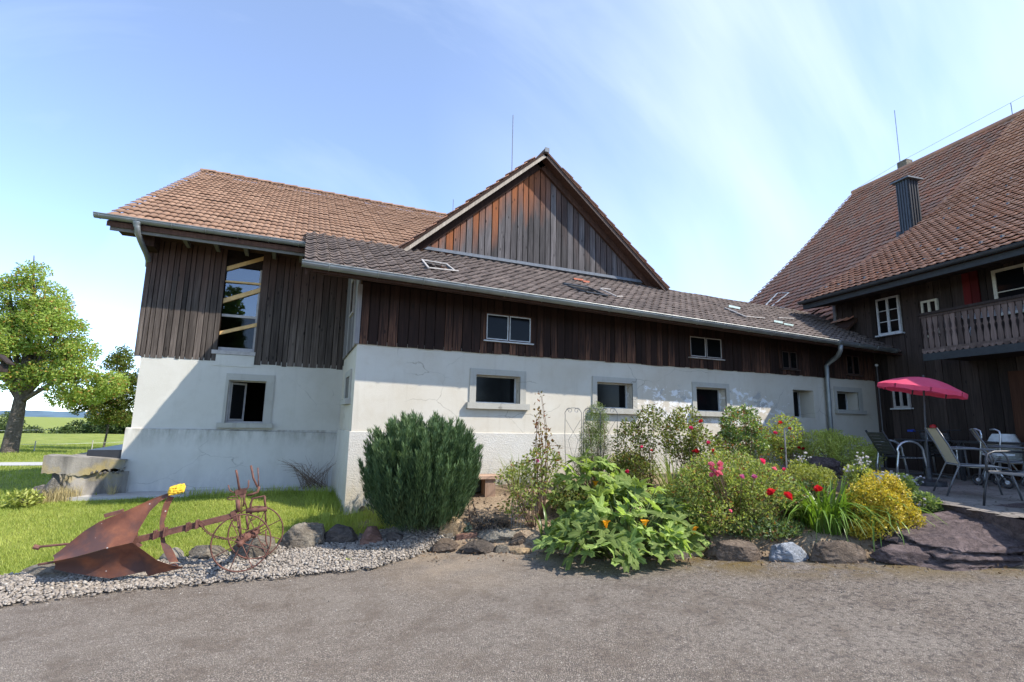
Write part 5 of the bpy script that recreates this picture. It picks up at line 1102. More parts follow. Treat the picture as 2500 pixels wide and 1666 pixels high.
rock(1062, 1126, 1274, 1326, 'rock_tan', 'big tan boulder with a bright sunlit face at the bed corner', blocky=0.35, depth=0.6, zoff=0.06)
rock(1163, 1254, 1304, 1336, 'rock_pale', 'broad flat stone slab lying on the bed edge', blocky=0.3, depth=0.7, zoff=0.05)
rock(1241, 1293, 1312, 1346, 'rock_brown', 'rounded cube stone beside the flat slab', blocky=0.6, depth=0.9, zoff=0.02)
rock(1088, 1114, 1310, 1330, 'rock_grey', 'small square grey stone in front of the tan boulder', blocky=0.8, zoff=0.05)
for (a, b, c, d, m_, l) in ((1116, 1168, 1311, 1329, 'rock_red', 'reddish paving brick lying between tan boulder and flat slab'),):
    P = gnd((a+b)/2, d); dist = float((P-CAM) @ CF); w = (b-a)*dist/FPX
    mb = MB().box(-w/2, w/2, -0.06, 0.06, 0, 0.075); o = link(bpy.data.objects.new('paving_brick', mb.mesh('paving_brick', M[m_]))); o.location = (P[0], P[1]+0.06, P[2]+0.05); o.rotation_euler = (0.05, -0.06, math.atan2(CR[1], CR[0])+0.15)
    bv = o.modifiers.new('edge', 'BEVEL'); bv.width = 0.008; bv.segments = 2; tag(o, l, 'brick')
rock(1735, 1892, 1327, 1375, 'rock_brown', 'long brown boulder with dappled light at the squash side of the bed edge', depth=0.45, blocky=0.35)
rock(1888, 1990, 1335, 1380, 'rock_white', 'bluish white mottled boulder in the middle of the bed edge', depth=0.6, blocky=0.15)
rock(1984, 2148, 1331, 1380, 'rock_brown', 'long smooth brown boulder with a straight sunlit top', depth=0.40, blocky=0.42)
rock(2143, 2355, 1340, 1386, 'rock_purple', 'long low purplish boulder in front of the stone slab', depth=0.40, blocky=0.3)
rock(1972, 2062, 1128, 1170, 'rock_purple', 'square grey block standing among the asters', depth=0.7, blocky=0.6, zoff=0.10)
rock(1640, 1700, 1345, 1372, 'rock_grey', 'grey stone half hidden by squash leaves', depth=0.7)
# the big layered slab that carries the terrace edge
V, F = ICO4
V = V.copy(); B = V/np.abs(V).max(1, keepdims=True); V = V*0.45+B*0.52
hl = V[:, 2]+0.30*V[:, 0]+0.16*snoise(V, 1.1, 4)+0.03*snoise(V, 6, 14); li = np.floor(hl*6.5); fr2 = hl*6.5-li
rl = np.sin(li*91.7)*0.5+np.sin(li*37.3)*0.5
V[:, :2] *= (1+0.10*rl-0.09*np.clip(1-fr2*5, 0, 1)-0.03*fr2)[:, None]
V = V*(1+0.06*snoise(V, 1.7, 5)+0.03*snoise(V, 4.5, 6)+0.018*snoise(V, 13, 7)+0.010*snoise(V, 31, 8))[:, None]
gr = np.clip(1-np.abs(snoise(V*np.array([0.5, 1.6, 1]), 3.0, 9))*9, 0, 1); V[:, 2] -= 0.10*gr*(V[:, 2] > 0); V[:, 2] += 0.05*snoise(V*np.array([0.6, 1.8, 0.2]), 3.1, 10)+0.02*snoise(V*np.array([0.8, 2.2, 0.2]), 9, 11)
V = V*np.array([1.42, 0.64, 0.22]); A = gnd(2455, 1388)
o = link(bpy.data.objects.new('rock_slab', npmesh('rock_slab', V, F, M['rock_purple'], True))); o.location = (A[0]+0.62, A[1]+0.36, A[2]+0.15); o.rotation_euler = (0.16, -0.10, math.atan2(CR[1], CR[0])+0.12)
tag(o, 'huge flat purplish rock slab sloping up to the terrace', 'boulder')
for k, (px, py, s_) in enumerate(((858, 1238, 0.13), (878, 1228, 0.11), (893, 1238, 0.12), (868, 1250, 0.17), (905, 1248, 0.10), (888, 1250, 0.12), (842, 1250, 0.16))):
    P = gnd(px, py); V, F = rock_shape(300+k, (s_*1.1, s_*0.9, s_*0.8), 0.2); o = link(bpy.data.objects.new('corner_stone', npmesh('corner_stone', V, F, M[('rock_pale', 'rock_grey', 'rock_brown')[k % 3]], True))); o.location = (P[0], P[1], P[2]+s_*0.25)
    tag(o, ('fist sized stone '+('touching the plaster edge in', 'on top of', 'half hidden by the cypress in', 'lying at the front of', 'nearest the cypress foot in', 'wedged in the middle of', 'on the grass beside')[k]+' the little heap at the stable corner'), 'stone', 'stones heaped at the stable corner')

# ------------------------------------------------------------------ gravel, asphalt grit, leaf litter
def scatter_pebbles(name, pts, sizes, mat, kind='stuff', flat=0.7):
    V0, F0 = ICO1; n = len(pts); g = RNG
    sc = sizes[:, None]*np.stack([g.uniform(0.8, 1.35, n), g.uniform(0.7, 1.1, n), g.uniform(0.45, 0.8, n)*flat/0.7], 1)
    a = g.uniform(0, 6.28, n); ca, sa = np.cos(a), np.sin(a)
    W = V0[None]*sc[:, None, :]*(1+0.16*g.normal(size=(n, len(V0), 1)))
    X = W[:, :, 0]*ca[:, None]-W[:, :, 1]*sa[:, None]; Y = W[:, :, 0]*sa[:, None]+W[:, :, 1]*ca[:, None]
    VV = np.stack([X, Y, W[:, :, 2]], 2)+pts[:, None, :]; FF = F0[None]+np.arange(n)[:, None, None]*len(V0)
    o = npobj(name, VV.reshape(-1, 3), FF.reshape(-1, 3), M[mat], None, True, np.repeat(g.uniform(0, 1, n), len(V0))); tag(o, kind=kind); return o
n = 19000; x = RNG.uniform(-3.2, 2.05, n); e = edge(x); y = e-0.12*RNG.uniform(0, 1, n)**3+RNG.beta(1.0, 1.15, n)*0.95
ok = (y < 6.92+0.1*np.sin(x*2.1)-0.30*np.clip(-x-0.8, 0, 1.9)) & ~((x > 1.6) & (y < e+0.02))
x, y = x[ok], y[ok]; z = np.maximum(asph(x), hz(x, y))+0.026+RNG.uniform(-0.004, 0.012, len(x))
o = scatter_pebbles('gravel', np.stack([x, y, z], 1), RNG.uniform(0.008, 0.016, len(x))*RNG.choice([1, 1, 1.5, 0.8], len(x)), 'pebble'); tag(o, 'pale round gravel along the asphalt edge', 'gravel')
n = 2600; x = RNG.uniform(-2.2, 8.0, n); y = edge(x)-RNG.exponential(0.9, n); ok = y > 2.2; x, y = x[ok], y[ok]
o = scatter_pebbles('loose_grit', np.stack([x, y, asph(x)+0.004], 1), RNG.uniform(0.002, 0.0048, len(x))*RNG.choice([1, 1, 1, 1.8], len(x)), 'pebble'); tag(o, 'loose grit scattered on the asphalt', 'gravel')
n = 700; x = RNG.uniform(1.2, 7.0, n); y = edge(x)+RNG.uniform(0.05, 2.0, n)
o = scatter_pebbles('soil_clods', np.stack([x, y, hz(x, y)+0.01], 1), RNG.uniform(0.008, 0.03, len(x)), 'soil'); tag(o, 'clods and crumbs on the bare bed soil', 'soil')

n = 1500; x = RNG.uniform(1.6, 8.0, n); e_ = RNG.normal(0.05, 0.30, n); y = edge(x)+e_
z = np.where(e_ > 0, hz(x, y), asph(x))+0.012
LIT = (x, y, z)
# ------------------------------------------------------------------ grass
def blades(pts, h, w, lean, seed=0):
    n = len(pts); g = np.random.default_rng(seed); a = g.uniform(0, 6.28, n); la = g.uniform(0, 6.28, n); L = h*g.uniform(0.6, 1.25, n); l = lean*g.uniform(0.2, 1.2, n)*L
    d = np.stack([np.cos(a), np.sin(a), np.zeros(n)], 1)*(w*g.uniform(0.7, 1.3, n))[:, None]; t = np.stack([np.cos(la)*l, np.sin(la)*l, L], 1)
    mid = pts+t*np.array([0.35, 0.35, 0.55]); V = np.stack([pts-d, pts+d, mid+d*0.75, pts+t, mid-d*0.75], 1)
    i = np.arange(n)[:, None]*5; F = np.concatenate([np.concatenate([i, i+1, i+2, i+4], 1)], 0); T = np.concatenate([i+4, i+2, i+3, i+3], 1)
    pt = np.clip(0.5+0.34*snoise(pts*np.array([1, 1, 0]), 0.9, 8)+0.22*snoise(pts*np.array([1, 1, 0]), 3.1, 9)+g.uniform(-.3, .3, n), 0, 1)
    return V.reshape(-1, 3), F, T[:, :3], np.repeat(pt, 5)
def grass_obj(name, pts, h, w, lean, mat, seed, parent=None):
    V, F, T, t_ = blades(pts, h, w, lean, seed); F3 = np.concatenate([F[:, [0, 1, 2]], F[:, [0, 2, 3]], T], 0); return npobj(name, V, F3, M[mat], parent, False, t_)
def cast(n, x0, x1, y0, y1, cond):
    x = RNG.uniform(x0, x1, n); y = RNG.uniform(y0, y1, n); ok = cond(x, y); return np.stack([x[ok], y[ok], hz(x[ok], y[ok])], 1)
lawn_ok = lambda x, y: (y > edge(x)+0.12) & (y > 6.80+0.1*np.sin(x*2.1)-0.30*np.clip(-x-0.8, 0, 1.9)) & ~((x > -2.3) & (y > 9.42)) & ~((x > -2.95) & (x < -2) & (y > 9.35)) & (x < 0.86+0.7*(y < 7.9))
P = cast(120000, -5.2, 1.6, 6.3, 10.3, lawn_ok); 
o = grass_obj('grass', P, 0.038, 0.0028, 0.8, 'grass', 1); tag(o, 'short sunny lawn between gravel and barn', 'grass', kind='stuff')
def off_track(x, y):
    q = np.stack([x, y, hz(x, y)], 1); X_, Y_, Z_ = proj(q); t_ = Y_+0.008*X_
    return ((t_ < 1128.5) | (t_ > 1141)) & (Y_ > 1085)
P = cast(110000, -26, -2.4, 9.6, 40, off_track); o = grass_obj('meadow_grass', P, 0.09, 0.009, 0.8, 'grass', 2); tag(o, 'meadow grass beyond the farm track', 'grass', kind='stuff')
tall = [cast(1600, -2.2, 0.85, 9.0, 9.45, lambda x, y: (y > 9.18+0.12*np.sin(x*3)) & ~((x > -2.95) & (x < -1.5))), cast(900, 0.1, 0.86, 8.0, 9.3, lambda x, y: x > 0.35), cast(1300, 0.5, 1.6, 6.95, 7.9, lambda x, y: (x+y*0.3 < 3.7))]
o = grass_obj('tall_grass', np.concatenate(tall), 0.13, 0.0038, 0.6, 'grass', 3); tag(o, 'longer grass left standing along the wall foot', 'grass', kind='stuff')

# ------------------------------------------------------------------ leaf clouds
def leaf_quads(P, L, W, up=0.3, out=None, seed=0, fold=0.25, droop=0.0):
    """one diamond shaped leaf at each point"""
    g = np.random.default_rng(seed); n = len(P); d = g.normal(size=(n, 3)); 
    if out is not None: d = d*0.75+out
    d[:, 2] += up-droop; d /= np.linalg.norm(d, axis=1, keepdims=True)
    nrm = g.normal(size=(n, 3)); nrm[:, 2] += 0.9; s = np.cross(d, nrm); s /= np.linalg.norm(s, axis=1, keepdims=True)+1e-9; nn = np.cross(s, d)
    l = L*g.uniform(0.65, 1.3, n)[:, None]; w = W*g.uniform(0.7, 1.25, n)[:, None]
    V = np.stack([P, P+d*l*0.5+s*w*0.5+nn*w*fold, P+d*l, P+d*l*0.5-s*w*0.5+nn*w*fold], 1)
    i = np.arange(n)[:, None]*4; F = np.concatenate([np.concatenate([i, i+1, i+2], 1), np.concatenate([i, i+2, i+3], 1)], 0)
    return V.reshape(-1, 3), F, np.repeat(g.uniform(0, 1, n), 4)
def blob_points(blobs, seed=0, gap=0.0, shell=0.55, nsc=2.0):
    g = np.random.default_rng(seed); out = []; dirs = []
    for (c, r, n) in blobs:
        v = g.normal(size=(int(n*(1+gap*1.5)), 3)); v /= np.linalg.norm(v, axis=1, keepdims=True); rad = shell+(1-shell)*g.uniform(0, 1, len(v))**0.6
        p = np.array(c)+v*np.array(r)*rad[:, None]
        if gap > 0:
            q = snoise(p, nsc, seed+3); keep = q > np.quantile(q, gap*0.6); p = p[keep]; v = v[keep]
        out.append(p); dirs.append(v)
    return np.concatenate(out), np.concatenate(dirs)
def stems(mb, base, tips, r0=0.008, r1=0.003, bend=0.15, n=5, seg=5):
    for tp_ in tips:
        b = Vector(base)+Vector((random.uniform(-.03, .03), random.uniform(-.03, .03), 0)); tp_ = Vector(tp_); mid = (b+tp_)/2+Vector((random.uniform(-1, 1), random.uniform(-1, 1), 0.3))*bend*(tp_-b).length
        mb.tube([b*(1-t)**2+mid*2*t*(1-t)+tp_*t*t for t in np.linspace(0, 1, seg)], r0, n, False, r1)
    return mb

V, F, T = leaf_quads(np.stack(LIT, 1), 0.035, 0.020, 0.0, None, 300, 0.3); V[:, 2] = np.maximum(V[:, 2], np.repeat(LIT[2], 4)-0.004)
o = npobj('leaf_litter', V, F, M['litter'], None, False, T); tag(o, 'dry brown leaves and crumbs along the stones of the bed', 'leaves', kind='stuff')
# ---- rounded cypress
Pc = gnd(1026, 1318); Pc = np.array([Pc[0]+0.02, Pc[1]+0.10, 0]); Pc[2] = hz(Pc[0], Pc[1])-0.02
cy = root('cypress_shrub', tuple(Pc), 'big egg shaped dwarf cypress with upright blue-green sprays in front of the stable', 'shrub')
g = np.random.default_rng(11); CH, CRd = 1.42, 0.68
VV, FF, TT = [], [], []; nb = 0
plume_n = 620
for k in range(plume_n):
    ph = g.uniform(0, 6.283); u = g.uniform(-0.95, 1.0); h0 = 0.5*(1+u); rr = math.sqrt(max(0.0, 1-abs(u)**2.3)); base_r = rr*g.uniform(0.72, 0.98)
    c = np.array([math.cos(ph)*CRd*base_r, math.sin(ph)*CRd*base_r, h0*(CH-0.36)+0.0]); ax_ = np.array([math.cos(ph)*0.30*rr, math.sin(ph)*0.30*rr, 1.0]); ax_ /= np.linalg.norm(ax_)
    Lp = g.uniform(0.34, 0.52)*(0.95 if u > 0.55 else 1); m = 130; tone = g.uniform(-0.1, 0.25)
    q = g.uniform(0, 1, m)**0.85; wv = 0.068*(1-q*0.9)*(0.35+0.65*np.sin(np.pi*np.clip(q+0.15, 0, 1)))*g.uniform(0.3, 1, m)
    v = g.normal(size=(m, 3)); v -= np.outer(v @ ax_, ax_); v /= np.linalg.norm(v, axis=1, keepdims=True)
    P = c+np.outer(q*Lp, ax_)+v*wv[:, None]; d = ax_*1.0+v*0.42+g.normal(size=(m, 3))*0.10; d /= np.linalg.norm(d, axis=1, keepdims=True)
    s = np.cross(d, v+g.normal(size=(m, 3))*0.6); s /= np.linalg.norm(s, axis=1, keepdims=True); l = g.uniform(0.055, 0.115, m)[:, None]; w = g.uniform(0.0030, 0.0065, m)[:, None]
    V = np.stack([P-s*w*0.5, P+d*l*0.55-s*w, P+d*l, P+d*l*0.55+s*w], 1); VV.append(V.reshape(-1, 3)); TT.append(np.repeat(np.clip(tone+q*0.55+wv*4.5+g.uniform(-.1, .1, m), 0, 1), 4))  # plume shading painted into the tint: dark at the base, light at the tips
VV = np.concatenate(VV)+Pc; nq = len(VV)//4; i = np.arange(nq)[:, None]*4; FF = np.concatenate([i, i+1, i+2, i+3], 1)
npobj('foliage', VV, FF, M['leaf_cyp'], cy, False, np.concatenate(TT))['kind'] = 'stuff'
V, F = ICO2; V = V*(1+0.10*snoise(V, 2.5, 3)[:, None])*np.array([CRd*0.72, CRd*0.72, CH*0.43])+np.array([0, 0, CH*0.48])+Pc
npobj('dark_core', V, F, M['core_dark'], cy, True)  # solid dark core added to block the view through, coloured as inner shade
MB().tube([tuple(Pc+np.array([0, 0, -0.05])), tuple(Pc+np.array([0, 0, 0.6]))], 0.05, 8, False, 0.03).build('stem', M['bark'], cy)

# ---- squash: every leaf a part
def squash_leaf(seed, lobes=5):
    g = np.random.default_rng(seed); A = []; n = 45
    for k in range(n):
        a = -2.75+5.5*k/(n-1); lob = abs(math.cos(a*lobes/5.5*math.pi/1.0*0.5*1.0)) if False else 0.5+0.5*math.cos(a/5.5*2*math.pi*lobes)
        r_ = 0.40+0.60*lob**0.75; r_ *= (1-0.15*abs(a)/2.75)*(1+0.20*(k % 2)-0.10)+g.uniform(-.03, .03)
        A.append((r_*math.cos(a), r_*math.sin(a)))
    V = [(0, 0, 0)]; 
    for x, y in A: V.append((x*0.55, y*0.55, 0.10*math.hypot(x, y)+0.05*math.sin(3*math.atan2(y, x)+seed)+(seed % 4)*0.095*abs(y)))
    for x, y in A: rr_ = math.hypot(x, y); V.append((x, y, 0.10*rr_-0.14*rr_**3+0.08*math.sin(5*math.atan2(y, x)+seed*2)+(seed % 4)*0.17*abs(y)))
    F = [(0, 1+k, 2+k) for k in range(n-1)]; F4 = [(1+k, n+1+k, n+2+k, 2+k) for k in range(n-1)]
    F = F+[(a, b, c) for a, b, c, d in F4]+[(a, c, d) for a, b, c, d in F4]
    V = np.array(V); V[:, 0] += 0.15; return npmesh('leaf', V, np.array(F), M['leaf_squash'], True, np.clip(0.45+0.3*np.sin(np.arange(len(V))*1.7+seed)+0.2*g.normal(size=len(V)), 0, 1))
SQ = [squash_leaf(s) for s in range(7)]
def squash(name, label, px, py, spread, H, n, seed, lsize, tilt=0.0, flowers=3):
    g = np.random.default_rng(seed); P = gnd(px, py); t = root(name, tuple(P), label, 'vegetable plant', None, 0, False); st = MB()
    for k in range(n):
        a = g.uniform(0, 6.283); r_ = math.sqrt(g.uniform(0.02, 1)); x = P[0]+math.cos(a)*spread[0]*r_; y = P[1]+math.sin(a)*spread[1]*r_
        gz = max(float(hz(x, y)) if y > edge(x) else float(asph(x)), 0); z = gz+0.08+H*(1-r_**1.7)*g.uniform(0.75, 1.1)+0.10*g.uniform(0, 1)
        s = lsize*g.uniform(0.65, 1.15); out = Vector((math.cos(a), math.sin(a), 0)); tz = g.uniform(-0.2, 0.55)-0.75*r_*g.uniform(0.4, 1.2)
        xd = (out*(0.9)+Vector((g.normal()*0.35, g.normal()*0.35, tz))).normalized(); nrm = (Vector((g.normal()*0.6, g.normal()*0.6-0.25, 0.85))+out*0.45).normalized(); yd = nrm.cross(xd).normalized(); zd = xd.cross(yd)
        Mx = Matrix(((xd.x*s, yd.x*s, zd.x*s, x-P[0]), (xd.y*s, yd.y*s, zd.y*s, y-P[1]), (xd.z*s, yd.z*s, zd.z*s, z-P[2]), (0, 0, 0, 1)))
        shared('leaf', SQ[int(g.integers(0, 7))], t, Mx)
        b = Vector((P[0]+(x-P[0])*0.35, P[1]+(y-P[1])*0.35, 0)); b.z = float(hz(b.x, b.y)) if b.y > edge(b.x) else gz; st.tube([b, (b+Vector((x, y, z)))/2+Vector((0, 0, 0.05)), (x, y, z)], 0.010, 5, False, 0.006)
    st.build('stems', M['stem'], t, smooth=True)['kind'] = 'stuff'
    for k in range(flowers):
        a = g.uniform(3.6, 5.8); r_ = g.uniform(0.4, 0.95); q = np.array([P[0]+math.cos(a)*spread[0]*r_, P[1]+math.sin(a)*spread[1]*r_, 0]); q[2] = P[2]+g.uniform(0.08, 0.30)
        mb = MB().lathe([(0.010, 0), (0.020, 0.04), (0.038, 0.07), (0.052, 0.075)], tuple(q+np.array([_F[0], _F[1], 0])*-0.05+np.array([0, 0, 0.06])), 10); mb.build('flower', M['petal_orange'], t, smooth=True, fix=False)
    return t
squash('squash_plant', 'sprawling squash plant with big jagged leaves spilling over the bed edge onto the asphalt', 1528, 1338, (1.02, 0.74), 0.47, 165, 5, 0.19, flowers=4)
squash('squash_plant', 'smaller squash plant with bluish leaves behind, below the wire trellis', 1440, 1235, (0.62, 0.5), 0.60, 46, 6, 0.21, flowers=1)

# ---- roses
def rose_bloom(seed, r=0.05):
    g = np.random.default_rng(seed); V = []; F = []; T = []
    for lay_, (rr, zz, nseg, cup) in enumerate(((1.0, 0.0, 12, 0.35), (0.86, 0.16, 11, 0.5), (0.66, 0.30, 10, 0.62), (0.44, 0.42, 8, 0.72), (0.24, 0.5, 6, 0.8))):
        b = len(V); 
        for k in range(nseg):
            a = 2*math.pi*k/nseg+lay_*0.5; w_ = 1+0.14*(1 if k % 2 else -1)+g.uniform(-.07, .07)
            V += [(0.18*rr*math.cos(a)*r, 0.18*rr*math.sin(a)*r, (zz*0.4-0.2)*r), (rr*0.75*math.cos(a)*r, rr*0.75*math.sin(a)*r, (zz+cup*0.3)*r), (rr*w_*math.cos(a)*r, rr*w_*math.sin(a)*r, (zz+cup*0.75+g.uniform(-.1, .1))*r)]; T += [0.1+0.15*lay_, 0.3+0.12*lay_, 0.6+0.1*lay_]
        for k in range(nseg):
            i = b+3*k; j = b+3*((k+1) % nseg); F += [(i, j, j+1, i+1), (i+1, j+1, j+2, i+2)]
    return np.array(V), np.array(F), np.array(T)
ROSE = {}
def bloom_mesh(mat, seed):
    k = (mat, seed % 3)
    if k not in ROSE: V, F, T = rose_bloom(seed); ROSE[k] = npmesh('flower', V, F, M[mat], True, T)
    return ROSE[k]
def rose_bush(label, px, py, blobs, leaves, flowers, mat='leaf_rose', seed=0, lsize=0.045, cat='rose bush', name='rose_bush', group=None, gap=0.45, nst=14, nm_fl='flower', fsz=1.0):
    """blobs: (dx along the picture, depth, height, rx, ry, rz, share); flowers: (px,py,dist offset,mat,size)"""
    P = gnd(px, py); t = root(name, tuple(P), label, cat, group, 0, False); bl = []; tot = sum(b[3]*b[4]*b[5] for b in blobs)
    r2 = np.array([_R[0], _R[1], 0]); f2 = np.array([_F[0], _F[1], 0])
    for b in blobs: bl.append((P+r2*b[0]+f2*b[1]+np.array([0, 0, b[2]]), np.array([b[3], b[4], b[5]]), 1.25*leaves*b[3]*b[4]*b[5]/tot))
    pts, dr = blob_points(bl, seed, gap, 0.35, 5.0); V, F, T = leaf_quads(pts, lsize, lsize*0.62, 0.1, dr*0.7, seed+1)
    npobj('foliage', V, F, M[mat], t, False, T)['kind'] = 'stuff'
    mb = MB(); tips = [pts[int(q)] for q in RNG.integers(0, len(pts), nst)]; stems(mb, P, tips, 0.008, 0.003)
    fl = []
    D0 = float((P-CAM) @ CF)
    for k, (fx, fy, dd, fm, fs) in enumerate(flowers):
        d = ray(fx, fy)/FPX; q = CAM+d*(D0+dd); fl.append((q, fm, fs)); stems(mb, P, [q], 0.005, 0.0025, 0.08)
    mb.build('stems', M['stem'] if name != 'rose_bush' else M['twig'], t, smooth=True)
    for k, (q, fm, fs) in enumerate(fl):
        S = fs*fsz; rot = Euler((R(-35)+random.uniform(-.4, .4), random.uniform(-.5, .5), random.uniform(0, 6)), 'XYZ').to_matrix().to_4x4()
        shared(nm_fl, bloom_mesh(fm, k), t, Matrix.Translation(Vector(q)-Vector(P)) @ rot @ Matrix.Scale(S, 4))
    return t
rose_bush('tall thin rose with young reddish leaves standing in front of the plaster wall', 1320, 1270, [(0.0, 0, 1.25, 0.13, 0.13, 0.30), (-0.05, 0, 1.55, 0.07, 0.07, 0.22), (0.06, 0, 0.85, 0.22, 0.2, 0.25)], 190, [(1312, 1126, -0.05, 'petal_violet', 0.5)], 'leaf_red', 21, 0.055, gap=0.3, nst=18)
rose_bush('bare-stemmed old rose with grey brown branches beside the squash', 1300, 1295, [(-0.12, 0, 0.62, 0.38, 0.3, 0.26), (0.12, 0.1, 0.85, 0.3, 0.25, 0.2), (-0.2, 0, 0.35, 0.25, 0.25, 0.18)], 800, [], 'leaf_rose', 22, 0.05, gap=0.5, nst=22)
rose_bush('airy rose with small pink blooms behind the squash, next to the grass clump', 1590, 1205, [(-0.35, 0, 0.75, 0.28, 0.3, 0.42), (0.05, 0.1, 0.95, 0.35, 0.3, 0.45), (-0.2, 0, 0.35, 0.45, 0.3, 0.25)], 2300, [(1568, 1093, -0.1, 'petal_hot', 0.62), (1591, 1101, -0.1, 'petal_red', 0.5), (1531, 1152, -0.2, 'petal_hot', 0.72)], 'leaf_rose', 23, 0.045, gap=0.6)
rose_bush('tall red rose below the third stable window', 1690, 1200, [(-0.1, 0.1, 0.85, 0.35, 0.3, 0.5), (0.22, 0, 0.65, 0.35, 0.3, 0.4), (0.0, 0.1, 1.15, 0.25, 0.2, 0.22)], 2400, [(1687, 1046, -0.1, 'petal_hot', 0.75), (1711, 1030, 0.0, 'petal_red', 0.70), (1730, 1083, -0.2, 'petal_hot', 0.85), (1701, 1105, -0.25, 'petal_crimson', 1.0), (1742, 1102, -0.25, 'petal_red', 0.75), (1693, 1104, -0.2, 'petal_crimson', 0.6), (1557, 1053, 0.3, 'petal_cream', 0.6)], 'leaf_rose', 24, 0.048, gap=0.55)
rose_bush('dark leaved rose with glossy foliage in front of the peeling plaster', 1815, 1175, [(0.0, 0, 1.0, 0.42, 0.3, 0.38), (-0.2, 0, 0.6, 0.4, 0.3, 0.3), (0.25, 0.1, 0.7, 0.35, 0.3, 0.3)], 2600, [], 'leaf_rose_dark', 25, 0.06, gap=0.5)
pk = [(1744+random.uniform(-9, 20), 1144+random.uniform(-14, 16), -0.25+random.uniform(-.05, .05), 'petal_pink', random.uniform(0.55, 0.8)) for _ in range(12)]
rose_bush('wide low rose bush with a dense cluster of pink blooms and scattered violet ones', 1800, 1300, [(-0.25, 0.1, 0.50, 0.55, 0.5, 0.36), (0.35, 0.15, 0.46, 0.6, 0.5, 0.34), (0.05, 0.4, 0.65, 0.7, 0.4, 0.32), (-0.1, -0.1, 0.25, 0.7, 0.4, 0.22)], 8200, pk+[(1810, 1166, -0.2, 'petal_violet', 0.75), (1842, 1166, -0.2, 'petal_violet', 0.7), (1860, 1128, 0.0, 'petal_hot', 0.85), (1890, 1146, 0.0, 'petal_pink', 0.6), (1915, 1148, 0.0, 'petal_hot', 0.6), (1885, 1205, -0.4, 'petal_red', 1.15), (1922, 1213, -0.4, 'petal_red', 1.15), (1998, 1197, -0.3, 'petal_red', 1.1), (1783, 1248, -0.4, 'petal_pink', 0.4)], 'leaf_rose', 26, 0.040, gap=0.4, nst=26)
rose_bush('upright rose on a stake with red and dark crimson blooms near the shaded wall', 1930, 1165, [(0.0, 0.1, 0.75, 0.40, 0.35, 0.45), (0.2, 0.2, 0.5, 0.45, 0.3, 0.3), (-0.25, 0.1, 0.5, 0.3, 0.3, 0.3)], 2600, [(1905, 1034, 0.1, 'petal_red', 0.95), (1928, 1047, 0.1, 'petal_red', 0.6), (1893, 1058, 0.0, 'petal_hot', 0.85), (1910, 1098, 0.0, 'petal_crimson', 0.7), (1950, 1095, -0.1, 'petal_crimson', 0.75), (1962, 1097, -0.1, 'petal_crimson', 0.7), (1907, 1119, -0.1, 'petal_orange', 0.55), (1969, 1077, 0.2, 'petal_cream', 0.7), (1926, 1126, -0.1, 'petal_cream', 0.45)], 'leaf_rose', 27, 0.046, gap=0.55)
# ---- asters
def asters(label, px, py, heads, H, seed, mat='leaf_lime'):
    P = gnd(px, py) if px < 2110 else np.array(onZ(px, py, 0.7)); D0 = float((P-CAM) @ CF); fl = [(x, y, random.uniform(-.1, .1), 'petal_lilac', random.uniform(0.28, 0.45)) for (x, y) in heads]
    return rose_bush(label, px, py, [(0, 0, H*0.55, 0.22, 0.2, H*0.45)], 700, fl, mat, seed, 0.05, 'flower', 'aster', None, 0.4, 10)
def sprinkle(cx, cy, rx, ry, n): return [(cx+random.gauss(0, rx*0.5), cy+random.gauss(0, ry*0.5)) for _ in range(n)]
asters('pale lilac aster with a tall flower head behind the golden shrub', 2100, 1215, sprinkle(2103, 1127, 18, 22, 30)+sprinkle(2080, 1150, 20, 12, 14), 0.5, 31)
asters('pale lilac aster beside the grey block in the middle of the bed', 1955, 1180, sprinkle(1957, 1121, 20, 14, 22), 0.4, 32)
asters('low lilac aster in front of the daylily leaves', 1970, 1275, sprinkle(1970, 1254, 14, 12, 14), 0.22, 33)
asters('row of pale lilac asters along the terrace edge beside the tubular chair', 2200, 1225, sprinkle(2175, 1164, 24, 12, 22)+sprinkle(2232, 1176, 24, 12, 20)+sprinkle(2205, 1170, 20, 10, 10), 0.42, 34)
asters('white-lilac aster at the rim of the rock slab', 2255, 1262, sprinkle(2240, 1240, 34, 22, 22), 0.3, 35, 'leaf_airy')
# ---- generic shrubs
def shrub(name, label, px, py, blobs, leaves, lsize, mat, seed, cat='shrub', up=0.3, gap=0.3, asp=0.5, shell=0.45, group=None, nsc=4.0, P=None, droop=0):
    P = gnd(px, py) if P is None else np.array(P); t = root(name, tuple(P), label, cat, group, 0, False); r2 = np.array([_R[0], _R[1], 0]); f2 = np.array([_F[0], _F[1], 0]); tot = sum(b[3]*b[4]*b[5] for b in blobs); bl = [(P+r2*b[0]+f2*b[1]+np.array([0, 0, b[2]]), np.array([b[3], b[4], b[5]]), leaves*b[3]*b[4]*b[5]/tot) for b in blobs]
    pts, dr = blob_points(bl, seed, gap, shell, nsc); pts = pts[pts[:, 2] > P[2]-0.05] if len(pts) else pts; V, F, T = leaf_quads(pts, lsize, lsize*asp, up, None, seed+1, droop=droop); npobj('foliage', V, F, M[mat], t, False, T)['kind'] = 'stuff'
    mb = MB(); stems(mb, P, [pts[int(q)] for q in RNG.integers(0, len(pts), 14)], 0.010, 0.003); mb.build('stems', M['twig'], t, smooth=True)
    return t
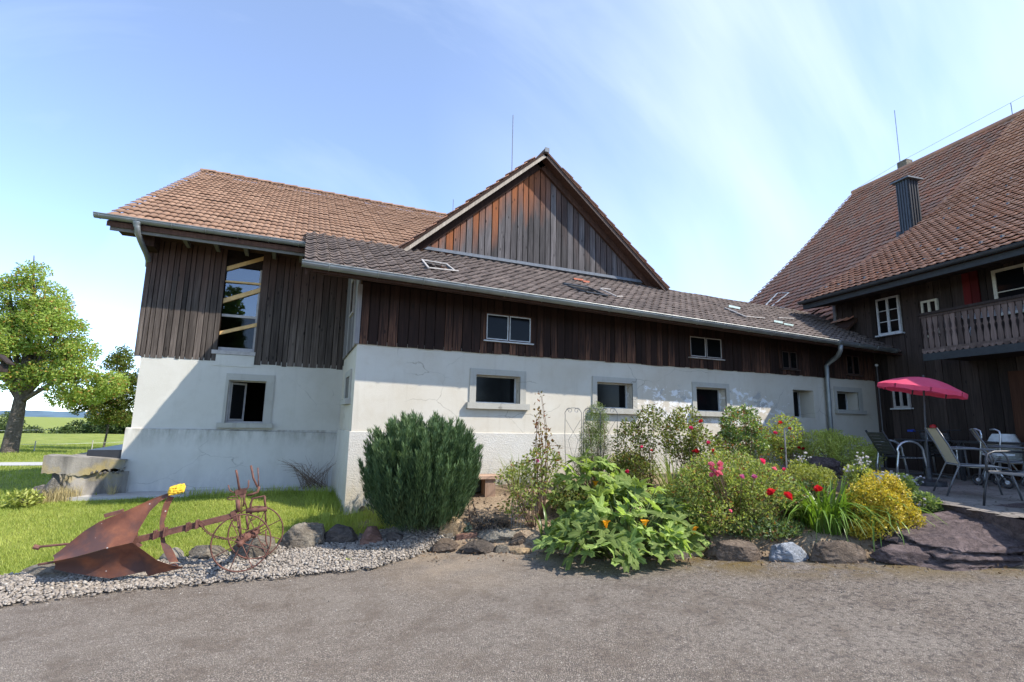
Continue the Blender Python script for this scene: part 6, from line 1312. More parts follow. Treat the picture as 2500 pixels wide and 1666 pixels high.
shrub('golden_spindle', 'golden yellow variegated spindle bush at the corner of the bed', 2188, 1335, [(0.0, 0.28, 0.36, 0.40, 0.34, 0.36), (-0.12, 0.2, 0.20, 0.34, 0.3, 0.2), (0.10, 0.3, 0.62, 0.24, 0.24, 0.20), (0.22, 0.2, 0.25, 0.24, 0.24, 0.24), (-0.2, 0.15, 0.45, 0.16, 0.16, 0.16), (0.2, 0.2, 0.55, 0.16, 0.16, 0.18), (0.0, 0.05, 0.42, 0.2, 0.16, 0.2), (0.32, 0.2, 0.38, 0.14, 0.14, 0.14), (-0.3, 0.15, 0.16, 0.15, 0.15, 0.14)], 11500, 0.032, 'leaf_yellow', 41, up=0.5, gap=0.5, asp=0.6, shell=0.5, nsc=9)
shrub('lime_shrub', 'yellow-green shrub with feathery upright shoots behind the asters', 2060, 1165, [(-0.3, 0.2, 0.5, 0.45, 0.4, 0.40), (0.3, 0.2, 0.45, 0.5, 0.4, 0.35), (0.0, 0.3, 0.65, 0.35, 0.3, 0.28), (0.7, 0.3, 0.35, 0.35, 0.3, 0.3)], 7000, 0.06, 'leaf_lime', 42, up=1.2, gap=0.35, asp=0.3, shell=0.5)
shrub('dark_shrub', 'dark green shrub climbing in front of the shaded stable window', 2040, 1120, [(0, 0.5, 0.85, 0.52, 0.45, 0.45), (0.1, 0.5, 1.15, 0.38, 0.3, 0.35), (-0.3, 0.4, 0.7, 0.3, 0.3, 0.35)], 4600, 0.07, 'leaf_dark', 43, gap=0.35)
hyd = rose_bush('hydrangea with faded brownish flower heads in the shade', 2090, 1125, [(0, 0.4, 0.6, 0.42, 0.4, 0.38), (0.3, 0.4, 0.45, 0.3, 0.3, 0.3)], 1500, [(2075+random.uniform(-22, 30), 1045+random.uniform(-20, 34), random.uniform(0.1, 0.4), 'petal_dry', random.uniform(1.0, 1.5)) for _ in range(12)], 'leaf_dark', 44, 0.09, 'hydrangea', 'hydrangea', None, 0.3)
for k, (px, py, hh, w_, mt, nn, lb) in enumerate(((1405, 1255, 0.34, 0.40, 'leaf_rose', 1700, 'low leafy perennial between the old rose and the squash'), (1640, 1262, 0.36, 0.5, 'leaf_lime', 2200, 'low light green perennial beside the squash and the grass clump'),
        (1720, 1245, 0.55, 0.5, 'leaf_rose', 3000, 'olive green filler plant below the crimson roses'), (1850, 1225, 0.55, 0.55, 'leaf_rose', 3000, 'olive green filler plant behind the pink rose cluster'),
        (1950, 1262, 0.45, 0.5, 'leaf_rose_dark', 2600, 'dark leafy filler plant in front of the staked rose'), (1860, 1312, 0.22, 0.55, 'leaf_rose_dark', 2200, 'low dark ground hugging plant along the bed edge'), (1980, 1200, 0.40, 0.45, 'leaf_lime', 2200, 'pale green filler plant next to the grey block'),
        (1530, 1180, 0.5, 0.4, 'leaf_rose', 1900, 'thin leafy stems between trellis and pink rose'))):
    shrub('perennial', lb, px, py, [(0, 0, hh*0.55, w_, w_*0.7, hh*0.55), (w_*0.5, 0.1, hh*0.45, w_*0.6, w_*0.6, hh*0.5)], nn*1.5, 0.045, mt, 160+k, cat='plant', up=0.5, gap=0.35, asp=0.5, shell=0.3, nsc=6)
# ---- strap leaved clumps: every leaf is a part
def strap_mesh(seed, mat, L=1.0, W=0.05, bend=0.8):
    g = np.random.default_rng(seed); n = 8; V = []; 
    for k in range(n):
        q = k/(n-1); a = bend*q*q*1.2; x = L*(q*math.sin(a)*0.9+0.12*q); z = L*(q*math.cos(a)); w = W*(0.55+1.2*q-1.75*q**2.4)*0.9; w = max(w, 0.0005); V += [(x, -w, z+w*0.4), (x, 0, z), (x, w, z+w*0.4)]
    F = [(3*k+j, 3*k+j+1, 3*k+4+j, 3*k+3+j) for k in range(n-1) for j in range(2)]; return npmesh('leaf', np.array(V), np.array(F), M[mat], True, np.clip(np.linspace(0, 1, len(V))*0.5+g.uniform(0, 0.5), 0, 1))
def strap_clump(name, label, px, py, n, L, mat, seed, spread=0.25, bend=(0.4, 1.2), W=0.022, cat='plant', P=None, off=0.2):
    g = np.random.default_rng(seed); P = gnd(px, py) if P is None else np.array(P); P = P+np.array([_F[0], _F[1], 0])*off; P[2] = max(float(hz(P[0], P[1])), P[2]); t = root(name, tuple(P), label, cat); ms = [strap_mesh(seed+k, mat, 1.0, W/L, bend[0]+(bend[1]-bend[0])*k/4) for k in range(5)]
    for k in range(n):
        a = g.uniform(0, 6.283); r_ = spread*math.sqrt(g.uniform(0, 1)); s = L*g.uniform(0.65, 1.15)
        shared('leaf', ms[int(g.integers(0, 5))], t, Matrix.Translation((r_*math.cos(a), r_*math.sin(a), -0.02)) @ Matrix.Rotation(a+g.normal()*0.5, 4, 'Z') @ Matrix.Rotation(g.uniform(-0.05, 0.35), 4, 'Y') @ Matrix.Scale(s, 4))
    return t
strap_clump('daylily_clump', 'lush clump of dark green strap leaves next to the golden bush', 2065, 1330, 260, 0.64, 'blade', 51, 0.30, (0.2, 1.15), 0.017, off=0.34)
strap_clump('iris_clump', 'strap leaves poking out behind the golden bush over the rock slab', 2225, 1335, 44, 0.62, 'blade', 52, 0.14, (0.7, 1.5), 0.020, off=0.45)
strap_clump('grass_clump', 'upright pale green grass clump behind the squash', 1660, 1225, 90, 0.72, 'blade_pale', 53, 0.22, (0.1, 0.6), 0.011)
strap_clump('grass_clump', 'thin green grass clump next to the bench', 1262, 1212, 70, 0.60, 'blade_pale', 54, 0.13, (0.1, 0.8), 0.007)
strap_clump('iris_clump', 'few broad blue-green leaves drooping in front of the wire cage', 1330, 1312, 8, 0.42, 'blade', 55, 0.05, (0.3, 0.9), 0.02, off=0.0)
strap_clump('black_sedge', 'low mat of black sedge behind the flat slab', 1195, 1304, 260, 0.16, 'black_grass', 56, 0.22, (0.6, 1.5), 0.006, off=0.1)
strap_clump('tall_reed', 'tall dark grass clump in the shade at the corner of house and stable', 2135, 1105, 120, 1.15, 'leaf_dark', 57, 0.3, (0.05, 0.5), 0.012, off=0.6)
shrub('succulent', 'small grey-green succulent tuft beside the tan boulder', 1136, 1306, [(0, 0, 0.05, 0.09, 0.08, 0.08)], 420, 0.045, 'succulent', 58, up=0.8, gap=0.0, cat='plant')
for k, (px, py) in enumerate(((460, 1420), (400, 1436), (578, 1408), (848, 1374), (640, 1412), (1010, 1325), (240, 1408))):
    shrub('weed', 'tiny green weed sprouting '+('in front of the plough beam', 'in front of the plough shares', 'in front of the spoked wheels', 'from the gravel below the dark boulder', 'just behind the gravel weed by the wheels', 'where the gravel meets the cypress stones', 'below the plough rods at the gravel edge')[k], px, py, [(0, 0, 0.015, 0.045, 0.04, 0.025)], 70, 0.028, 'succulent' if k < 3 else 'leaf_lime', 60+k, up=0.3, gap=0.0, cat='weed', group='weeds in the gravel')
# ---- feathery plant on the wire trellis
Pt = gnd(1448, 1200)
shrub('feathery_climber', 'feathery pale green climbing plant covering a wire trellis', 1455, 1205, [(0, 0.15, 0.75, 0.27, 0.2, 0.55), (0.05, 0.15, 1.15, 0.22, 0.18, 0.30), (-0.1, 0.15, 0.4, 0.28, 0.2, 0.35)], 9000, 0.035, 'leaf_airy', 71, gap=0.35, asp=0.28, shell=0.2, nsc=6, cat='climbing plant')
t = root('wire_trellis', tuple(Pt), 'thin wire garden trellis with scrolled tops between the plants', 'trellis', None, 0, False); Dt = float((Pt-CAM) @ CF)+0.1
def tp_(px, py, dd=0): return Vector(CAM+ray(px, py)/FPX*(Dt+dd))
for x0 in (1379, 1424, 1466):
    x1 = x0+41; MB().tube([tp_(x0+3, 1190), tp_(x0, 1060), tp_(x0+1, 1012)]+[tp_((x0+x1)/2-21*math.cos(a), 1012-16*math.sin(a)) for a in np.linspace(0.2, math.pi-0.2, 8)]+[tp_(x1, 1012), tp_(x1, 1060), tp_(x1+1, 1190)], 0.005, 5).build('wire_arch', M['pole'], t)
    for sx in (-1, 1):
        c_ = ((x0+x1)/2+sx*9, 1003); MB().tube([tp_(c_[0]+sx*(8-a*1.1)*math.cos(a*1.2), c_[1]-(8-a*1.1)*math.sin(a*1.2)) for a in np.linspace(0, 6, 18)], 0.004, 4).build('scroll', M['pole'], t)
        MB().tube([tp_((x0+x1)/2+sx*18, 1025), tp_((x0+x1)/2-sx*12, 1075), tp_((x0+x1)/2+sx*4, 1140)], 0.003, 4).build('wire', M['pole'], t)
# wire cage, sticks
Pg = gnd(1264, 1292); t = root('wire_cage', tuple(Pg), 'small cylinder of wire mesh standing in the bed by the old rose', 'wire cage', None, 0, True)
for k in range(12): a = k*math.pi/6; MB().tube([(0.09*math.cos(a), 0.09*math.sin(a), 0), (0.09*math.cos(a), 0.09*math.sin(a), 0.36)], 0.0028, 4).build('wire', M['pole'], t)
for k in range(7): MB().tube([(0.09*math.cos(a), 0.09*math.sin(a), 0.03+k*0.053) for a in np.linspace(0, 2*math.pi, 17)[:-1]], 0.0028, 4, True).build('wire_ring', M['pole'], t)
for k, (a, b) in enumerate((((1152, 1250), (1166, 1272)), ((1142, 1262), (1150, 1285)), ((1160, 1270), (1140, 1288)))):
    A, B = gnd(*a), gnd(*b); o = MB().tube([A+np.array([0, 0, 0.16]), B+np.array([0, 0, 0.01])], 0.009, 6).build('stick', M['twig'], None, loc=tuple((A+B)/2)); tag(o, ('longest dry stick', 'short dry stick nearest the cypress', 'dry stick behind the succulent')[k]+' leaning in the bare soil beside the cypress', 'stick', 'dry sticks in the bed')
Ps = gnd(1923, 1180); o = MB().tube([Ps, Ps+np.array([0.0, 0, 0.95])], 0.014, 6).build('plant_stake', M['wood_side'], None, loc=tuple(Ps)); tag(o, 'grey wooden stake supporting the red rose', 'stake')
# bench, bin lid, wash tub
Bp = np.array([2.80, 7.55, 0]); Bp[2] = hz(2.8, 7.55)
t = root('garden_bench', tuple(Bp), 'low weathered plank bench by the wall, half hidden by the cypress', 'bench', None, R(-6), True)
MB().box(-0.75, 0.33, -0.16, -0.005, 0.27, 0.315).build('plank', M['wood_bench'], t); MB().box(-0.75, 0.36, 0.005, 0.17, 0.272, 0.315).build('plank', M['wood_bench'], t)
MB().box(0.04, 0.20, -0.13, 0.13, -0.08, 0.268).build('leg', M['wood_bench'], t); MB().box(-0.62, -0.5, -0.13, 0.13, -0.08, 0.268).build('leg', M['wood_bench'], t)
q = np.array(onY(1165, 1165, 7.8)); t = root('dark_tub', (q[0], 7.8, hz(q[0], 7.8)), 'dark green tub with rim behind the cypress at the wall', 'tub', None, 0, True); hq = q[2]-hz(q[0], 7.8)
MB().lathe([(0, 0), (0.13, 0), (0.15, hq), (0.165, hq), (0.165, hq+0.025), (0.14, hq+0.025), (0.13, 0.05), (0, 0.05)], (0, 0, 0), 20).build('body', M['bin_green'], t, smooth='auto')
for k in range(16):
    MB().add([(0.15*math.cos(a), 0.15*math.sin(a), 0.02) for a in (k*math.pi/8, k*math.pi/8+0.2, k*math.pi/8+0.1)], [(0, 1, 2)]) if False else None
q = terrace_pt(2148, 1185); t = root('white_trough', q, 'pale square planter behind the aster at the terrace edge', 'planter', None, R(-20), True); MB().box(-0.16, 0.16, -0.14, 0.14, 0, 0.22).build('body', M['white_plastic'], t); MB().box(-0.14, 0.14, -0.12, 0.12, 0.2202, 0.223).build('earth', M['soil'], t)
# dry twigs in the corner, straw on the block, fern
mb = MB(); q = np.array([0.55, 9.55, 0.45]); t = root('dry_brush', tuple(q), 'leafless dry brush in the inner corner of barn and stable', 'dry plant', None, 0, False)
for k in range(70):
    a = random.uniform(0, 6.28); L_ = random.uniform(0.25, 0.6); mb.tube([q+np.array([random.uniform(-.3, .2), random.uniform(-.1, .25), 0]), q+np.array([math.cos(a)*L_*0.6-0.1, math.sin(a)*0.25, L_*0.7]), q+np.array([math.cos(a)*L_*0.9-0.15, math.sin(a)*0.35, L_*random.uniform(0.6, 1)])], 0.0035, 3, False, 0.0015)
mb.build('twigs', M['twig'], t)['kind'] = 'stuff'
# ------------------------------------------------------------------ rusty plough
PY0 = 6.27
def zp(zx, zy, Y=PY0): return Vector(onY(60+zx/3.565, 1080+zy/3.565, Y))
pr = zp(900, 1150); plough = root('plough', (pr.x, PY0, 0.06), 'old rusty reversible horse plough with two spoked wheels on the gravel', 'plough', None, 0, False)
def loft(Bt, Tp, nb, yb, yt, bulge, nm, th=0.006):
    mb = MB(); n = len(Bt); nj = 6; G = []
    for i in range(n):
        b = zp(*Bt[i], PY0+yb[i]); t_ = zp(*Tp[i], PY0+yt[i]); 
        for j in range(nj+1): q = j/nj; p = b*(1-q)+t_*q; p.y += bulge[i]*math.sin(math.pi*q); G.append(p)
    mb.v = [tuple(p) for p in G]+[(p.x, p.y+th, p.z) for p in G]; N = len(G); w = nj+1
    for i in range(n-1):
        for j in range(nj): a = i*w+j; mb.f += [(a, a+w, a+w+1, a+1), (N+a, N+a+1, N+a+w+1, N+a+w)]
    for i in range(n-1): a = i*w; mb.f += [(a, N+a, N+a+w, a+w), (a+nj, a+w+nj, N+a+w+nj, N+a+nj)]
    mb.f += [(j, j+1, N+j+1, N+j) for j in range(nj)]+[((n-1)*w+j, N+(n-1)*w+j, N+(n-1)*w+j+1, (n-1)*w+j+1) for j in range(nj)]
    return mb.build(nm, M['rust'], plough, smooth='auto')
loft([(248, 1038), (330, 1022), (420, 1003), (560, 967), (690, 929), (940, 873), (1000, 752), (1090, 602), (1180, 515), (1266, 466)], [(244, 990), (300, 950), (400, 868), (520, 772), (650, 692), (850, 612), (940, 572), (1010, 540), (1130, 486), (1258, 440)], 0,
     [-.10, -.125, -.14, -.15, -.16, -.14, -.08, -.02, 0.02, .04], [.06, .06, .05, .04, .02, 0, 0, .02, .04, .06], [.03, .04, .05, .05, .05, .05, .04, .03, .02, .0], 'moldboard')
loft([(250, 1040), (420, 1004), (560, 968), (690, 930), (820, 901), (940, 874), (1050, 955), (1150, 1028), (1280, 1072), (1372, 1086)], [(258, 1106), (370, 1132), (560, 1162), (740, 1186), (900, 1158), (1050, 1124), (1076, 1166), (1160, 1144), (1280, 1116), (1380, 1094)], 0,
     [-.10, -.14, -.15, -.16, -.15, -.14, -.12, -.10, -.06, -.02], [.05, .03, 0, -.02, -.02, 0, 0, 0, 0, 0], [.03, .04, .05, .05, .05, .04, .02, .02, .01, 0], 'moldboard')
MB().bar(zp(945, 858), zp(1850, 632), 0.045, 0.056).build('beam', M['rust2'], plough)
for (x, y) in ((1142, 803), (1230, 780), (1425, 735), (1508, 712)):
    mb = MB(); c = zp(x, y); mb.bar(c+Vector((0, 0, 0.04)), c-Vector((0, 0, 0.04)), 0.022, 0.075, up=(0, 1, 0)); mb.tube([c+Vector((-0.012, -0.04, -0.045)), c+Vector((-0.012, -0.04, 0.045))], 0.009, 6); mb.build('clamp', M['rust2'], plough)
def plate(P, Y, nm, w=0.014, mat='rust'):
    mb = MB(); n = len(P); A = [zp(*p[0], Y) for p in P]; B = [zp(*p[1], Y+0.02) for p in P]; G = A+B; N = len(G); mb.v = [tuple(p) for p in G]+[(p.x, p.y+w, p.z) for p in G]
    for i in range(n-1): mb.f += [(i, i+1, n+i+1, n+i), (N+i, N+n+i, N+n+i+1, N+i+1), (i, N+i, N+i+1, i+1), (n+i, n+i+1, N+n+i+1, N+n+i)]
    mb.f += [(0, n, N+n, N), (n-1, N+n-1, N+2*n-1, 2*n-1)]; return mb.build(nm, M[mat], plough, smooth='auto')
plate([((1175, 770), (1225, 765)), ((1175, 690), (1212, 700)), ((1195, 590), (1245, 600)), ((1210, 535), (1265, 545)), ((1250, 470), (1300, 480))], PY0+0.03, 'coulter')
plate([((1180, 820), (1216, 815)), ((1185, 880), (1225, 878)), ((1200, 930), (1270, 910)), ((1225, 985), (1300, 965)), ((1258, 1045), (1335, 1040))], PY0+0.02, 'coulter')
MB().tube([zp(1297+36*math.cos(a), 1077+18*math.sin(a), PY0-0.02) for a in np.linspace(0, 2*math.pi, 15)[:-1]], 0.007, 6, True).build('ring', M['rust2'], plough)
for a, b in (((85, 915), (380, 886)), ((120, 1066), (270, 1040))):
    MB().tube([zp(*a, PY0+0.12), zp(*b, PY0+0.08)], 0.011, 7).build('rod', M['rust2'], plough)
MB().tube([zp(80, 908, PY0+.12), zp(130, 920, PY0+.12)], 0.022, 8).build('rod_end', M['rust2'], plough)
mb = MB(); mb.bar(zp(955, 780), zp(955, 900), 0.05, 0.05, up=(0, 1, 0)); mb.tube([zp(975, 880), zp(1000, 915)], 0.03, 8); mb.bar(zp(700, 640, PY0+.05), zp(860, 598, PY0+.05), 0.05, 0.035); mb.build('frog', M['rust2'], plough)
WH = []
YW = (6.02, 6.52)
for (cx, cy, rr_, Yw) in ((1885, 875, 258, YW[0]), (2013, 785, 236, YW[1])):
    c = zp(cx, cy, Yw); rw = (zp(cx+rr_, cy, Yw)-zp(cx, cy, Yw)).length; rw = min(rw, 0.30)
    ax = Vector((0.14, 1, -0.02)).normalized(); e1 = ax.cross(Vector((0, 0, 1))).normalized(); e2 = ax.cross(e1)
    wh = MB().tube([c+e1*rw*math.cos(a)+e2*rw*math.sin(a) for a in np.linspace(0, 2*math.pi, 41)[:-1]], 0.008, 6, True).build('wheel', M['rust2'], plough, smooth=True)
    for k in range(8): a = k*math.pi/4+0.3; MB().tube([c+ax*0.0, c+e1*rw*math.cos(a)+e2*rw*math.sin(a)], 0.005, 5).build('spoke', M['rust2'], wh)
    hb = MB(); hb.tube([c-ax*0.075, c-ax*0.06, c-ax*0.03, c+ax*0.09], 0.030, 10); hb.build('hub', M['rust2'], wh, smooth=True); WH.append(c)
MB().tube([WH[0], WH[1]], 0.018, 8).build('axle', M['rust2'], plough)
mb = MB(); c = (WH[0]*0.55+WH[1]*0.45); 
for k in range(5): mb.tube([c+Vector((0.03*k-0.08, 0.06*k-0.14, 0.01+0.02*(k % 2)-0.02)), c+Vector((0.03*k-0.06, 0.06*k-0.10, 0.03))], 0.035, 8)
mb.build('axle_clamps', M['rust2'], plough)
YM = 6.25
def rodp(P, r_, nm, Y=YM, n=7): return MB().tube([zp(*p[:2], p[2] if len(p) > 2 else Y) for p in P], r_*0.78, n).build(nm, M['rust2'], plough, smooth=True)
rodp([(1840, 242), (1852, 300), (1870, 420)], 0.014, 'handle'); rodp([(1970, 202), (1990, 310), (2028, 392)], 0.014, 'handle'); rodp([(2030, 222), (2035, 320), (2037, 380)], 0.008, 'lever')
rodp([(1773, 372), (1785, 420), (1812, 435), (1855, 440)], 0.008, 'hook'); rodp([(1950, 330), (1948, 392), (1925, 412), (1875, 432)], 0.009, 'hook')
rodp([(1935, 462), (1990, 450), (2030, 432), (2042, 386)], 0.017, 'bracket'); rodp([(1760, 488), (1800, 474), (1850, 470), (1858, 488), (1800, 502), (1765, 498)], 0.008, 'loop')
rodp([(1855, 500), (1862, 610)], 0.030, 'post'); rodp([(1868, 640), (1885, 850)], 0.014, 'strut'); rodp([(1840, 620, 6.15), (1885, 870, 6.05)], 0.010, 'strut')
rodp([(1970, 640), (1968, 540), (1985, 490), (2085, 468), (2102, 600)], 0.016, 'crank'); rodp([(1925, 600), (2110, 580)], 0.034, 'tube_block'); rodp([(1930, 640), (1945, 760)], 0.016, 'strut')
rodp([(2092, 470), (2094, 600), (2102, 720)], 0.012, 'post'); rodp([(2100, 760), (2100, 850), (2110, 890), (2090, 905), (2070, 880)], 0.010, 'hook'); rodp([(1900, 460), (1935, 580)], 0.009, 'strut'); rodp([(1918, 440), (1905, 560)], 0.012, 'spindle'); rodp([(1890, 430), (1892, 660)], 0.007, 'strut')
rodp([(1910, 800), (2060, 730), (2105, 700)], 0.014, 'link'); rodp([(1960, 690, 6.35), (2040, 640, 6.45)], 0.008, 'strut')
mb = MB(); mb.bar(zp(1835, 440), zp(1930, 420), 0.06, 0.05); mb.bar(zp(1860, 415), zp(1905, 470), 0.05, 0.05); mb.bar(zp(1810, 600), zp(1850, 680), 0.06, 0.05); mb.bar(zp(2020, 600), zp(2060, 570), 0.06, 0.05); mb.build('head_block', M['rust2'], plough)
cp = [(1515, 705), (1545, 735), (1590, 785), (1660, 825), (1750, 842), (1860, 825), (1960, 780), (2060, 738)]
L_ = []
for i in range(len(cp)-1):
    for q in np.linspace(0, 1, 6)[:-1]: L_.append(zp(cp[i][0]*(1-q)+cp[i+1][0]*q, cp[i][1]*(1-q)+cp[i+1][1]*q, YM))
for i in range(len(L_)-1):
    d = (L_[i+1]-L_[i]); n_ = Vector((0, 1, 0)) if i % 2 else d.cross(Vector((0, 1, 0))).normalized(); c = (L_[i]+L_[i+1])/2; dn_ = d.normalized(); hl = d.length*0.72
    MB().tube([c+dn_*hl*math.cos(a)+n_*0.011*math.sin(a) for a in np.linspace(0, 2*math.pi, 9)[:-1]], 0.0045, 4, True).build('chain_link', M['rust2'], plough)
rodp([(1500, 700), (1540, 690), (1570, 715), (1555, 745)], 0.006, 'shackle')
# yellow cloth wound round the coulter tip
V, F = ICO3; V = V.copy(); V = V/np.abs(V).max(1, keepdims=True)*0.55+V*0.45; V = V*(1+0.16*snoise(V, 3.2, 2)+0.10*np.abs(snoise(V, 7.5, 3)))[:, None]; c = zp(1325, 412, PY0+0.05); V = V*np.array([0.066, 0.055, 0.044]); V[:, 2] += V[:, 0]*0.25
o = link(bpy.data.objects.new('yellow_cloth', npmesh('yellow_cloth', V, F, M['cloth_yellow'], True))); o.location = c; tag(o, 'crumpled yellow cloth wrapped round the upper tip of the plough', 'cloth')

# ------------------------------------------------------------------ broken concrete tank at the barn corner
q0, q1 = onY(107, 1112, 9.45), onY(296, 1116, 9.75)
tank = root('concrete_tank', (-2.9, 9.8, 0.3), 'broken old concrete manure tank against the barn corner', 'concrete tank', None, 0, False)
xl = float(q0[0]); zt = float(q0[2])
mb = MB(); n = 26; top = []; 
xs_ = np.linspace(xl, -2.26, n)
for k, x in enumerate(xs_):
    f = (x-xl)/(-2.26-xl); zb = zt-0.255-0.055*math.exp(-((f-0.45)/0.2)**2)+0.03*(f > 0.72)+0.010*math.sin(k*2.1); yf = 9.45+0.30*f
    top.append((x, yf, zb))
mb.v = [(x, y, zt-0.004*i) for i, (x, y, z) in enumerate(top)]+[(x, y, z) for x, y, z in top]+[(x, y+0.32, zt-0.004*i) for i, (x, y, z) in enumerate(top)]+[(x, y+0.32, z) for x, y, z in top]
for i in range(n-1): mb.f += [(n+i, n+i+1, i+1, i), (i, i+1, 2*n+i+1, 2*n+i), (n+i, 3*n+i, 3*n+i+1, n+i+1)]
mb.f += [(0, 2*n, 3*n, n)]; mb.build('slab', M['concrete'], tank)
mb = MB(); nx_, nz_ = 40, 14; g = np.random.default_rng(9)
for j in range(nz_+1):
    for i in range(nx_+1):
        u, v = i/nx_, j/nz_; x = xl+0.03+0.16*(1-u)**3+u*(-2.2-xl-0.03); z = 0.22+(zt-0.27-0.22)*v; f = (x-xl)/(-2.26-xl); y = 9.475+0.30*f+0.03*math.sin(u*9+v*4)+0.02*g.normal()*(1 if u < 0.25 else 0.15)+0.05*(1-v)*(u < 0.2)
        mb.v.append((x, y-0.08*(v < 0.3)*(1-u)**2, z))
mb.f = [(j*(nx_+1)+i, j*(nx_+1)+i+1, (j+1)*(nx_+1)+i+1, (j+1)*(nx_+1)+i) for j in range(nz_) for i in range(nx_)]
mb.build('lower_wall', M['concrete'], tank, fix=False, smooth=True)
V, F = rock_shape(77, (0.42, 0.45, 0.50), 0.2, 0.22); npobj('rubble_lump', V+np.array([xl+0.02, 9.55, 0.42]), F, M['rubble'], tank, True)
V, F = rock_shape(78, (0.36, 0.40, 0.38), 0.1, 0.25); npobj('rubble_lump', V+np.array([xl-0.08, 9.50, 0.28]), F, M['rubble'], tank, True)
V, F = rock_shape(79, (0.22, 0.2, 0.3), 0.3, 0.25); npobj('rubble_lump', V+np.array([xl+0.14, 9.48, 0.58]), F, M['rubble'], tank, True)
for k in range(16):
    q = np.array([-2.62+0.024*k, 9.70+0.3*((-2.62+0.024*k-xl)/(-2.26-xl))-0.28, zt-0.27+0.02*math.sin(k)]); V, F = rock_shape(90+k, (0.05, 0.05, 0.045), 0.1, 0.2); 
    if k % 2 == 0: npobj('rubble_stone', V+q+np.array([0, 0.04, 0]), F, M['rubble'], tank, True)
mb = MB(); c = onY(180, 1195, 9.56); mb.lathe([(0.045, 0.0), (0.035, 0.05), (0.0, 0.06)], (0, 0, 0), 10); o = mb.build('hole', M['dark'], tank); o.location = Vector(c)-FRAME[tank.name]+Vector((0, -0.01, 0)); o.rotation_euler = (R(-90), 0, 0)
MB().box(xl+0.35, -2.32, 9.95, 13.5, zt-0.10, zt+0.045).build('cover', M['table_dark'], tank); MB().box(xl+0.02, xl+0.34, 9.78, 13.5, 0.2, zt-0.06).build('flank', M['concrete'], tank)
pts = np.stack([RNG.uniform(xl+0.1, -2.3, 2600), np.zeros(2600), np.zeros(2600)], 1); f = (pts[:, 0]-xl)/(-2.26-xl); pts[:, 1] = 9.42+0.28*f-RNG.beta(1, 3, 2600)*0.22; pts[:, 2] = hz(pts[:, 0], pts[:, 1]); ok = RNG.uniform(0, 1, 2600) < 0.35+0.5*np.sin(f*6+0.5); 
o = grass_obj('dry_grass', pts[ok], 0.20, 0.0025, 0.45, 'petal_dry', 5); o.data.materials[0] = M['dry']; tag(o, 'dry straw coloured grass at the foot of the concrete tank', 'grass', kind='stuff')
shrub('fern', 'small bright green leafy weed beside the broken tank corner', 55, 1240, [(0, 0, 0.10, 0.22, 0.16, 0.12)], 420, 0.07, 'leaf_lime', 81, gap=0.1, cat='weed', asp=0.4)

# ------------------------------------------------------------------ trees and pasture
def tree(name, label, P, clusters, leaves, lsize, mat, seed, trunk=(0.3, 1.8), cat='tree', group=None, gap=0.35, limbs=14, shell=0.25, nsc=1.6, asp=0.62):
    P = np.array(P, float); t = root(name, tuple(P), label, cat, group, 0, False); r2 = np.array([_R[0], _R[1], 0]); f2 = np.array([_F[0], _F[1], 0]); tot = sum(c[3]**2.2 for c in clusters)
    bl = [(P+r2*c[0]+f2*c[1]+np.array([0, 0, c[2]]), np.array([c[3], c[3], c[3]*(c[4] if len(c) > 4 else 0.8)]), leaves*c[3]**2.2/tot) for c in clusters]
    pts, dr = blob_points(bl, seed, gap, shell, nsc); V, F, T = leaf_quads(pts, lsize, lsize*asp, 0.0, dr*0.5, seed+1); sun_side = None
    npobj('crown', V, F, M[mat], t, False, T)['kind'] = 'stuff'
    mb = MB(); fork = P+np.array([0, 0, trunk[1]])+r2*0.1
    mb.tube([P+np.array([0, 0, -0.2]), P+np.array([0, 0, 0.05]), P+np.array([0, 0, trunk[1]*0.5])+r2*0.06, fork, fork+np.array([0, 0, trunk[1]*0.9])], trunk[0]*1.05, 10, False, trunk[0]*0.55)
    for b in bl[:limbs]:
        c = b[0]; mid = (fork+c)/2+np.array([random.uniform(-.2, .2), random.uniform(-.2, .2), random.uniform(0, 0.4)]); mb.tube([fork-np.array([0, 0, 0.2]), mid, c, c+(c-mid)*0.4], trunk[0]*0.34, 6, False, 0.02)
        for _ in range(3):
            e = c+np.random.default_rng(seed).normal(size=3)*b[1]*0.5; mb.tube([mid*0.4+c*0.6, (c+e)/2, e], 0.03, 5, False, 0.008)
    mb.build('trunk', M['bark'], t, smooth=True); return t
Pt_ = gnd(22, 1106)
cl = [(-0.2, 0, 5.9, 0.55, 1.0), (0.1, 0.2, 5.2, 0.75), (-0.9, 0, 5.3, 0.8), (0.5, 0, 4.6, 0.8), (-0.3, 0.3, 4.4, 0.9), (1.2, -0.2, 4.1, 0.75), (-1.2, 0, 4.2, 0.9), (0.5, 0.2, 3.6, 0.9), (1.6, 0.1, 3.3, 0.7), (-0.4, -0.3, 3.4, 0.95), (1.0, 0.2, 2.7, 0.85), (1.9, 0, 2.5, 0.7), (-1.3, 0.2, 3.1, 0.9), (0.0, 0, 2.5, 0.7), (2.3, 0.1, 2.0, 0.5), (1.5, 0, 1.9, 0.55), (-1.5, 0, 2.2, 0.7), (2.8, 0.2, 2.3, 0.55), (-2.2, 0, 3.6, 0.8)]
kS = float((Pt_-CAM) @ CF)/16.4; cl = [tuple(v*kS if i_ < 4 else v for i_, v in enumerate(c)) for c in cl]
tree('pear_tree', 'big old pear tree with thick leaning trunk on the meadow beyond the tank', Pt_, cl, 42000, 0.13, 'leaf_tree', 101, (0.36, 2.6), gap=0.34)
P2 = gnd(252, 1098)
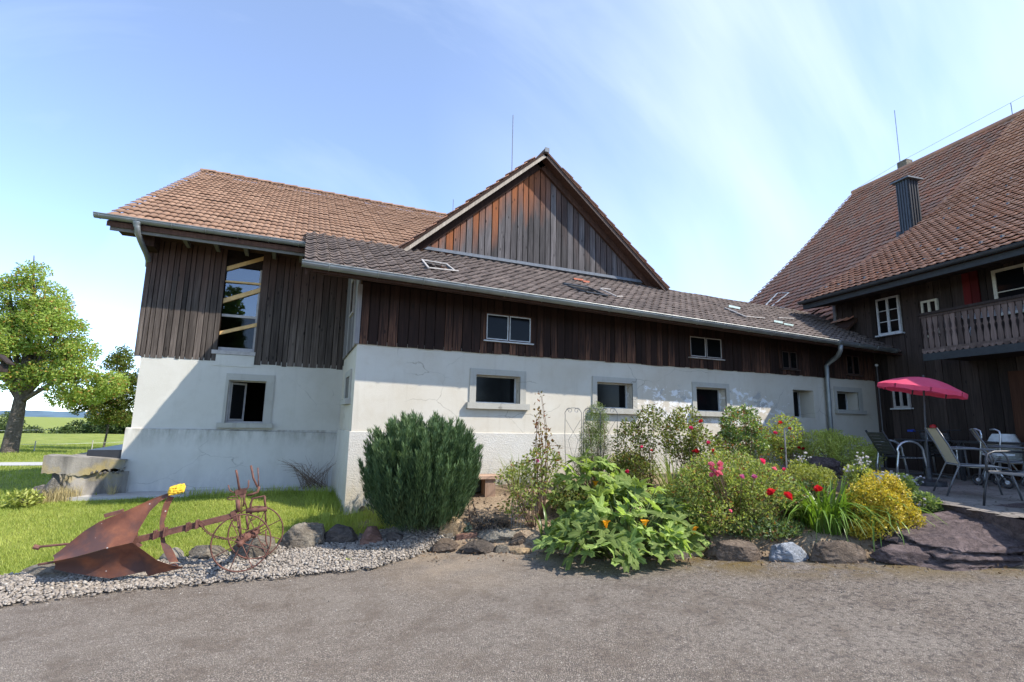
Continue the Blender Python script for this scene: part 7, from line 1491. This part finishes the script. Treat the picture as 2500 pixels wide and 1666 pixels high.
cl = [(0.1, 0, 2.9, 0.5, 0.9), (0.5, 0, 2.3, 0.5), (-0.1, 0, 2.25, 0.55), (-0.5, 0, 1.75, 0.5), (0.75, 0, 1.75, 0.42), (0.25, 0, 1.55, 0.45), (0.2, 0, 3.3, 0.35, 1.0), (0.85, 0, 2.55, 0.35), (-0.9, 0, 1.5, 0.45), (-0.2, 0, 1.25, 0.5), (0.5, 0, 1.15, 0.42), (-1.3, 0, 1.9, 0.4)]
kS = float((P2-CAM) @ CF)/17.5; cl = [tuple(v*kS if i_ < 4 else v for i_, v in enumerate(c)) for c in cl]
tree('pear_tree', 'smaller pear tree with drooping fruit-laden twigs close to the barn corner', P2, cl, 15000, 0.12, 'leaf_tree', 102, (0.06, 1.6), gap=0.34, limbs=8)
for k, (px, d, w, h, mt) in enumerate(((20, 60, 2.6, 4.2, 'leaf_far'), (85, 66, 2.2, 3.2, 'leaf_far'), (140, 70, 2.6, 3.4, 'leaf_hedge'), (190, 64, 2.2, 3.6, 'leaf_hedge'), (235, 62, 1.9, 4.2, 'leaf_hedge'), (275, 58, 1.7, 4.2, 'leaf_hedge'), (312, 56, 1.4, 3.4, 'leaf_hedge'), (-60, 64, 3, 4.5, 'leaf_far'), (112, 72, 1.8, 2.4, 'leaf_far'), (165, 60, 1.4, 2.3, 'leaf_far'), (350, 54, 2.0, 3.6, 'leaf_hedge'))):
    dr = ray(px, 1040)/FPX; P = CAM+dr*d; P[2] = float(hz(P[0], P[1])); kk = 0.42
    tree('hedge_tree', ['pale bush behind the pear trunk at the far end of the meadow', 'pale rounded bush just beside the pear trunk on the far hedge row', 'dark hedge tree in the gap between both pear trees', 'dark bush behind the drooping pear branches', 'dark hedge tree behind the small pear trunk', 'dark hedge tree between the small pear and the barn corner', 'tallest dark tree touching the barn corner behind the meadow', 'pale tree beyond the picture edge on the meadow', 'smallest pale bush in the far hedge row', 'low pale bush in front of the dark hedge trees', 'dark hedge tree hidden behind the barn corner'][k], P, [(-w*0.4, 0, h*0.45, w*0.55, 0.9), (w*0.4, 0, h*0.42, w*0.55, 0.9), (0, 0, h*0.68, w*0.55, 0.9), (0.1, 0.3, h*0.3, w*0.7, 0.7)], 2600, 0.30, mt, 120+k, (0.15, 1.0), group='hedge trees and bushes at the far end of the meadow', gap=0.2, limbs=2)
# the tall dark conifer behind the viewer, seen as a reflection in the barn glazing
P = np.array([-4.4, -21, 0.0]); cl = [(0, 0, 1.2+k*0.85, 1.9-0.13*k, 0.7) for k in range(12)]
tree('conifer_tree', 'tall dark conifer reflected in the barn glazing', P, cl, 12000, 0.34, 'leaf_dark', 150, (0.2, 2.0), gap=0.1, limbs=2, shell=0.4)
for k in range(11):  # unseen row of trees added only to darken the reflections in the panes
    x = -22+5.6*k; w = 3.0+0.5*math.sin(k*1.7)
    tree('reflection_tree', 'dark leafy tree added behind the viewer to darken the pane reflections', (x, -27-2*math.sin(k*2.3), 0), [(-w*0.4, 0, 2.2, w*0.6, 0.9), (w*0.4, 0, 2.3, w*0.6, 0.9), (0, 0, 4.4+0.6*math.sin(k), w*0.6, 0.9), (0, 0.3, 1.2, w*0.75, 0.6)], 2600, 0.42, 'leaf_hedge', 170+k, (0.2, 1.5), group='trees added behind the viewer for the pane reflections', gap=0.1, limbs=2)
# electric fence
fr = root('pasture_fence', tuple(gnd(208, 1102)), 'low white electric fence tape with thin posts across the meadow', 'fence', None, 0, False)
A, B = gnd(-60, 1109), gnd(330, 1096)
for f in (0.0, 0.32, 0.685, 1.0):
    q = A*(1-f)+B*f; q[2] = float(hz(q[0], q[1])); MB().tube([q, q+np.array([0, 0, 0.52])], 0.022, 6).build('post', M['frame_grey'], fr)
for h in (0.40,):
    MB().tube([A+np.array([0, 0, h]), A*.5+B*.5+np.array([0, 0, h-0.04]), B+np.array([0, 0, h])], 0.006, 4).build('tape', M['white_plastic'], fr)
A, B = gnd(-60, 1062), gnd(330, 1046); MB().tube([A+np.array([0, 0, 0.3]), B+np.array([0, 0, 0.3])], 0.01, 4).build('tape', M['white_plastic'], fr)
for f in (0.1, 0.4, 0.75):
    q = A*(1-f)+B*f; q[2] = float(hz(q[0], q[1])); MB().tube([q, q+np.array([0, 0, 0.4])], 0.03, 6).build('post', M['frame_grey'], fr)
# bird house in the pear tree
q = CAM+ray(4, 884)/FPX*13.2
bh = root('bird_house', tuple(q), 'dark wooden bird feeder roof at the picture edge in front of the pear tree', 'bird house', None, 0, False)
MB().prism([(-0.3, -0.02), (0, 0.20), (0.3, -0.02), (0.3, -0.06), (0, 0.15), (-0.3, -0.06)], lambda u, v, w: (q[0]+u*0.8-0.05, q[1]+w, q[2]+v), -0.2, 0.2).build('roof', M['wood_house'], bh)
MB().box(q[0]-0.18, q[0]+0.10, q[1]-0.14, q[1]+0.14, q[2]-0.26, q[2]-0.05).build('body', M['wood_house'], bh); MB().tube([(q[0]-0.05, q[1], q[2]-0.26), (q[0]-0.05, q[1], 0.2)], 0.03, 6).build('post', M['wood_house'], bh)
